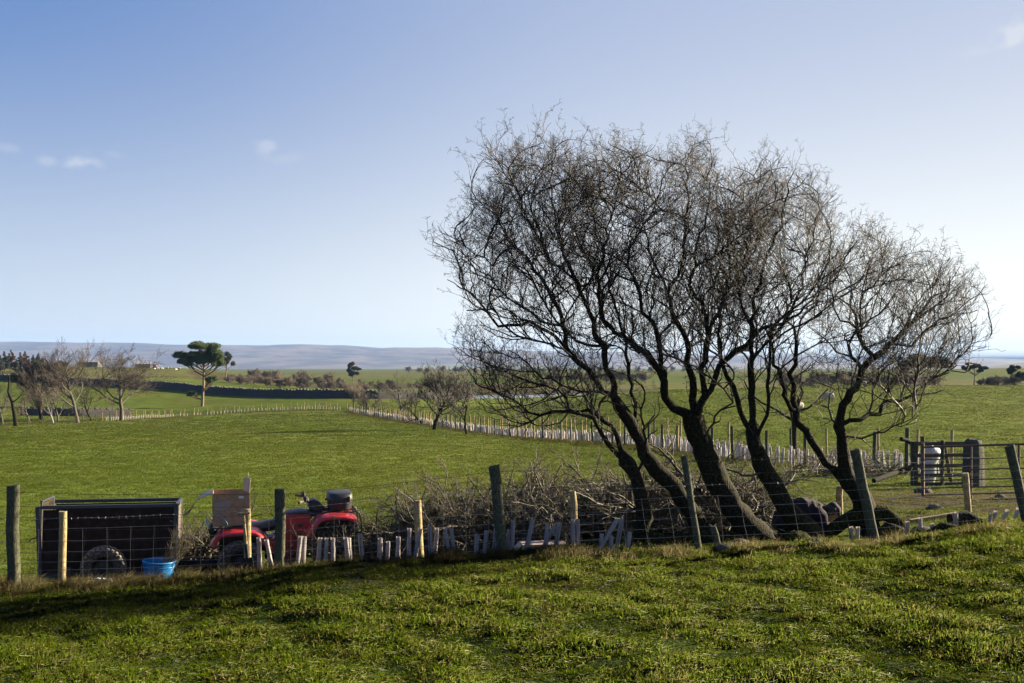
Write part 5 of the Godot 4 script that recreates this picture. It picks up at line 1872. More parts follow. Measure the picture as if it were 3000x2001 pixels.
# ---------------------------------------------------------------- the gateway at the right
func make_gate_corner() -> void:
	# wooden gate
	var d := 25.0
	var wg := thing("wooden_gate", "dark weathered wooden gate of horizontal rails beside the stone gatepost", "gate")
	for y in [1300, 1334, 1365, 1393, 1419]:
		var mb := MB.new()
		var a := P(2678, y, d)
		var b := P(2832, y - 1, d + 0.2)
		mb.box(Transform3D(Basis(Vector3.UP, atan2(0.2, 1.3)), a.lerp(b, 0.5)), Vector3(a.distance_to(b), 0.095, 0.035), 0.006)
		part("rail", mb.mesh(), M.dark_timber, wg)
	for q in [[2678, 1293, 21], [2761, 1290, 9], [2703, 1278, 10]]:
		var f := G(q[0], d + 0.1)
		var t := P(q[0], q[1], d + 0.1)
		part("post", post_mesh(f.distance_to(t), q[2] * d / F, 0.1, true, 0.02, 130 + q[2]), M.old_timber if q[2] == 10 else M.dark_timber, wg, lean_xf(f, t))
	var f3 := G(2788, d + 0.3)
	part("post", post_mesh(0.95, 0.08, 0.07, true, 0.1, 140), M.old_timber, wg, lean_xf(f3, P(2770, 1322, d + 0.3)))
	var br := MB.new()
	var ba := P(2560, 1408, 23.6)
	var bb := P(2668, 1371, d - 0.1)
	br.tube(PackedVector3Array([ba, bb]), PackedFloat32Array([0.06, 0.075]), 8)
	single("timber_brace", br.mesh(), M.bark, "dark timber brace pole propped against the wooden gatepost", "timber")
	# stone gatepost
	var sp := MB.new()
	var rows: Array = []
	var r := RandomNumberGenerator.new()
	r.seed = 5
	for q in [[-0.3, 0.30, 0.22], [0.2, 0.29, 0.21], [0.6, 0.285, 0.2], [0.9, 0.28, 0.19], [1.08, 0.26, 0.18], [1.14, 0.235, 0.16], [1.17, 0.19, 0.12]]:
		var row := PackedVector3Array()
		for s in 14:
			var an := TAU * s / 14
			var c := Vector2(cos(an), sin(an))
			c = c.lerp(c / maxf(absf(c.x), absf(c.y)), 0.9)
			row.append(Vector3(c.x * q[1] * 0.62 * r.randf_range(0.93, 1.07), q[0] + r.randfn(0, 0.015), c.y * q[2] * r.randf_range(0.9, 1.1)))
		rows.append(row)
	sp.loft(rows, true, true)
	single("stone_gatepost", sp.mesh(), M.stone, "tall rough stone gatepost between wooden gate and metal gate", "gatepost", G(2851, 24.2), 0.6)
	# tubular metal gate swung open towards us
	var mg := thing("metal_gate", "rusty tubular metal field gate with seven rails at right", "gate")
	var dl := 21.0
	var dr := 18.4
	var ys := [[1310, 1300], [1347, 1340], [1379, 1371], [1408, 1401], [1430, 1424], [1451, 1442], [1470, 1459]]
	var k := 0
	for y in ys:
		var mb := MB.new()
		var a := P(2708, y[0], dl)
		var b := P(3140, y[1] - 3.0, dr)
		mb.bar(a, b, 0.022 if k == 0 else 0.013, -1.0, 7)
		part("rail", mb.mesh(), M.rust, mg)
		k += 1
	for q in [[2704, 1298, 1476, dl, 0.03], [2845, 1304, 1466, 20.1, 0.022], [2985, 1301, 1462, 19.3, 0.022]]:
		var mb := MB.new()
		mb.bar(P(q[0], q[1], q[3]), P(q[0], q[2], q[3]), q[4], -1.0, 7)
		part("upright", mb.mesh(), M.rust, mg)
	var hp := MB.new()
	var hf := G(2704, 21.1)
	hp.bar(hf - Vector3(0, 0.2, 0), hf + Vector3(0, 0.3, 0), 0.035, -1.0, 7)
	part("latch_post", hp.mesh(), M.rust, mg)
	# white sack with a rusty grille
	var sb := MB.new()
	rows = []
	for q in [[0.0, 0.16, 0.15], [0.2, 0.2, 0.19], [0.5, 0.17, 0.16], [0.66, 0.24, 0.18], [0.8, 0.26, 0.16], [0.9, 0.2, 0.1], [0.95, 0.07, 0.05]]:
		var row := PackedVector3Array()
		for s in 16:
			var an := TAU * s / 16
			row.append(Vector3(cos(an) * q[1] * r.randf_range(0.86, 1.12) + q[0] * 0.1, q[0] + r.randfn(0, 0.02), sin(an) * q[2] * r.randf_range(0.86, 1.12)))
		rows.append(row)
	sb.loft(rows, true, true)
	single("white_sack", sb.mesh(), M.bag, "white plastic sack standing behind the wooden gate", "sack", G(2718, 26.0))
	var gb := MB.new()
	for e in 6:
		gb.bar(Vector3(-0.07 + e * 0.028, 0.0, 0), Vector3(-0.05 + e * 0.028, 0.36, 0), 0.006, -1.0, 4)
	for e in 3:
		gb.bar(Vector3(-0.08, 0.03 + e * 0.14, 0.006), Vector3(0.1, 0.03 + e * 0.14, 0.006), 0.006, -1.0, 4)
	single("rusty_grille", gb.mesh(), M.rust, "small rusty metal grille resting against the white sack", "grille", P(2720, 1347, 25.72))
	# timbers lying about
	for q in [[2665, 1517, 2800, 1516, 15.4, 0.03, "long squared timber rail lying on the grass below the metal gate", M.new_timber], [2640, 1286, 2672, 1300, 25.6, 0.06, "broken branch stub resting against the wooden gate top", M.bark]]:
		var mb := MB.new()
		var a := P(q[0], q[1], q[4])
		var b := P(q[2], q[3], q[4] + 0.2)
		if q[4] < 20.0:
			a.y = H(a.x, -a.z) + 0.05
			b.y = H(b.x, -b.z) + 0.05
			mb.box(Transform3D(Basis(Vector3.UP, -atan2(b.z - a.z, b.x - a.x)) * Basis(Vector3(0, 0, 1), atan2(b.y - a.y, b.x - a.x)), a.lerp(b, 0.5)), Vector3(a.distance_to(b), 0.06, 0.06), 0.006)
		else:
			mb.tube(PackedVector3Array([a, a.lerp(b, 0.5) + Vector3(0, 0.03, 0), b]), PackedFloat32Array([q[5], q[5] * 0.8, q[5]]), 7)
		single("timber_rail" if q[4] < 20.0 else "branch_stub", mb.mesh(), q[7], q[6], "timber" if q[4] < 20.0 else "branch")

# ---------------------------------------------------------------- trailer and quad bike
# a flat outline in x, y given depth along z
func prism(mb: MB, outline: Array, z0: float, z1: float, ch := 0.01) -> void:
	var pv := PackedVector2Array(outline)
	var ids := Geometry2D.triangulate_polygon(pv)
	var inner := Geometry2D.offset_polygon(pv, -ch)
	var face := pv
	if inner.size() == 1 and inner[0].size() == pv.size():
		face = inner[0]
		# keep the corners paired
		var best := 0
		for s in face.size():
			if face[s].distance_squared_to(pv[0]) < face[best].distance_squared_to(pv[0]):
				best = s
		var turned := PackedVector2Array()
		for s in face.size():
			turned.append(face[(best + s) % face.size()])
		face = turned
		if face[1].distance_to(pv[1]) > ch * 6.0:
			face = pv
	for e in [[z0, -1.0], [z1, 1.0]]:
		for k in range(0, ids.size(), 3):
			var a := Vector3(face[ids[k]].x, face[ids[k]].y, e[0])
			var b := Vector3(face[ids[k + 1]].x, face[ids[k + 1]].y, e[0])
			var c := Vector3(face[ids[k + 2]].x, face[ids[k + 2]].y, e[0])
			if (c - a).cross(b - a).z * e[1] < 0.0:
				mb.tri(a, c, b)
			else:
				mb.tri(a, b, c)
	var n := pv.size()
	var s := 1.0 if Geometry2D.is_polygon_clockwise(pv) else -1.0
	for k in n:
		var q := (k + 1) % n
		var zs := [z0, z0 + ch, z1 - ch, z1]
		for z in 3:
			var a2 := face[k] if z == 0 else pv[k]
			var b2 := face[q] if z == 0 else pv[q]
			var c2 := pv[q] if z < 2 else face[q]
			var d2 := pv[k] if z < 2 else face[k]
			var A := Vector3(a2.x, a2.y, zs[z])
			var B := Vector3(b2.x, b2.y, zs[z])
			var C := Vector3(c2.x, c2.y, zs[z + 1])
			var D := Vector3(d2.x, d2.y, zs[z + 1])
			if s > 0.0:
				mb.tri(A, B, C); mb.tri(A, C, D)
			else:
				mb.tri(A, C, B); mb.tri(A, D, C)

# wheel about the z axis
func wheel(parent: Node3D, at: Vector3, R: float, w: float, steer: float, rows: int, per: int, hub: Material) -> void:
	var o := Node3D.new()
	o.name = "wheel"
	o.position = at
	o.rotation.y = steer
	parent.add_child(o, true)
	var xf := Transform3D(Basis(Vector3.RIGHT, PI / 2), Vector3.ZERO)
	var mb := MB.new()
	mb.lathe(xf, [Vector2(R * 0.46, -w * 0.36), Vector2(R * 0.55, -w * 0.47), Vector2(R * 0.75, -w * 0.5), Vector2(R * 0.88, -w * 0.44), Vector2(R * 0.93, -w * 0.28), Vector2(R * 0.95, 0), Vector2(R * 0.93, w * 0.28), Vector2(R * 0.88, w * 0.44), Vector2(R * 0.75, w * 0.5), Vector2(R * 0.55, w * 0.47), Vector2(R * 0.46, w * 0.36), Vector2(R * 0.46, 0)], 32)
	part("tyre", mb.mesh(), M.tyre, o)
	var lg := MB.new()
	for r in rows:
		var f := (r - (rows - 1) * 0.5) / maxf(1.0, (rows - 1) * 0.5)
		for k in per:
			var an := TAU * (k + 0.5 * (r % 2)) / per
			var rr := R * (0.965 - 0.07 * f * f)
			var b := Basis(Vector3(0, 0, 1), an) * Basis(Vector3.UP, 0.0)
			lg.box(Transform3D(b * Basis(Vector3.UP, -f * 0.55), b * Vector3(rr, 0, f * w * 0.42)), Vector3(R * 0.09, TAU * R / per * 0.56, w / rows * 0.68), 0.006)
	part("tread", lg.mesh(), M.tyre_mud, o)
	var rm := MB.new()
	rm.lathe(xf, [Vector2(0.0, w * 0.2), Vector2(R * 0.14, w * 0.22), Vector2(R * 0.2, w * 0.14), Vector2(R * 0.38, w * 0.12), Vector2(R * 0.43, w * 0.34), Vector2(R * 0.48, w * 0.36)], 20)
	rm.lathe(xf, [Vector2(0.0, -w * 0.2), Vector2(R * 0.2, -w * 0.14), Vector2(R * 0.38, -w * 0.12), Vector2(R * 0.43, -w * 0.34), Vector2(R * 0.48, -w * 0.36)], 20)
	part("rim", rm.mesh(), hub, o)

func make_trailer() -> void:
	var c := Vector3(-5.80, 0.0, -14.46)
	c.y = H(c.x, 14.46) + 0.0
	var t := thing("farm_trailer", "dark brown box trailer hitched behind the red quad bike", "trailer", c, deg_to_rad(15.0))
	t.rotation.z = -0.02
	t.rotation.x = -0.055
	var l := 0.88
	var w := 0.5
	var y0 := 0.2
	var y1 := 1.14
	for s in [-1.0, 1.0]:
		# each side: three boards in a frame
		var n := 3
		for k in n:
			var mb := MB.new()
			var hh := (y1 - y0 - 0.05) / n
			mb.box(Transform3D(Basis(), Vector3(0, y0 + hh * (k + 0.5), s * w)), Vector3(l * 2.0 - 0.02, hh - 0.002, 0.022), 0.003)
			part("side_board", mb.mesh(), M.panel, t)
		var fr := MB.new()
		fr.box(Transform3D(Basis(), Vector3(0, y1 - 0.012, s * (w + 0.006))), Vector3(l * 2.0 + 0.05, 0.05, 0.05), 0.006)
		fr.box(Transform3D(Basis(), Vector3(0, y0 - 0.02, s * w)), Vector3(l * 2.0 + 0.08, 0.05, 0.05), 0.006)
		for x in [-l, l]:
			fr.box(Transform3D(Basis(Vector3(0, 0, 1), 0.07 if x < 0.0 else 0.0) , Vector3(x + (-0.03 if x < 0.0 else 0.0), (y0 + y1) * 0.5, s * (w + 0.008))), Vector3(0.055, y1 - y0, 0.055), 0.006)
		part("side_frame", fr.mesh(), M.rail_steel, t)
	var fl := MB.new()
	fl.box(Transform3D(Basis(), Vector3(0, y0 - 0.02, 0)), Vector3(l * 2.0, 0.04, w * 2.0 - 0.03), 0.004)
	part("floor", fl.mesh(), M.panel, t)
	var fp := MB.new()
	fp.box(Transform3D(Basis(), Vector3(l + 0.005, (y0 + y1) * 0.5, 0)), Vector3(0.022, y1 - y0 - 0.02, w * 2.0 - 0.06), 0.003)
	part("front_board", fp.mesh(), M.muddy, t)
	var fb := MB.new()
	fb.box(Transform3D(Basis(), Vector3(l + 0.01, y1 - 0.012, 0)), Vector3(0.045, 0.045, w * 2.0 - 0.06), 0.005)
	part("front_rail", fb.mesh(), M.rail_steel, t)
	# tailgate of steel mesh, leaning in
	var tg := MB.new()
	for e in [[-w + 0.05, y0, -w + 0.05, y1 + 0.06], [w - 0.05, y0, w - 0.05, y1 + 0.06], [-w + 0.05, y1 + 0.06, w - 0.05, y1 + 0.06], [-w + 0.05, y0, w - 0.05, y0]]:
		tg.bar(Vector3(-l - 0.02, e[1], e[0]), Vector3(-l - 0.02, e[3], e[2]), 0.016, -1.0, 6)
	part("tailgate_frame", tg.mesh(), M.rail_steel, t)
	var tm := MB.new()
	for k in 14:
		var z := lerpf(-w + 0.05, w - 0.05, (k + 0.5) / 14.0)
		tm.bar(Vector3(-l - 0.02, y0, z), Vector3(-l - 0.02, y1 + 0.06, z), 0.003, -1.0, 4)
	for k in 14:
		var y := lerpf(y0, y1 + 0.06, (k + 0.5) / 14.0)
		tm.bar(Vector3(-l - 0.024, y, -w + 0.05), Vector3(-l - 0.024, y, w - 0.05), 0.003, -1.0, 4)
	part("tailgate_mesh", tm.mesh(), M.rust, t)
	var la := MB.new()
	la.tube(PackedVector3Array([Vector3(-l - 0.04, 0.72, w + 0.02), Vector3(-l - 0.12, 0.7, w + 0.03), Vector3(-l - 0.16, 0.66, w + 0.03)]), PackedFloat32Array([0.009, 0.009, 0.006]), 5)
	part("latch_handle", la.mesh(), M.dark_steel, t)
	var ax := MB.new()
	ax.bar(Vector3(-0.05, 0.29, -w - 0.1), Vector3(-0.05, 0.29, w + 0.1), 0.03)
	part("axle", ax.mesh(), M.dark_steel, t)
	for s in [-1.0, 1.0]:
		wheel(t, Vector3(-0.05, 0.3, s * (w + 0.15)), 0.3, 0.21, 0.0, 4, 26, M.dark_steel)
	var mg := MB.new()
	mg.box(Transform3D(Basis(), Vector3(-0.52, 0.2, w + 0.05)), Vector3(0.1, 0.2, 0.1), 0.01)
	part("support_block", mg.mesh(), M.rail_steel, t)
	var db := MB.new()
	db.box(Transform3D(Basis(Vector3.UP, -0.12), Vector3(l + 0.36, 0.24, 0.05)), Vector3(0.85, 0.07, 0.07), 0.008)
	part("drawbar", db.mesh(), M.dark_steel, t)
	var hb := MB.new()
	hb.box(Transform3D(Basis(), Vector3(l + 0.8, 0.29, 0.1)), Vector3(0.16, 0.14, 0.1), 0.02)
	part("hitch", hb.mesh(), M.dark_steel, t)

func fender(profile: Array, side: float, zi: float, zo: float, lip: float) -> ArrayMesh:
	var rows: Array = []
	var fine: Array = []
	for k in profile.size() - 1:
		for s in 4:
			var p0: Vector2 = profile[maxi(k - 1, 0)]
			var p1: Vector2 = profile[k]
			var p2: Vector2 = profile[k + 1]
			var p3: Vector2 = profile[mini(k + 2, profile.size() - 1)]
			fine.append(p1.cubic_interpolate(p2, p0, p3, s / 4.0))
	fine.append(profile[profile.size() - 1])
	for k in fine.size():
		var q: Vector2 = fine[k]
		var a: Vector2 = fine[maxi(k - 1, 0)]
		var b: Vector2 = fine[mini(k + 1, fine.size() - 1)]
		var t := (b - a).normalized()
		var n := Vector2(-t.y, t.x)
		var row := PackedVector3Array()
		for e in [[zi, 0.012], [lerpf(zi, zo, 0.5), 0.018], [lerpf(zi, zo, 0.85), 0.01], [zo - 0.012, -0.006], [zo, -lip * 0.45], [zo + 0.002, -lip], [zo - 0.012, -lip], [zo - 0.022, -lip * 0.4], [lerpf(zi, zo, 0.8), -0.014], [zi, -0.012]]:
			var c: Vector2 = q + n * e[1]
			row.append(Vector3(c.x, c.y, side * e[0]))
		rows.append(row)
	var mb := MB.new()
	mb.loft(rows, true, true)
	return mb.mesh()

func round_box_rows(x0: float, x1: float, levels: Array, seg := 20, pw := 4.0) -> Array:
	# levels: [y, half length scale, half width]
	var rows: Array = []
	for q in levels:
		var row := PackedVector3Array()
		for s in seg:
			var an := TAU * s / seg
			var c := Vector2(cos(an), sin(an))
			var m := pow(pow(absf(c.x), pw) + pow(absf(c.y), pw), -1.0 / pw)
			row.append(Vector3((x0 + x1) * 0.5 + c.x * m * (x1 - x0) * 0.5 * q[1], q[0], c.y * m * q[2]))
		rows.append(row)
	return rows

func make_quad() -> void:
	var c := Vector3(-4.02, 0.0, -14.72)
	c.y = H(c.x, 14.5) - 0.01
	var turn := deg_to_rad(15.0)
	var q := thing("quad_bike", "muddy red quad bike parked behind the fence facing right", "quad bike", c, turn)
	q.rotation.z = -0.01
	for s in [-1.0, 1.0]:
		wheel(q, Vector3(0.0, 0.31, s * 0.44), 0.31, 0.25, 0.0, 5, 22, M.dark_steel)
		wheel(q, Vector3(1.33, 0.31, s * 0.44), 0.31, 0.2, deg_to_rad(-24.0), 4, 22, M.dark_steel)
		part("rear_fender", fender([Vector2(-0.40, 0.58), Vector2(-0.34, 0.68), Vector2(-0.26, 0.745), Vector2(-0.05, 0.765), Vector2(0.17, 0.76), Vector2(0.27, 0.72), Vector2(0.36, 0.62), Vector2(0.43, 0.5)], s, 0.12, 0.55, 0.06), M.red, q)
		part("front_fender", fender([Vector2(0.93, 0.66), Vector2(0.98, 0.76), Vector2(1.06, 0.86), Vector2(1.15, 0.925), Vector2(1.35, 0.945), Vector2(1.55, 0.925), Vector2(1.66, 0.87)], s, 0.12, 0.55, 0.055), M.red, q)
		var sp := MB.new()
		prism(sp, [Vector2(0.60, 0.92), Vector2(0.72, 0.935), Vector2(1.0, 0.925), Vector2(0.99, 0.76), Vector2(0.93, 0.60), Vector2(0.88, 0.45), Vector2(0.72, 0.26), Vector2(0.58, 0.25), Vector2(0.44, 0.40), Vector2(0.40, 0.56), Vector2(0.50, 0.62), Vector2(0.60, 0.72)], s * 0.2 - 0.03, s * 0.2 + 0.03, 0.012)
		part("side_panel", sp.mesh(), M.red, q)
		var em := MB.new()
		prism(em, [Vector2(0.80, 0.80), Vector2(0.84, 0.79), Vector2(0.90, 0.825), Vector2(0.86, 0.785), Vector2(0.91, 0.79), Vector2(0.87, 0.765), Vector2(0.895, 0.75), Vector2(0.85, 0.745), Vector2(0.82, 0.76)], s * 0.2 + s * 0.032 - 0.002, s * 0.2 + s * 0.032 + 0.002, 0.001)
		part("wing_emblem", em.mesh(), M.black_plastic, q)
		var fw := MB.new()
		fw.box(Transform3D(Basis(), Vector3(0.64, 0.27, s * 0.38)), Vector3(0.5, 0.04, 0.28), 0.01)
		fw.box(Transform3D(Basis(Vector3(0, 0, 1), -0.75), Vector3(0.95, 0.42, s * 0.39)), Vector3(0.04, 0.42, 0.26), 0.01)
		part("foot_well", fw.mesh(), M.black_plastic, q)
		var ar := MB.new()
		prism(ar, [Vector2(-0.36, 0.62), Vector2(-0.22, 0.72), Vector2(0.2, 0.73), Vector2(0.36, 0.6), Vector2(0.3, 0.4), Vector2(-0.1, 0.45)], s * 0.2 - 0.02, s * 0.2 + 0.02, 0.005)
		prism(ar, [Vector2(1.02, 0.72), Vector2(1.14, 0.88), Vector2(1.56, 0.89), Vector2(1.62, 0.6), Vector2(1.4, 0.42), Vector2(1.05, 0.4)], s * 0.2 - 0.02, s * 0.2 + 0.02, 0.005)
		part("inner_arch", ar.mesh(), M.black_plastic, q)
		var hl := MB.new()
		prism(hl, [Vector2(1.55, 0.90), Vector2(1.66, 0.86), Vector2(1.69, 0.74), Vector2(1.62, 0.69), Vector2(1.55, 0.76)], s * 0.36 - 0.1, s * 0.36 + 0.12, 0.015)
		part("headlight_cover", hl.mesh(), M.muddy, q)
	var ch := MB.new()
	ch.box(Transform3D(Basis(), Vector3(0.66, 0.42, 0)), Vector3(0.62, 0.36, 0.34), 0.05)
	ch.box(Transform3D(Basis(), Vector3(0.05, 0.5, 0)), Vector3(0.7, 0.22, 0.22), 0.04)
	ch.box(Transform3D(Basis(), Vector3(1.3, 0.5, 0)), Vector3(0.6, 0.3, 0.24), 0.04)
	part("engine_frame", ch.mesh(), M.dark_steel, q)
	var axl := MB.new()
	axl.bar(Vector3(0, 0.31, -0.4), Vector3(0, 0.31, 0.4), 0.035)
	axl.bar(Vector3(1.33, 0.31, -0.4), Vector3(1.33, 0.31, 0.4), 0.028)
	for s in [-1.0, 1.0]:
		axl.bar(Vector3(1.3, 0.36, s * 0.32), Vector3(1.24, 0.72, s * 0.2), 0.035)
		axl.bar(Vector3(0.02, 0.36, s * 0.3), Vector3(0.1, 0.66, s * 0.2), 0.035)
	part("axle", axl.mesh(), M.dark_steel, q)
	# seat: long saddle rising to the tank
	var rows: Array = []
	for e in [[-0.12, 0.76, 0.10, 0.02], [-0.08, 0.80, 0.15, 0.09], [0.1, 0.805, 0.165, 0.12], [0.3, 0.815, 0.16, 0.15], [0.45, 0.845, 0.14, 0.17], [0.56, 0.89, 0.12, 0.18], [0.64, 0.945, 0.11, 0.18]]:
		var row := PackedVector3Array()
		for s in 14:
			var an := TAU * s / 14
			var cc := Vector2(cos(an), sin(an))
			var m := pow(pow(absf(cc.x), 3.0) + pow(absf(cc.y), 3.0), -1.0 / 3.0)
			row.append(Vector3(e[0], e[1] - e[3] * 0.5 + cc.y * m * e[3] * 0.5, cc.x * m * e[2]))
		rows.append(row)
	var st := MB.new()
	st.loft(rows, true, true)
	part("seat", st.mesh(), M.vinyl, q)
	rows = []
	for e in [[0.60, 0.93, 0.17, 0.1], [0.68, 0.965, 0.2, 0.08], [0.85, 0.985, 0.2, 0.08], [0.98, 0.97, 0.19, 0.09], [1.12, 0.955, 0.2, 0.08], [1.2, 0.95, 0.2, 0.05]]:
		var row := PackedVector3Array()
		for s in 14:
			var an := TAU * s / 14
			var cc := Vector2(cos(an), sin(an))
			var m := pow(pow(absf(cc.x), 3.0) + pow(absf(cc.y), 3.0), -1.0 / 3.0)
			row.append(Vector3(e[0], e[1] - e[3] * 0.5 + cc.y * m * e[3] * 0.5, cc.x * m * e[2]))
		rows.append(row)
	var tk := MB.new()
	tk.loft(rows, true, true)
	part("tank_cover", tk.mesh(), M.black_plastic, q)
	# handlebar
	var hb := part_node("handlebar", q)
	var sm := MB.new()
	sm.bar(Vector3(1.10, 0.93, 0), Vector3(0.99, 1.10, 0), 0.035)
	var bar := PackedVector3Array([Vector3(0.83, 1.135, 0.40), Vector3(0.90, 1.14, 0.28), Vector3(0.98, 1.10, 0.12), Vector3(0.985, 1.095, -0.12), Vector3(0.90, 1.14, -0.28), Vector3(0.83, 1.135, -0.40)])
	sm.tube(bar, PackedFloat32Array([0.013, 0.013, 0.013, 0.013, 0.013, 0.013]), 8)
	part("bar", sm.mesh(), M.dark_steel, hb)
	for s in [0, 1]:
		var g := MB.new()
		var a := bar[0] if s == 0 else bar[5]
		var b := bar[1] if s == 0 else bar[4]
		g.bar(a + (a - b) * 0.15, a.lerp(b, 0.85), 0.02, -1.0, 10)
		part("grip", g.mesh(), M.muddy, hb)
		var lv := MB.new()
		var out_ := Vector3(0.06, -0.02, 0)
		lv.tube(PackedVector3Array([b + Vector3(0.02, 0, 0), a.lerp(b, 0.5) + out_, a + out_]), PackedFloat32Array([0.01, 0.008, 0.007]), 6)
		lv.box(Transform3D(Basis(), b + Vector3(0.02, 0.03, 0)), Vector3(0.06, 0.08, 0.07), 0.015)
		part("lever", lv.mesh(), M.black_plastic, hb)
	var pod := MB.new()
	prism(pod, [Vector2(0.96, 1.05), Vector2(1.0, 1.12), Vector2(1.06, 1.135), Vector2(1.12, 1.11), Vector2(1.22, 1.0), Vector2(1.21, 0.96), Vector2(1.1, 0.94), Vector2(1.0, 0.97)], -0.12, 0.12, 0.02)
	prism(pod, [Vector2(0.92, 1.12), Vector2(0.92, 1.17), Vector2(0.97, 1.18), Vector2(0.98, 1.12)], 0.14, 0.22, 0.01)
	part("instrument_pod", pod.mesh(), M.black_plastic, hb)
	# racks and bumper
	var fr := MB.new()
	for z in [-0.3, -0.1, 0.1, 0.3]:
		fr.bar(Vector3(1.18, 0.962, z), Vector3(1.68, 0.962, z), 0.011)
	for x in [1.18, 1.4, 1.68]:
		fr.bar(Vector3(x, 0.962, -0.36), Vector3(x, 0.962, 0.36), 0.011)
	part("front_rack", fr.mesh(), M.black_plastic, q)
	var rr := MB.new()
	for z in [-0.34, -0.12, 0.12, 0.34]:
		rr.bar(Vector3(-0.44, 0.79, z), Vector3(0.12, 0.79, z), 0.011)
	for x in [-0.44, -0.2, 0.12]:
		rr.bar(Vector3(x, 0.79, -0.4), Vector3(x, 0.79, 0.4), 0.011)
	rr.box(Transform3D(Basis(Vector3(0, 0, 1), 0.25), Vector3(-0.41, 0.7, 0)), Vector3(0.05, 0.2, 0.5), 0.012)
	part("rear_rack", rr.mesh(), M.black_plastic, q)
	var bm := MB.new()
	for s in [-1.0, 1.0]:
		bm.tube(PackedVector3Array([Vector3(1.66, 0.965, s * 0.26), Vector3(1.715, 0.935, s * 0.26), Vector3(1.74, 0.86, s * 0.26), Vector3(1.755, 0.68, s * 0.26), Vector3(1.70, 0.46, s * 0.2)]), PackedFloat32Array([0.013, 0.013, 0.013, 0.013, 0.013]), 8)
	for y in [0.9, 0.7]:
		bm.bar(Vector3(1.74, y, -0.26), Vector3(1.74, y, 0.26), 0.012)
	part("bumper", bm.mesh(), M.black_plastic, q)
	# storage box fixed on the front rack
	var sb := part_node("storage_box", q)
	var b1 := MB.new()
	b1.loft(round_box_rows(1.26, 1.62, [[0.975, 0.9, 0.27], [1.0, 0.97, 0.29], [1.13, 1.0, 0.3], [1.135, 1.0, 0.3]]), true, true)
	part("tub", b1.mesh(), M.grey_plastic, sb)
	var b2 := MB.new()
	b2.loft(round_box_rows(1.25, 1.63, [[1.138, 1.0, 0.31], [1.16, 1.0, 0.31], [1.215, 0.96, 0.28], [1.235, 0.86, 0.23], [1.238, 0.3, 0.08]]), true, true)
	part("lid", b2.mesh(), M.grey_plastic, sb)
	var b3 := MB.new()
	b3.box(Transform3D(Basis(), Vector3(1.55, 1.15, 0.31)), Vector3(0.05, 0.09, 0.03), 0.008)
	b3.box(Transform3D(Basis(), Vector3(1.24, 1.135, 0.1)), Vector3(0.05, 0.025, 0.06), 0.006)
	part("latch", b3.mesh(), M.black_plastic, sb)
	# ---- cardboard box on the rear rack
	var bp: Vector3 = q.transform * Vector3(-0.13, 0.803, 0.02)
	var cb := thing("cardboard_box", "tall open brown cardboard box standing on the quad's rear rack", "cardboard box", bp, turn)
	var bl := 0.26
	var bw := 0.22
	var bh := 0.475
	for e in [[Vector3(0, bh / 2, bw), Vector3(bl * 2, bh, 0.006)], [Vector3(0, bh / 2, -bw), Vector3(bl * 2, bh, 0.006)], [Vector3(bl, bh / 2, 0), Vector3(0.006, bh, bw * 2 - 0.008)], [Vector3(-bl, bh / 2, 0), Vector3(0.006, bh, bw * 2 - 0.008)]]:
		var w := MB.new()
		w.box(Transform3D(Basis(), e[0]), e[1], 0.001)
		part("wall", w.mesh(), M.card, cb)
	var bt := MB.new()
	bt.box(Transform3D(Basis(), Vector3(0, 0.004, 0)), Vector3(bl * 2 - 0.02, 0.006, bw * 2 - 0.02), 0.001)
	part("base", bt.mesh(), M.card, cb)
	var f1 := MB.new()
	f1.box(Transform3D(Basis(Vector3.UP, 0.45) * Basis(Vector3(0, 0, 1), -0.04), Vector3(bl - 0.04, bh + 0.105, 0.12)), Vector3(0.005, 0.2, 0.2), 0.001)
	f1.box(Transform3D(Basis(Vector3.RIGHT, 0.6), Vector3(bl - 0.02, bh + 0.215, -0.1)), Vector3(0.005, 0.04, 0.06), 0.001)
	part("flap", f1.mesh(), M.card_light, cb)
	var f2 := MB.new()
	f2.loft([PackedVector3Array([Vector3(-bl, bh, bw), Vector3(-bl, bh, -bw)]), PackedVector3Array([Vector3(-bl - 0.1, bh - 0.035, bw * 0.98), Vector3(-bl - 0.1, bh - 0.02, -bw * 0.9)]), PackedVector3Array([Vector3(-bl - 0.2, bh - 0.075, bw * 0.9), Vector3(-bl - 0.19, bh - 0.06, -bw * 0.7)])])
	f2.loft([PackedVector3Array([Vector3(-bl, bh + 0.004, bw), Vector3(-bl, bh + 0.004, -bw)]), PackedVector3Array([Vector3(-bl - 0.1, bh - 0.03, bw * 0.98), Vector3(-bl - 0.1, bh - 0.016, -bw * 0.9)]), PackedVector3Array([Vector3(-bl - 0.2, bh - 0.07, bw * 0.9), Vector3(-bl - 0.19, bh - 0.056, -bw * 0.7)])])
	part("flap", f2.mesh(), M.card_light, cb)
	var f3 := MB.new()
	for dz in [0.0, 0.004]:
		f3.loft([PackedVector3Array([Vector3(-bl - 0.19, bh - 0.07 + dz, bw * 0.9), Vector3(-bl - 0.19, bh - 0.06 + dz, 0.0)]), PackedVector3Array([Vector3(-bl - 0.27, bh - 0.15 + dz, bw * 0.8), Vector3(-bl - 0.25, bh - 0.13 + dz, bw * 0.3)]), PackedVector3Array([Vector3(-bl - 0.31, bh - 0.22 + dz, bw * 0.95), Vector3(-bl - 0.28, bh - 0.2 + dz, bw * 0.5)]), PackedVector3Array([Vector3(-bl - 0.42, bh - 0.31 + dz, bw * 0.8), Vector3(-bl - 0.33, bh - 0.30 + dz, bw * 0.35)])])
	part("torn_flap", f3.mesh(), M.card_worn, cb)
	var sk := MB.new()
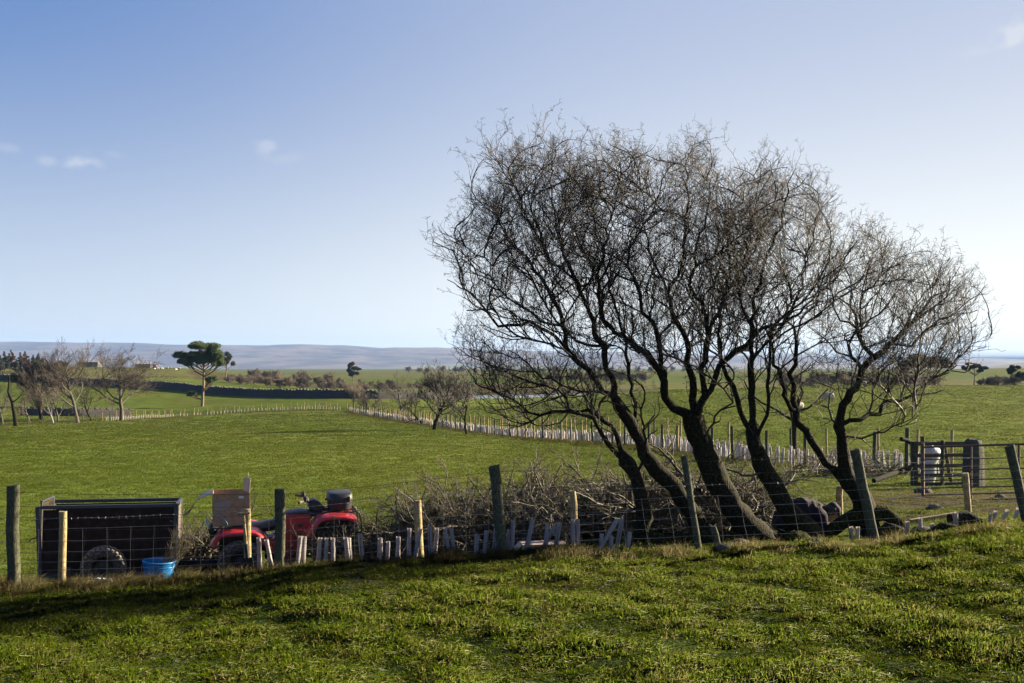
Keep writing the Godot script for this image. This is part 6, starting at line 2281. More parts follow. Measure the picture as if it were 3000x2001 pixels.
	sk.box(Transform3D(Basis(), Vector3(0.14, bh - 0.065, bw + 0.0045)), Vector3(0.07, 0.03, 0.002), 0.0005)
	part("label_sticker", sk.mesh(), M.sticker, cb)
	var wn := MB.new()
	prism(wn, [Vector2(-0.24, bh - 0.14), Vector2(-0.05, bh - 0.11), Vector2(0.0, bh - 0.13), Vector2(-0.02, bh - 0.2), Vector2(-0.05, bh - 0.23), Vector2(-0.16, bh - 0.25), Vector2(-0.235, bh - 0.22)], bw + 0.0035, bw + 0.0055, 0.0005)
	part("torn_patch", wn.mesh(), M.card_worn, cb)
	# blue cord lashing the box
	var cd := MB.new()
	var pc := [Vector3(-bl - 0.09, 0.11, 0.16), Vector3(-bl - 0.08, 0.03, 0.2), Vector3(-bl - 0.04, 0.0, bw + 0.03)]
	cd.tube(PackedVector3Array(pc), PackedFloat32Array([0.007, 0.007, 0.006]), 6)
	cd.tube(PackedVector3Array([Vector3(-0.22, 0.145, bw + 0.02), Vector3(-0.16, 0.15, bw + 0.03), Vector3(-0.1, 0.11, bw + 0.04), Vector3(-0.055, 0.05, bw + 0.05), Vector3(-0.05, 0.0, bw + 0.04), Vector3(-0.09, -0.03, bw + 0.05)]), PackedFloat32Array([0.005, 0.005, 0.005, 0.005, 0.005, 0.005]), 6)
	cd.tube(PackedVector3Array([Vector3(0.24, 0.055, bw + 0.02), Vector3(0.29, 0.06, bw + 0.02), Vector3(0.31, 0.02, bw + 0.02), Vector3(0.26, -0.02, bw + 0.03)]), PackedFloat32Array([0.005, 0.005, 0.005, 0.005]), 6)
	single("blue_cord", cd.mesh(), M.cord, "bright blue cord looped round the foot of the cardboard box", "cord", bp, turn)

func part_node(called: String, parent: Node) -> Node3D:
	var o := Node3D.new()
	o.name = called
	parent.add_child(o, true)
	return o

# ---------------------------------------------------------------- brushwood
func make_brush() -> void:
	var kinds: Array = []
	var o := {"levels": 3, "kids": [9, 6, 4], "first": 0.15, "angle": 0.85, "ratio": [0.5, 0.48, 0.45], "up": [0.0, 0.02, 0.02, 0.0], "wob": 0.24, "wind": Vector3.ZERO, "thin": 0.6, "tip": 0.0028}
	for k in 9:
		var r := RandomNumberGenerator.new()
		r.seed = 700 + k
		var out := [MB.new(), MB.new(), MB.new()]
		grow(out, r, Vector3.ZERO, Vector3(1, 0.08, 0), r.randf_range(1.0, 1.8), r.randf_range(0.014, 0.045), 0, o)
		var mb := MB.new()
		for e in out:
			mb.add(e, Transform3D.IDENTITY)
		kinds.append(mb.mesh())
	var r2 := RandomNumberGenerator.new()
	r2.seed = 71
	for pile in [
		["brushwood_pile", "tangled heap of cut thorn branches right of the quad bike", [[1040, 0.25], [1100, 0.42], [1200, 0.6], [1300, 0.75], [1420, 0.85], [1500, 0.8]], 14.5, 16.2, 95],
		["brushwood_pile", "deep heap of cut branches behind the leaning hawthorn trunks", [[1500, 0.8], [1600, 0.85], [1750, 0.8], [1900, 0.85], [2050, 0.9], [2150, 0.75], [2260, 0.4]], 14.9, 17.2, 150],
		["brushwood_pile", "small heap of mossy cut branches between trailer and quad", [[545, 0.5], [590, 0.7], [640, 0.55]], 15.3, 16.4, 26],
		["brushwood_pile", "low dark line of cut branches beyond the hedge planting", [[2380, 0.3], [2500, 0.4], [2600, 0.35], [2650, 0.3]], 29.0, 31.0, 22]]:
		var pf: Array = pile[2]
		var x0: float = pf[0][0]
		var x1: float = pf[pf.size() - 1][0]
		var t := thing(pile[0], pile[1], "brush pile")
		for k in pile[5]:
			var px := r2.randf_range(x0, x1)
			var d := r2.randf_range(pile[3], pile[4])
			var hp := 0.5
			for s in pf.size() - 1:
				if px >= pf[s][0] and px <= pf[s + 1][0]:
					hp = lerpf(pf[s][1], pf[s + 1][1], (px - pf[s][0]) / (pf[s + 1][0] - pf[s][0]))
			var g := G(px, d)
			var f: float = (d - pile[3]) / (pile[4] - pile[3])
			hp *= 0.45 + 0.55 * sin(f * PI * 0.85 + 0.25)
			g.y += r2.randf() * hp * 0.85 + 0.03
			var an := r2.randf() * TAU
			var b := Basis(Vector3.UP, an) * Basis(Vector3(0, 0, 1), r2.randfn(0.06, 0.2)) * Basis(Vector3.RIGHT, r2.randf() * TAU)
			b = b.scaled(Vector3.ONE * r2.randf_range(0.6, 1.0))
			part("branch", kinds[r2.randi() % 9], M.brush, t, Transform3D(b, g - b * Vector3(0.6, 0, 0)))

func make_small_things() -> void:
	# blue bucket with a bundle of whips
	var d := 13.75
	var f := G(463, d)
	var bk := thing("bucket", "blue plastic bucket on the grass beside the trailer", "bucket", f)
	bk.rotation.z = -0.05
	var mb := MB.new()
	mb.lathe(Transform3D.IDENTITY, [Vector2(0.0, 0.0), Vector2(0.165, 0.0), Vector2(0.17, 0.02), Vector2(0.195, 0.2), Vector2(0.212, 0.325), Vector2(0.226, 0.33), Vector2(0.226, 0.345), Vector2(0.21, 0.35), Vector2(0.205, 0.335), Vector2(0.188, 0.2), Vector2(0.165, 0.03), Vector2(0.0, 0.025)], 32)
	part("tub", mb.mesh(), M.blue, bk)
	var rb := MB.new()
	rb.lathe(Transform3D.IDENTITY, [Vector2(0.203, 0.262), Vector2(0.213, 0.264), Vector2(0.215, 0.272), Vector2(0.206, 0.276)], 32)
	part("rib", rb.mesh(), M.blue, bk)
	var hd := MB.new()
	var hp := PackedVector3Array()
	var hr := PackedFloat32Array()
	for k in 11:
		var a := PI * k / 10.0
		hp.append(Vector3(cos(a) * 0.222, 0.30 - sin(a) * 0.16, 0.02 + sin(a) * 0.19))
		hr.append(0.004)
	hd.tube(hp, hr, 5)
	part("handle", hd.mesh(), M.wire, bk)
	var lb := MB.new()
	lb.loft([PackedVector3Array([Vector3(0.03, 0.03, 0.182), Vector3(0.03, 0.16, 0.198)]), PackedVector3Array([Vector3(0.08, 0.04, 0.164), Vector3(0.08, 0.17, 0.181)])])
	part("worn_sticker", lb.mesh(), M.sticker, bk)
	var r := RandomNumberGenerator.new()
	r.seed = 12
	var wb := thing("sapling_bundle", "bundle of thin bare hedge saplings leaning in the blue bucket", "saplings", f)
	for k in 34:
		var w := MB.new()
		var p := Vector3(r.randf_range(-0.1, 0.12), 0.06, r.randf_range(-0.09, 0.09))
		var dr := Vector3(0.62 + r.randfn(0, 0.16), 1.0, r.randfn(0, 0.12) - 0.1).normalized()
		var pts := PackedVector3Array([p])
		var rr := PackedFloat32Array([0.005])
		var l := r.randf_range(0.6, 1.0)
		for s in 5:
			dr = (dr + Vector3(r.randfn(0, 0.06), 0.03, r.randfn(0, 0.06))).normalized()
			p += dr * l / 5.0
			pts.append(p)
			rr.append(lerpf(0.005, 0.0016, (s + 1) / 5.0))
		w.tube(pts, rr, 4, false)
		for s in 7:
			var q := r.randi_range(2, 4)
			var at := pts[q].lerp(pts[q + 1], r.randf())
			w.bar(at, at + (dr + Vector3(r.randfn(0, 0.6), r.randfn(0, 0.4), r.randfn(0, 0.6))).normalized() * r.randf_range(0.06, 0.2), 0.0016, 0.001, 3)
		part("stem", w.mesh(), M.brush, wb)
	# white plastic lumps under the trailer wheel
	for k in 3:
		var lm := MB.new()
		var rows: Array = []
		for q in [[0.0, 0.03], [0.02, 0.05], [0.05, 0.055], [0.08, 0.04], [0.09, 0.01]]:
			var row := PackedVector3Array()
			for s in 10:
				row.append(Vector3(cos(TAU * s / 10) * q[1] * r.randf_range(0.75, 1.25), q[0] + r.randfn(0, 0.004), sin(TAU * s / 10) * q[1] * r.randf_range(0.75, 1.25)))
			rows.append(row)
		lm.loft(rows, true, true)
		var g := G([287, 304, 322][k], 12.95)
		g.y += 0.03
		single("plastic_scrap", lm.mesh(), M.white_plastic, ["crumpled white plastic lump below trailer wheel, left of three", "crumpled white plastic lump below trailer wheel, middle of three", "crumpled white plastic lump below trailer wheel, right of three"][k], "plastic scrap", g, k * 1.0, "white plastic scraps")
	# wooden handled spade against the stake
	var sf := G(731, 13.05)
	var stp := P(713, 1508, 13.05)
	var sp := thing("spade", "wooden T-handled spade propped against the round stake by the quad", "spade")
	sp.transform = lean_xf(sf, stp)
	var hgt := sf.distance_to(stp)
	var sh := MB.new()
	sh.tube(PackedVector3Array([Vector3(0, 0.3, 0), Vector3(0, hgt - 0.08, 0), Vector3(0, hgt, 0)]), PackedFloat32Array([0.02, 0.018, 0.022]), 8)
	part("shaft", sh.mesh(), M.new_timber, sp)
	var th := MB.new()
	th.tube(PackedVector3Array([Vector3(-0.08, hgt + 0.012, 0), Vector3(-0.05, hgt + 0.016, 0), Vector3(0, hgt + 0.014, 0), Vector3(0.05, hgt + 0.016, 0), Vector3(0.08, hgt + 0.012, 0)]), PackedFloat32Array([0.014, 0.019, 0.02, 0.019, 0.014]), 8)
	part("handle", th.mesh(), M.new_timber, sp)
	var bd := MB.new()
	prism(bd, [Vector2(-0.07, 0.3), Vector2(0.07, 0.3), Vector2(0.075, 0.05), Vector2(0.05, -0.03), Vector2(0.0, -0.06), Vector2(-0.05, -0.03), Vector2(-0.075, 0.05)], -0.004, 0.004, 0.002)
	bd.bar(Vector3(0, 0.2, 0), Vector3(0, 0.48, 0), 0.024, 0.022, 8)
	part("blade", bd.mesh(), M.dark_steel, sp)
	# steel T bar standing by the crouching person
	var tf := G(2241, 14.3)
	var tt := P(2234, 1486, 14.3)
	var tb := thing("steel_spade", "grey steel T-handled spade stuck upright left of the crouching person", "spade")
	tb.transform = lean_xf(tf, tt)
	var th2 := tf.distance_to(tt)
	var s2 := MB.new()
	s2.bar(Vector3(0, -0.1, 0), Vector3(0, th2, 0), 0.02, 0.02, 8)
	part("shaft", s2.mesh(), M.rail_steel, tb)
	var h2 := MB.new()
	h2.bar(Vector3(-0.062, th2 + 0.012, 0), Vector3(0.062, th2 + 0.012, 0), 0.014, 0.014, 8)
	part("handle", h2.mesh(), M.rail_steel, tb)
	# pale carton on the ground behind the guards
	var ct := thing("carton", "pale cardboard carton lying open on its side behind the tree guards", "cardboard box", G(1578, 13.75), 0.12)
	var cw := MB.new()
	for e in [[Vector3(0.06, 0.17, 0.0), Vector3(0.62, 0.004, 0.3)], [Vector3(0.06, 0.005, 0.0), Vector3(0.62, 0.004, 0.3)], [Vector3(0.06, 0.09, 0.15), Vector3(0.62, 0.17, 0.004)], [Vector3(0.06, 0.09, -0.15), Vector3(0.62, 0.17, 0.004)]]:
		cw.box(Transform3D(Basis(), e[0]), e[1], 0.001)
	part("sleeve", cw.mesh(), M.card_light, ct)
	for k in 24:
		var fl := MB.new()
		fl.box(Transform3D(Basis(), Vector3(-0.235 + k * 0.0255, 0.09, 0.1535)), Vector3(0.02, 0.165, 0.003), 0.001)
		part("corrugation", fl.mesh(), M.card_light, ct)
	var cf := MB.new()
	cf.box(Transform3D(Basis(Vector3(0, 0, 1), 0.8), Vector3(-0.32, 0.1, 0.0)), Vector3(0.22, 0.004, 0.3), 0.001)
	part("flap", cf.mesh(), M.card_light, ct)
	# rocks
	var rk := [[2335, 1560, 13.5, 0.18, "flat mossy boulder at the foot of the person's hawthorn"], [2385, 1590, 13.2, 0.12, "small dark stone right of the mossy boulder"], [2170, 1600, 13.1, 0.13, "grey stone at the foot of the thickest hawthorn"], [2123, 1625, 12.7, 0.1, "small pale stone in the grass below the round post"], [2700, 1550, 14.0, 0.13, "dark half buried boulder right of the forked hawthorn"], [2740, 1487, 18.0, 0.14, "angular stone lying in the muddy gateway"], [2705, 1447, 22.0, 0.18, "low grey boulder under the wooden gate"], [2930, 1440, 20.5, 0.1, "small stone in the mud below the metal gate"]]
	for k in rk.size():
		var q: Array = rk[k]
		var rows: Array = []
		for e in [[-0.3, 0.9], [0.1, 1.0], [0.35, 0.92], [0.58, 0.7], [0.7, 0.35], [0.72, 0.05]]:
			var row := PackedVector3Array()
			for s in 11:
				row.append(Vector3(cos(TAU * s / 11) * e[1] * r.randf_range(0.82, 1.15) * 1.2, e[0] + r.randfn(0, 0.05), sin(TAU * s / 11) * e[1] * r.randf_range(0.82, 1.15)) * q[3])
			rows.append(row)
		var m := MB.new()
		m.loft(rows, true, true)
		single("boulder", m.mesh(), M.stone if k != 0 else M.mossy, q[4], "stone", G(q[0], q[2]), r.randf() * TAU)
	# fallen and root timber
	var logs := [
		["fallen_trunk", "mossy fallen trunk lying along the foot of the hawthorns", [[1885, 1592, 22], [1960, 1588, 20], [2040, 1578, 24], [2110, 1575, 24], [2190, 1588, 24], [2260, 1602, 16]], 14.0, M.mossy],
		["mossy_log", "arched mossy log under the forked hawthorn at right", [[2405, 1585, 12], [2432, 1560, 18], [2465, 1532, 21], [2520, 1504, 24], [2590, 1504, 23], [2630, 1530, 17], [2662, 1580, 12]], 14.3, M.mossy],
		["root_log", "gnarled root stump right of the arched mossy log", [[2560, 1585, 16], [2600, 1550, 22], [2650, 1562, 14], [2665, 1575, 6]], 13.9, M.bark],
		["log_piece", "short thick sawn log lying on the bank at right", [[2785, 1528, 22], [2830, 1520, 26], [2862, 1530, 20], [2868, 1560, 12]], 13.9, M.bark],
		["curved_branch", "curved dark branch arching over the grass at right", [[2660, 1558, 5], [2720, 1562, 9], [2760, 1542, 11], [2800, 1548, 11], [2836, 1568, 8]], 13.6, M.mossy],
		["cut_log", "short cut log lying in the grass behind the person", [[2398, 1450, 9], [2415, 1445, 11], [2438, 1450, 9]], 17.5, M.bark]]
	for q in logs:
		var pts := PackedVector3Array()
		var rr := PackedFloat32Array()
		var line: Array = q[2]
		for k in line.size() - 1:
			for s in 3:
				var w := s / 3.0
				var a := P(lerpf(line[k][0], line[k + 1][0], w), lerpf(line[k][1], line[k + 1][1], w), q[3] + r.randfn(0, 0.01))
				pts.append(a)
				rr.append(lerpf(line[k][2], line[k + 1][2], w) * q[3] / F * r.randf_range(0.92, 1.08))
		var le: Array = line[line.size() - 1]
		pts.append(P(le[0], le[1], q[3]))
		rr.append(le[2] * q[3] / F)
		for k in pts.size():
			var g := H(pts[k].x, -pts[k].z)
			if q[0] in ["fallen_trunk", "cut_log", "log_piece"]:
				pts[k].y = clampf(pts[k].y, g - rr[k] * 0.3, g + rr[k] * 1.2)
			else:
				pts[k].y = maxf(pts[k].y, g - rr[k] * 0.4)
		var m := MB.new()
		m.tube(pts, rr, 12)
		for s in m.v.size():
			m.v[s] += m.n[s] * fn_b.get_noise_3dv(m.v[s] * 170.0) * 0.03
		single(q[0], m.mesh(), q[4], q[1], "log")
	# turf clods on the slope
	for q in [[2078, 1650, 0.13, "dark turf clod on the slope below the round post"], [2590, 1650, 0.1, "low dark turf clod on the right slope"], [2745, 1632, 0.1, "dark clod near the right edge of the slope"], [2440, 1775, 0.1, "muddy clod on the lower right slope"], [1560, 1700, 0.1, "muddy clod on the slope below the carton"], [2010, 1690, 0.1, "scuffed patch of bare soil left of the turf clod"]]:
		var dd := 12.0
		for it in 30:
			var yy := HY - (G(q[0], dd).y - EYE) / dd * F
			dd -= (q[1] - yy) / 60.0 * 0.5
			dd = clampf(dd, 7.0, 12.6)
		var rows: Array = []
		for e in [[-0.2, 1.2], [0.1, 1.05], [0.4, 0.75], [0.6, 0.35], [0.65, 0.05]]:
			var row := PackedVector3Array()
			for s in 12:
				row.append(Vector3(cos(TAU * s / 12) * e[1] * r.randf_range(0.8, 1.2) * 1.4, e[0] * r.randf_range(0.8, 1.2) * 0.7, sin(TAU * s / 12) * e[1] * r.randf_range(0.8, 1.2)) * q[2])
			rows.append(row)
		var m := MB.new()
		m.loft(rows, true, true)
		single("turf_clod", m.mesh(), M.soil, q[3], "clod", G(q[0], dd) - Vector3(0, 0.025, 0), r.randf() * TAU)

# ---------------------------------------------------------------- the crouching person
func make_person() -> void:
	var d := 14.62
	var f := G(2300, d)
	f.y = EYE - (1580.0 - HY) / F * d
	var o := thing("person", "person in dark purple jumper and cap crouching behind the hawthorn trunk", "person", f)
	var hipL := Vector3(0.02, 0.27, 0.11)
	var hipR := Vector3(0.02, 0.27, -0.11)
	var kneeL := Vector3(0.36, 0.13, 0.17)
	var kneeR := Vector3(0.34, 0.16, -0.17)
	var footL := Vector3(0.0, 0.05, 0.13)
	var footR := Vector3(0.02, 0.05, -0.13)
	var pel := Vector3(0.02, 0.29, 0.0)
	var mid := Vector3(0.25, 0.42, 0.0)
	var chest := Vector3(0.42, 0.40, 0.0)
	var neck := Vector3(0.56, 0.40, 0.01)
	var head := Vector3(0.665, 0.395, 0.03)
	var shL := Vector3(0.46, 0.37, 0.19)
	var shR := Vector3(0.46, 0.37, -0.19)
	var elL := Vector3(0.52, 0.14, 0.24)
	var elR := Vector3(0.56, 0.14, -0.2)
	var haL := Vector3(0.68, 0.02, 0.12)
	var haR := Vector3(0.70, 0.02, -0.08)
	# body: torso, limbs, neck, head with face, and hands
	var bones: Array = [[pel, mid, 0.13, 0.14], [mid, chest, 0.14, 0.13], [chest, neck, 0.1, 0.055], [hipL, kneeL, 0.08, 0.055], [hipR, kneeR, 0.08, 0.055], [kneeL, footL, 0.05, 0.035], [kneeR, footR, 0.05, 0.035], [shL, elL, 0.045, 0.036], [shR, elR, 0.045, 0.036], [elL, haL, 0.035, 0.025], [elR, haR, 0.035, 0.025], [neck, head, 0.055, 0.05]]
	var body := blend_mesh(bones, 0.016, 0.03)
	var fwd := Vector3(0.72, -0.68, 0.12).normalized()
	var up := Vector3(0.68, 0.72, 0.0).normalized()
	var sd := fwd.cross(up).normalized()
	up = sd.cross(fwd)
	var hx := func(a: float, b: float, c: float) -> Vector3: return head + fwd * a + up * b + sd * c
	var hb: Array = [[hx.call(-0.02, 0.04, 0), hx.call(0.01, 0.045, 0), 0.088, 0.084], [hx.call(0.03, -0.03, 0), hx.call(0.035, -0.06, 0), 0.066, 0.048], [hx.call(0.06, -0.085, 0), hx.call(0.05, -0.09, 0), 0.034, 0.034], [hx.call(0.098, 0.008, 0), hx.call(0.112, -0.02, 0), 0.011, 0.016], [hx.call(0.088, -0.055, 0.012), hx.call(0.088, -0.055, -0.012), 0.01, 0.01], [hx.call(0.086, 0.03, 0.034), hx.call(0.086, 0.03, -0.034), 0.014, 0.014]]
	for s in [-1.0, 1.0]:
		hb.append([hx.call(-0.01, 0.0, 0.082 * s), hx.call(-0.018, 0.03, 0.09 * s), 0.01, 0.014])
		hb.append([hx.call(-0.01, 0.0, 0.082 * s), hx.call(-0.008, -0.02, 0.082 * s), 0.009, 0.008])
	body.add(blend_mesh(hb, 0.007, 0.012), Transform3D.IDENTITY)
	for hnd in [[haL, -1.0], [haR, 1.0]]:
		var h: Vector3 = hnd[0]
		var s: float = hnd[1]
		var fb: Array = [[h, h + Vector3(0.06, -0.015, 0.02 * s), 0.026, 0.03], [h + Vector3(0.05, -0.02, 0.045 * s), h + Vector3(0.07, -0.03, 0.055 * s), 0.014, 0.012]]
		for k in 4:
			var b := h + Vector3(0.075, -0.01, (k - 1.5) * 0.019)
			var l: float = [0.036, 0.042, 0.04, 0.03][k]
			fb.append([b, b + Vector3(l, -0.012, 0), 0.0095, 0.009])
			fb.append([b + Vector3(l, -0.012, 0), b + Vector3(l + 0.02, -0.035, 0), 0.009, 0.0075])
		var tb := h + Vector3(0.03, -0.01, 0.032 * s)
		fb.append([tb, tb + Vector3(0.035, -0.012, 0.016 * s), 0.012, 0.0095])
		fb.append([tb + Vector3(0.035, -0.012, 0.016 * s), tb + Vector3(0.058, -0.025, 0.008 * s), 0.0095, 0.008])
		body.add(blend_mesh(fb, 0.006, 0.006), Transform3D.IDENTITY)
	part("body", body.mesh(), M.skin, o)
	var jb: Array = [[pel + Vector3(-0.02, 0.03, 0), mid, 0.165, 0.185], [mid, chest, 0.185, 0.17], [chest, neck + Vector3(-0.03, 0, 0), 0.15, 0.085], [chest, shL, 0.1, 0.085], [chest, shR, 0.1, 0.085], [shL, elL, 0.078, 0.062], [shR, elR, 0.078, 0.062], [elL, elL.lerp(haL, 0.86), 0.06, 0.046], [elR, elR.lerp(haR, 0.86), 0.06, 0.046]]
	var jm := blend_mesh(jb, 0.018, 0.06)
	for s in jm.v.size():
		jm.v[s] += jm.n[s] * (fn_b.get_noise_3dv(jm.v[s] * Vector3(300, 120, 200)) * 0.02)
	jm.n.fill(Vector3.ZERO)
	jm.smooth(0, 0, jm.v.size())
	part("jumper", jm.mesh(), M.jumper, o)
	var tb2: Array = [[hipL + Vector3(-0.03, -0.02, -0.03), hipR + Vector3(-0.03, -0.02, 0.03), 0.16, 0.16], [hipL, kneeL, 0.12, 0.085], [hipR, kneeR, 0.12, 0.085], [kneeL, footL + Vector3(0.02, 0.03, 0), 0.08, 0.06], [kneeR, footR + Vector3(0.02, 0.03, 0), 0.08, 0.06]]
	part("trousers", blend_mesh(tb2, 0.018, 0.05).mesh(), M.trousers, o)
	for ft in [footL, footR]:
		var bb: Array = [[ft + Vector3(-0.06, 0.0, 0), ft + Vector3(0.1, -0.005, 0), 0.05, 0.045], [ft + Vector3(0.1, -0.005, 0), ft + Vector3(0.17, -0.01, 0), 0.045, 0.04], [ft + Vector3(-0.03, 0.02, 0), ft + Vector3(0.0, 0.1, 0), 0.05, 0.05]]
		part("boot", blend_mesh(bb, 0.016, 0.03).mesh(), M.black_plastic, o)
	var hr: Array = [[hx.call(-0.045, 0.02, 0), hx.call(-0.04, -0.03, 0), 0.078, 0.06], [hx.call(-0.02, 0.035, 0.02), hx.call(-0.02, 0.035, -0.02), 0.083, 0.083]]
	part("hair", blend_mesh(hr, 0.01, 0.02).mesh(), M.hair, o)
	var cpb: Array = [[hx.call(-0.03, 0.075, 0), hx.call(0.02, 0.075, 0), 0.083, 0.078], [hx.call(0.06, 0.065, 0.035), hx.call(0.06, 0.065, -0.035), 0.03, 0.03], [hx.call(0.11, 0.05, 0.03), hx.call(0.11, 0.05, -0.03), 0.014, 0.014]]
	part("cap", blend_mesh(cpb, 0.01, 0.03).mesh(), M.cap, o)
	var gl := MB.new()
	for s in [-1.0, 1.0]:
		var ring := PackedVector3Array()
		var rr := PackedFloat32Array()
		for k in 13:
			ring.append(hx.call(0.1, 0.012 + 0.018 * sin(TAU * k / 12), 0.034 * s + 0.024 * cos(TAU * k / 12)))
			rr.append(0.0022)
		gl.tube(ring, rr, 4)
		gl.bar(hx.call(0.098, 0.018, 0.058 * s), hx.call(-0.01, 0.02, 0.088 * s), 0.0022, -1.0, 4)
	gl.bar(hx.call(0.102, 0.016, 0.012), hx.call(0.102, 0.016, -0.012), 0.002, -1.0, 4)
	part("glasses", gl.mesh(), M.dark_steel, o)

# ---------------------------------------------------------------- sheep
func make_sheep() -> void:
	var wool: Array = [[Vector3(-0.32, 0.62, 0), Vector3(0.28, 0.64, 0), 0.24, 0.23], [Vector3(-0.38, 0.6, 0), Vector3(-0.3, 0.6, 0), 0.2, 0.22], [Vector3(0.3, 0.66, 0), Vector3(0.46, 0.62, 0), 0.17, 0.11], [Vector3(-0.56, 0.56, 0), Vector3(-0.6, 0.38, 0), 0.05, 0.035]]
	for s in [-1.0, 1.0]:
		wool.append([Vector3(0.28, 0.5, 0.12 * s), Vector3(0.27, 0.36, 0.12 * s), 0.09, 0.055])
		wool.append([Vector3(-0.34, 0.52, 0.13 * s), Vector3(-0.3, 0.36, 0.13 * s), 0.12, 0.06])
	var wm := blend_mesh(wool, 0.035, 0.06)
	for s in wm.v.size():
		wm.v[s] += wm.n[s] * fn_b.get_noise_3dv(wm.v[s] * 160.0) * 0.05
	var skin: Array = [[Vector3(0.46, 0.58, 0), Vector3(0.58, 0.36, 0), 0.075, 0.06], [Vector3(0.58, 0.36, 0), Vector3(0.63, 0.25, 0), 0.058, 0.042]]
	for s in [-1.0, 1.0]:
		skin.append([Vector3(0.27, 0.42, 0.12 * s), Vector3(0.26, 0.24, 0.12 * s), 0.045, 0.032])
		skin.append([Vector3(0.26, 0.24, 0.12 * s), Vector3(0.28, 0.03, 0.12 * s), 0.03, 0.032])
		skin.append([Vector3(-0.3, 0.42, 0.13 * s), Vector3(-0.4, 0.25, 0.13 * s), 0.055, 0.034])
		skin.append([Vector3(-0.4, 0.25, 0.13 * s), Vector3(-0.36, 0.03, 0.13 * s), 0.03, 0.032])
		skin.append([Vector3(0.5, 0.52, 0.07 * s), Vector3(0.48, 0.5, 0.15 * s), 0.025, 0.015])
	var sm := blend_mesh(skin, 0.025, 0.03)
	var src: Node3D = null
	for q in [[2337, 84.0, 0.5, 1.15, "white sheep grazing behind the forked hawthorn, nearer one"], [2427, 108.0, 2.3, 1.15, "white sheep grazing farther off right of the forked hawthorn"], [2533, 170.0, 1.5, 1.0, "tiny white sheep at the far end of the right field"]]:
		var o: Node3D
		if src == null:
			src = thing("sheep", q[4], "sheep", G(q[0], q[1]), q[2], "sheep in the right field")
			part("body", sm.mesh(), M.sheep_face, src)
			part("fleece", wm.mesh(), M.wool, src)
			src.scale = Vector3.ONE * q[3]
		else:
			o = copy(src, "sheep", q[4], G(q[0], q[1]), q[2], q[3])
	var r := RandomNumberGenerator.new()
	r.seed = 4
	for k in 7:
		copy(src, "sheep", "tiny white sheep on the green rise below the farm, %s from the left" % ordinal(k + 1), G(448.0 + k * 12.5 + r.randf() * 6.0, 380.0 + r.randf() * 25.0), r.randf() * TAU, 1.1, "sheep below the farm")

# ---------------------------------------------------------------- grass
func blade(mb: MB, p: Vector3, dir: Vector3, h: float, w: float, bend: float) -> void:
	var s := Vector3(-dir.z, 0, dir.x).rotated(Vector3.UP, bend) * w
	var m := p + Vector3.UP * h * 0.55 + dir * h * 0.16
	var t := p + Vector3.UP * h * (0.95 - dir.length() * 0.25) + dir * h * 0.62
	var nn := (dir * -0.4 + Vector3.UP * 0.9).normalized()
	var n0 := (m - p).cross(s).normalized()
	if n0.y < 0.0:
		n0 = -n0
	nn = (nn * 0.4 + n0).normalized()
	var k := mb.v.size()
	mb.v.append(p - s); mb.v.append(p + s); mb.v.append(m - s * 0.75); mb.v.append(m + s * 0.75); mb.v.append(t)
	for q in 5:
		mb.n.append(nn)
	for q in [0, 1, 2, 1, 3, 2, 2, 3, 4]:
		mb.i.append(k + q)

func tuft(seed_: int, n: int, spread: float, h: float, w: float, lean: float) -> ArrayMesh:
	var r := RandomNumberGenerator.new()
	r.seed = seed_
	var mb := MB.new()
	for k in n:
		var a := r.randf() * TAU
		var q := sqrt(r.randf()) * spread
		var da := a + r.randfn(0, 0.9)
		var ln := absf(r.randfn(lean, 0.35))
		blade(mb, Vector3(cos(a) * q, -0.01, sin(a) * q), Vector3(cos(da), 0, sin(da)) * ln, h * r.randf_range(0.45, 1.15), w * r.randf_range(0.7, 1.2), r.randfn(0, 0.6))
	return mb.mesh()

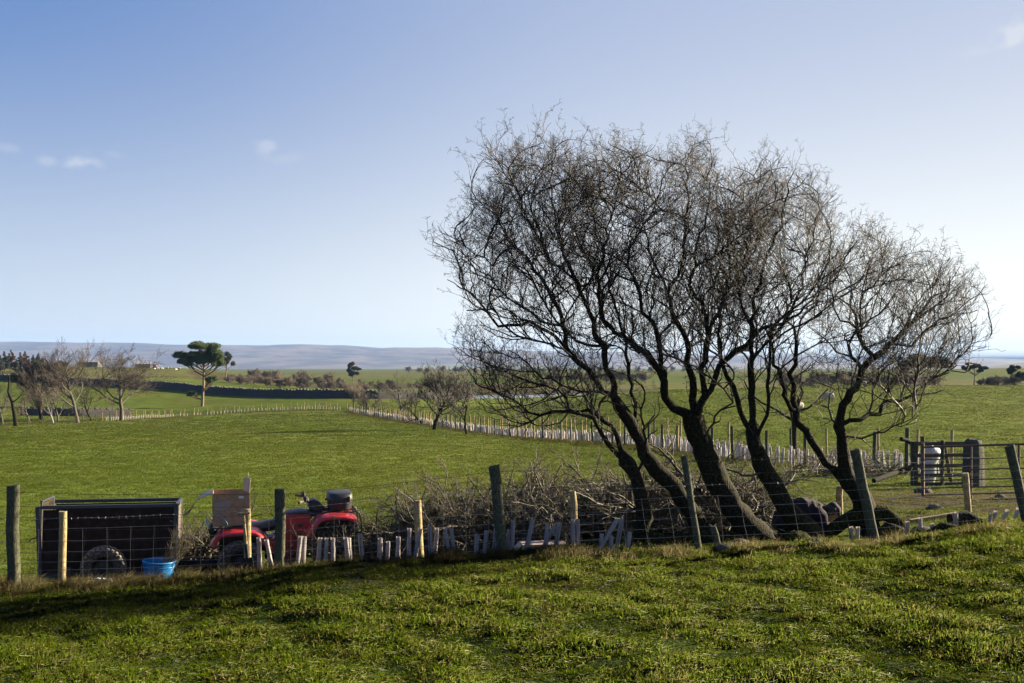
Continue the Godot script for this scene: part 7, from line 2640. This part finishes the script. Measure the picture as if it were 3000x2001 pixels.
func make_grass() -> void:
	var r := RandomNumberGenerator.new()
	r.seed = 31
	var g := Node3D.new()
	g.name = "grass"
	g.set_meta("kind", "stuff")
	tag(g, "short green pasture grass covering the slope and the fields", "grass")
	add_child(g)
	# the near slope
	var nv := 5
	var xs: Array = []
	var cs: Array = []
	for k in nv:
		xs.append([]); cs.append([])
	var d := 6.0
	while d < 13.6:
		var hw := d * 0.56 + 0.4
		var n := int(2.0 * hw / 0.046)
		for k in n:
			var dd := d + r.randf_range(-0.03, 0.03)
			var x := (r.randf() * 2.0 - 1.0) * hw
			var p1 := fn_a.get_noise_2d(x * 45.0, dd * 45.0)
			var p2 := fn_b.get_noise_2d(x * 70.0 + 90.0, dd * 70.0)
			var bare := fn_b.get_noise_2d(x * 26.0 - 300.0, dd * 26.0)
			if bare > 0.34 + r.randf() * 0.1:
				continue
			var s := r.randf_range(0.7, 1.15) * clampf(0.95 + p1 * 1.9, 0.3, 2.0)
			var v := r.randi() % nv
			var ro := r.randf() * TAU
			xs[v].append(Transform3D(Basis(Vector3.UP, ro).scaled(Vector3(1.0, s, 1.0) * r.randf_range(0.8, 1.2)), Vector3(x, H(x, dd) - 0.004, -dd)))
			var c := Color(0.135, 0.205, 0.02).lerp(Color(0.215, 0.265, 0.04), clampf(0.5 + p2 * 1.2 + r.randfn(0, 0.25), 0.0, 1.0))
			if r.randf() < 0.17 + maxf(p2, 0.0) * 0.3:
				c = c.lerp(Color(0.30, 0.25, 0.12), r.randf_range(0.4, 0.95))
			cs[v].append(c)
		d += 0.055
	for v in nv:
		many("grass_tufts", tuft(10 + v, 18, 0.075, 0.072, 0.0041, 1.0), M.grass, xs[v], cs[v], g)
	var near_n := 0
	for v in nv:
		near_n += xs[v].size()
	# the middle fields, thinning out with distance
	xs = []
	cs = []
	for k in 3:
		xs.append([]); cs.append([])
	d = 13.6
	while d < 185.0:
		var hw := d * 0.56 + 0.5
		var gap := 0.085 + (d - 13.6) * 0.0052
		var n := int(2.0 * hw / gap)
		for k in n:
			var dd := d + r.randf_range(-0.5, 0.5) * gap
			var x := (r.randf() * 2.0 - 1.0) * hw
			var p1 := fn_a.get_noise_2d(x * 12.0, dd * 12.0)
			var p2 := fn_b.get_noise_2d(x * 6.0 + 90.0, dd * 6.0)
			var gc := ground_colour(x, dd)
			if gc.r > gc.g * 1.05 and r.randf() < 0.8:
				continue
			var s := r.randf_range(0.6, 1.2) * clampf(1.0 + p1 * 0.35, 0.5, 1.6) * (1.0 + (d - 13.6) * 0.007)
			var v := r.randi() % 3
			var ws := 1.0 + (d - 13.6) * 0.05
			xs[v].append(Transform3D(Basis(Vector3.UP, r.randf() * TAU).scaled(Vector3(ws, s, ws)), Vector3(x, H(x, dd) - 0.004, -dd)))
			var c := Color(0.16, 0.215, 0.036).lerp(Color(0.215, 0.25, 0.062), clampf(0.5 + p2 * 1.0 + r.randfn(0, 0.25), 0.0, 1.0))
			if r.randf() < 0.1:
				c = c.lerp(Color(0.22, 0.18, 0.08), r.randf_range(0.3, 0.9))
			cs[v].append(c)
		d += gap
	# coarse tussocks in the right field
	for k in 2200:
		var dd := 42.0 * pow(4.0, r.randf())
		var x := r.randf_range(0.06, 0.56) * dd
		if fn_a.get_noise_2d(x * 4.0, dd * 4.0) < 0.08:
			continue
		var v := r.randi() % 3
		var ws := 2.2 + dd * 0.03
		xs[v].append(Transform3D(Basis(Vector3.UP, r.randf() * TAU).scaled(Vector3(ws, r.randf_range(1.5, 2.8), ws)), Vector3(x, H(x, dd) - 0.004, -dd)))
		cs[v].append(Color(0.03, 0.042, 0.008).lerp(Color(0.10, 0.09, 0.03), r.randf()))
	for v in 3:
		many("field_tufts", tuft(20 + v, 18, 0.1, 0.06, 0.004, 0.8), M.grass, xs[v], cs[v], g)
	var mid_n: int = xs[0].size() + xs[1].size() + xs[2].size()
	# long dead grass on the bank along the fence and round the feet of posts and trees
	var b := Node3D.new()
	b.name = "rough_grass"
	b.set_meta("kind", "stuff")
	tag(b, "long tangled dead grass on the bank under the fence", "grass")
	add_child(b)
	xs = [[], []]
	cs = [[], []]
	for k in 2600:
		var px := r.randf_range(-60.0, 3060.0)
		var dense := 1.0 if px < 1700.0 else 0.3
		if r.randf() > dense:
			continue
		var dd := 12.55 + r.randfn(0, 0.2)
		var x := (px - 1500.0) / F * dd
		if fn_a.get_noise_2d(x * 40.0, 50.0) < -0.1 and r.randf() < 0.75:
			continue
		var s := r.randf_range(0.5, 1.15) * (0.75 + 0.7 * fn_b.get_noise_2d(x * 40.0, 9.0))
		var v := r.randi() % 2
		xs[v].append(Transform3D(Basis(Vector3.UP, r.randf() * TAU).scaled(Vector3.ONE * s), Vector3(x, H(x, dd) - 0.02, -dd)))
		cs[v].append(Color(0.22, 0.185, 0.10).lerp(Color(0.11, 0.13, 0.035), r.randf() * 0.9).lerp(Color(0.36, 0.30, 0.18), r.randf() * 0.4))
	# along the hedge bank and the boundary
	for q in [[2655, 29.4], [2415, 34.4], [2140, 38.8], [1850, 51.0], [1620, 65.3], [1408, 82.6], [1215, 111.0], [1012, 172.0]].size() - 1:
		var L0: Array = [[2655, 29.4], [2415, 34.4], [2140, 38.8], [1850, 51.0], [1620, 65.3], [1408, 82.6], [1215, 111.0], [1012, 172.0]]
		var a := Vector2((L0[q][0] - 1500.0) / F * L0[q][1], L0[q][1])
		var e := Vector2((L0[q + 1][0] - 1500.0) / F * L0[q + 1][1], L0[q + 1][1])
		for k in int(a.distance_to(e) * 26.0):
			var c := a.lerp(e, r.randf()) + Vector2(r.randfn(0, 0.4), r.randfn(0.8, 1.2))
			var v := r.randi() % 2
			xs[v].append(Transform3D(Basis(Vector3.UP, r.randf() * TAU).scaled(Vector3.ONE * r.randf_range(0.5, 1.0)), Vector3(c.x, H(c.x, c.y) - 0.02, -c.y)))
			cs[v].append(Color(0.19, 0.16, 0.085).lerp(Color(0.10, 0.12, 0.035), r.randf()))
	for k in 700:
		var px := r.randf_range(0.0, 1000.0)
		var dd := lerpf(122.0, 178.0, clampf(px / 640.0, 0.0, 1.0)) + r.randfn(0, 1.0)
		var x := (px - 1500.0) / F * dd
		xs[0].append(Transform3D(Basis(Vector3.UP, r.randf() * TAU).scaled(Vector3(2.2, 1.2, 2.2)), Vector3(x, H(x, dd) - 0.02, -dd)))
		cs[0].append(Color(0.22, 0.17, 0.10).lerp(Color(0.12, 0.12, 0.05), r.randf()))
	for v in 2:
		many("dead_tussocks", tuft(30 + v, 60, 0.12, 0.24, 0.0022, 0.8), M.dry_grass, xs[v], cs[v], b)
	print("  tufts near ", near_n, " mid ", mid_n, " rough ", xs[0].size() + xs[1].size())
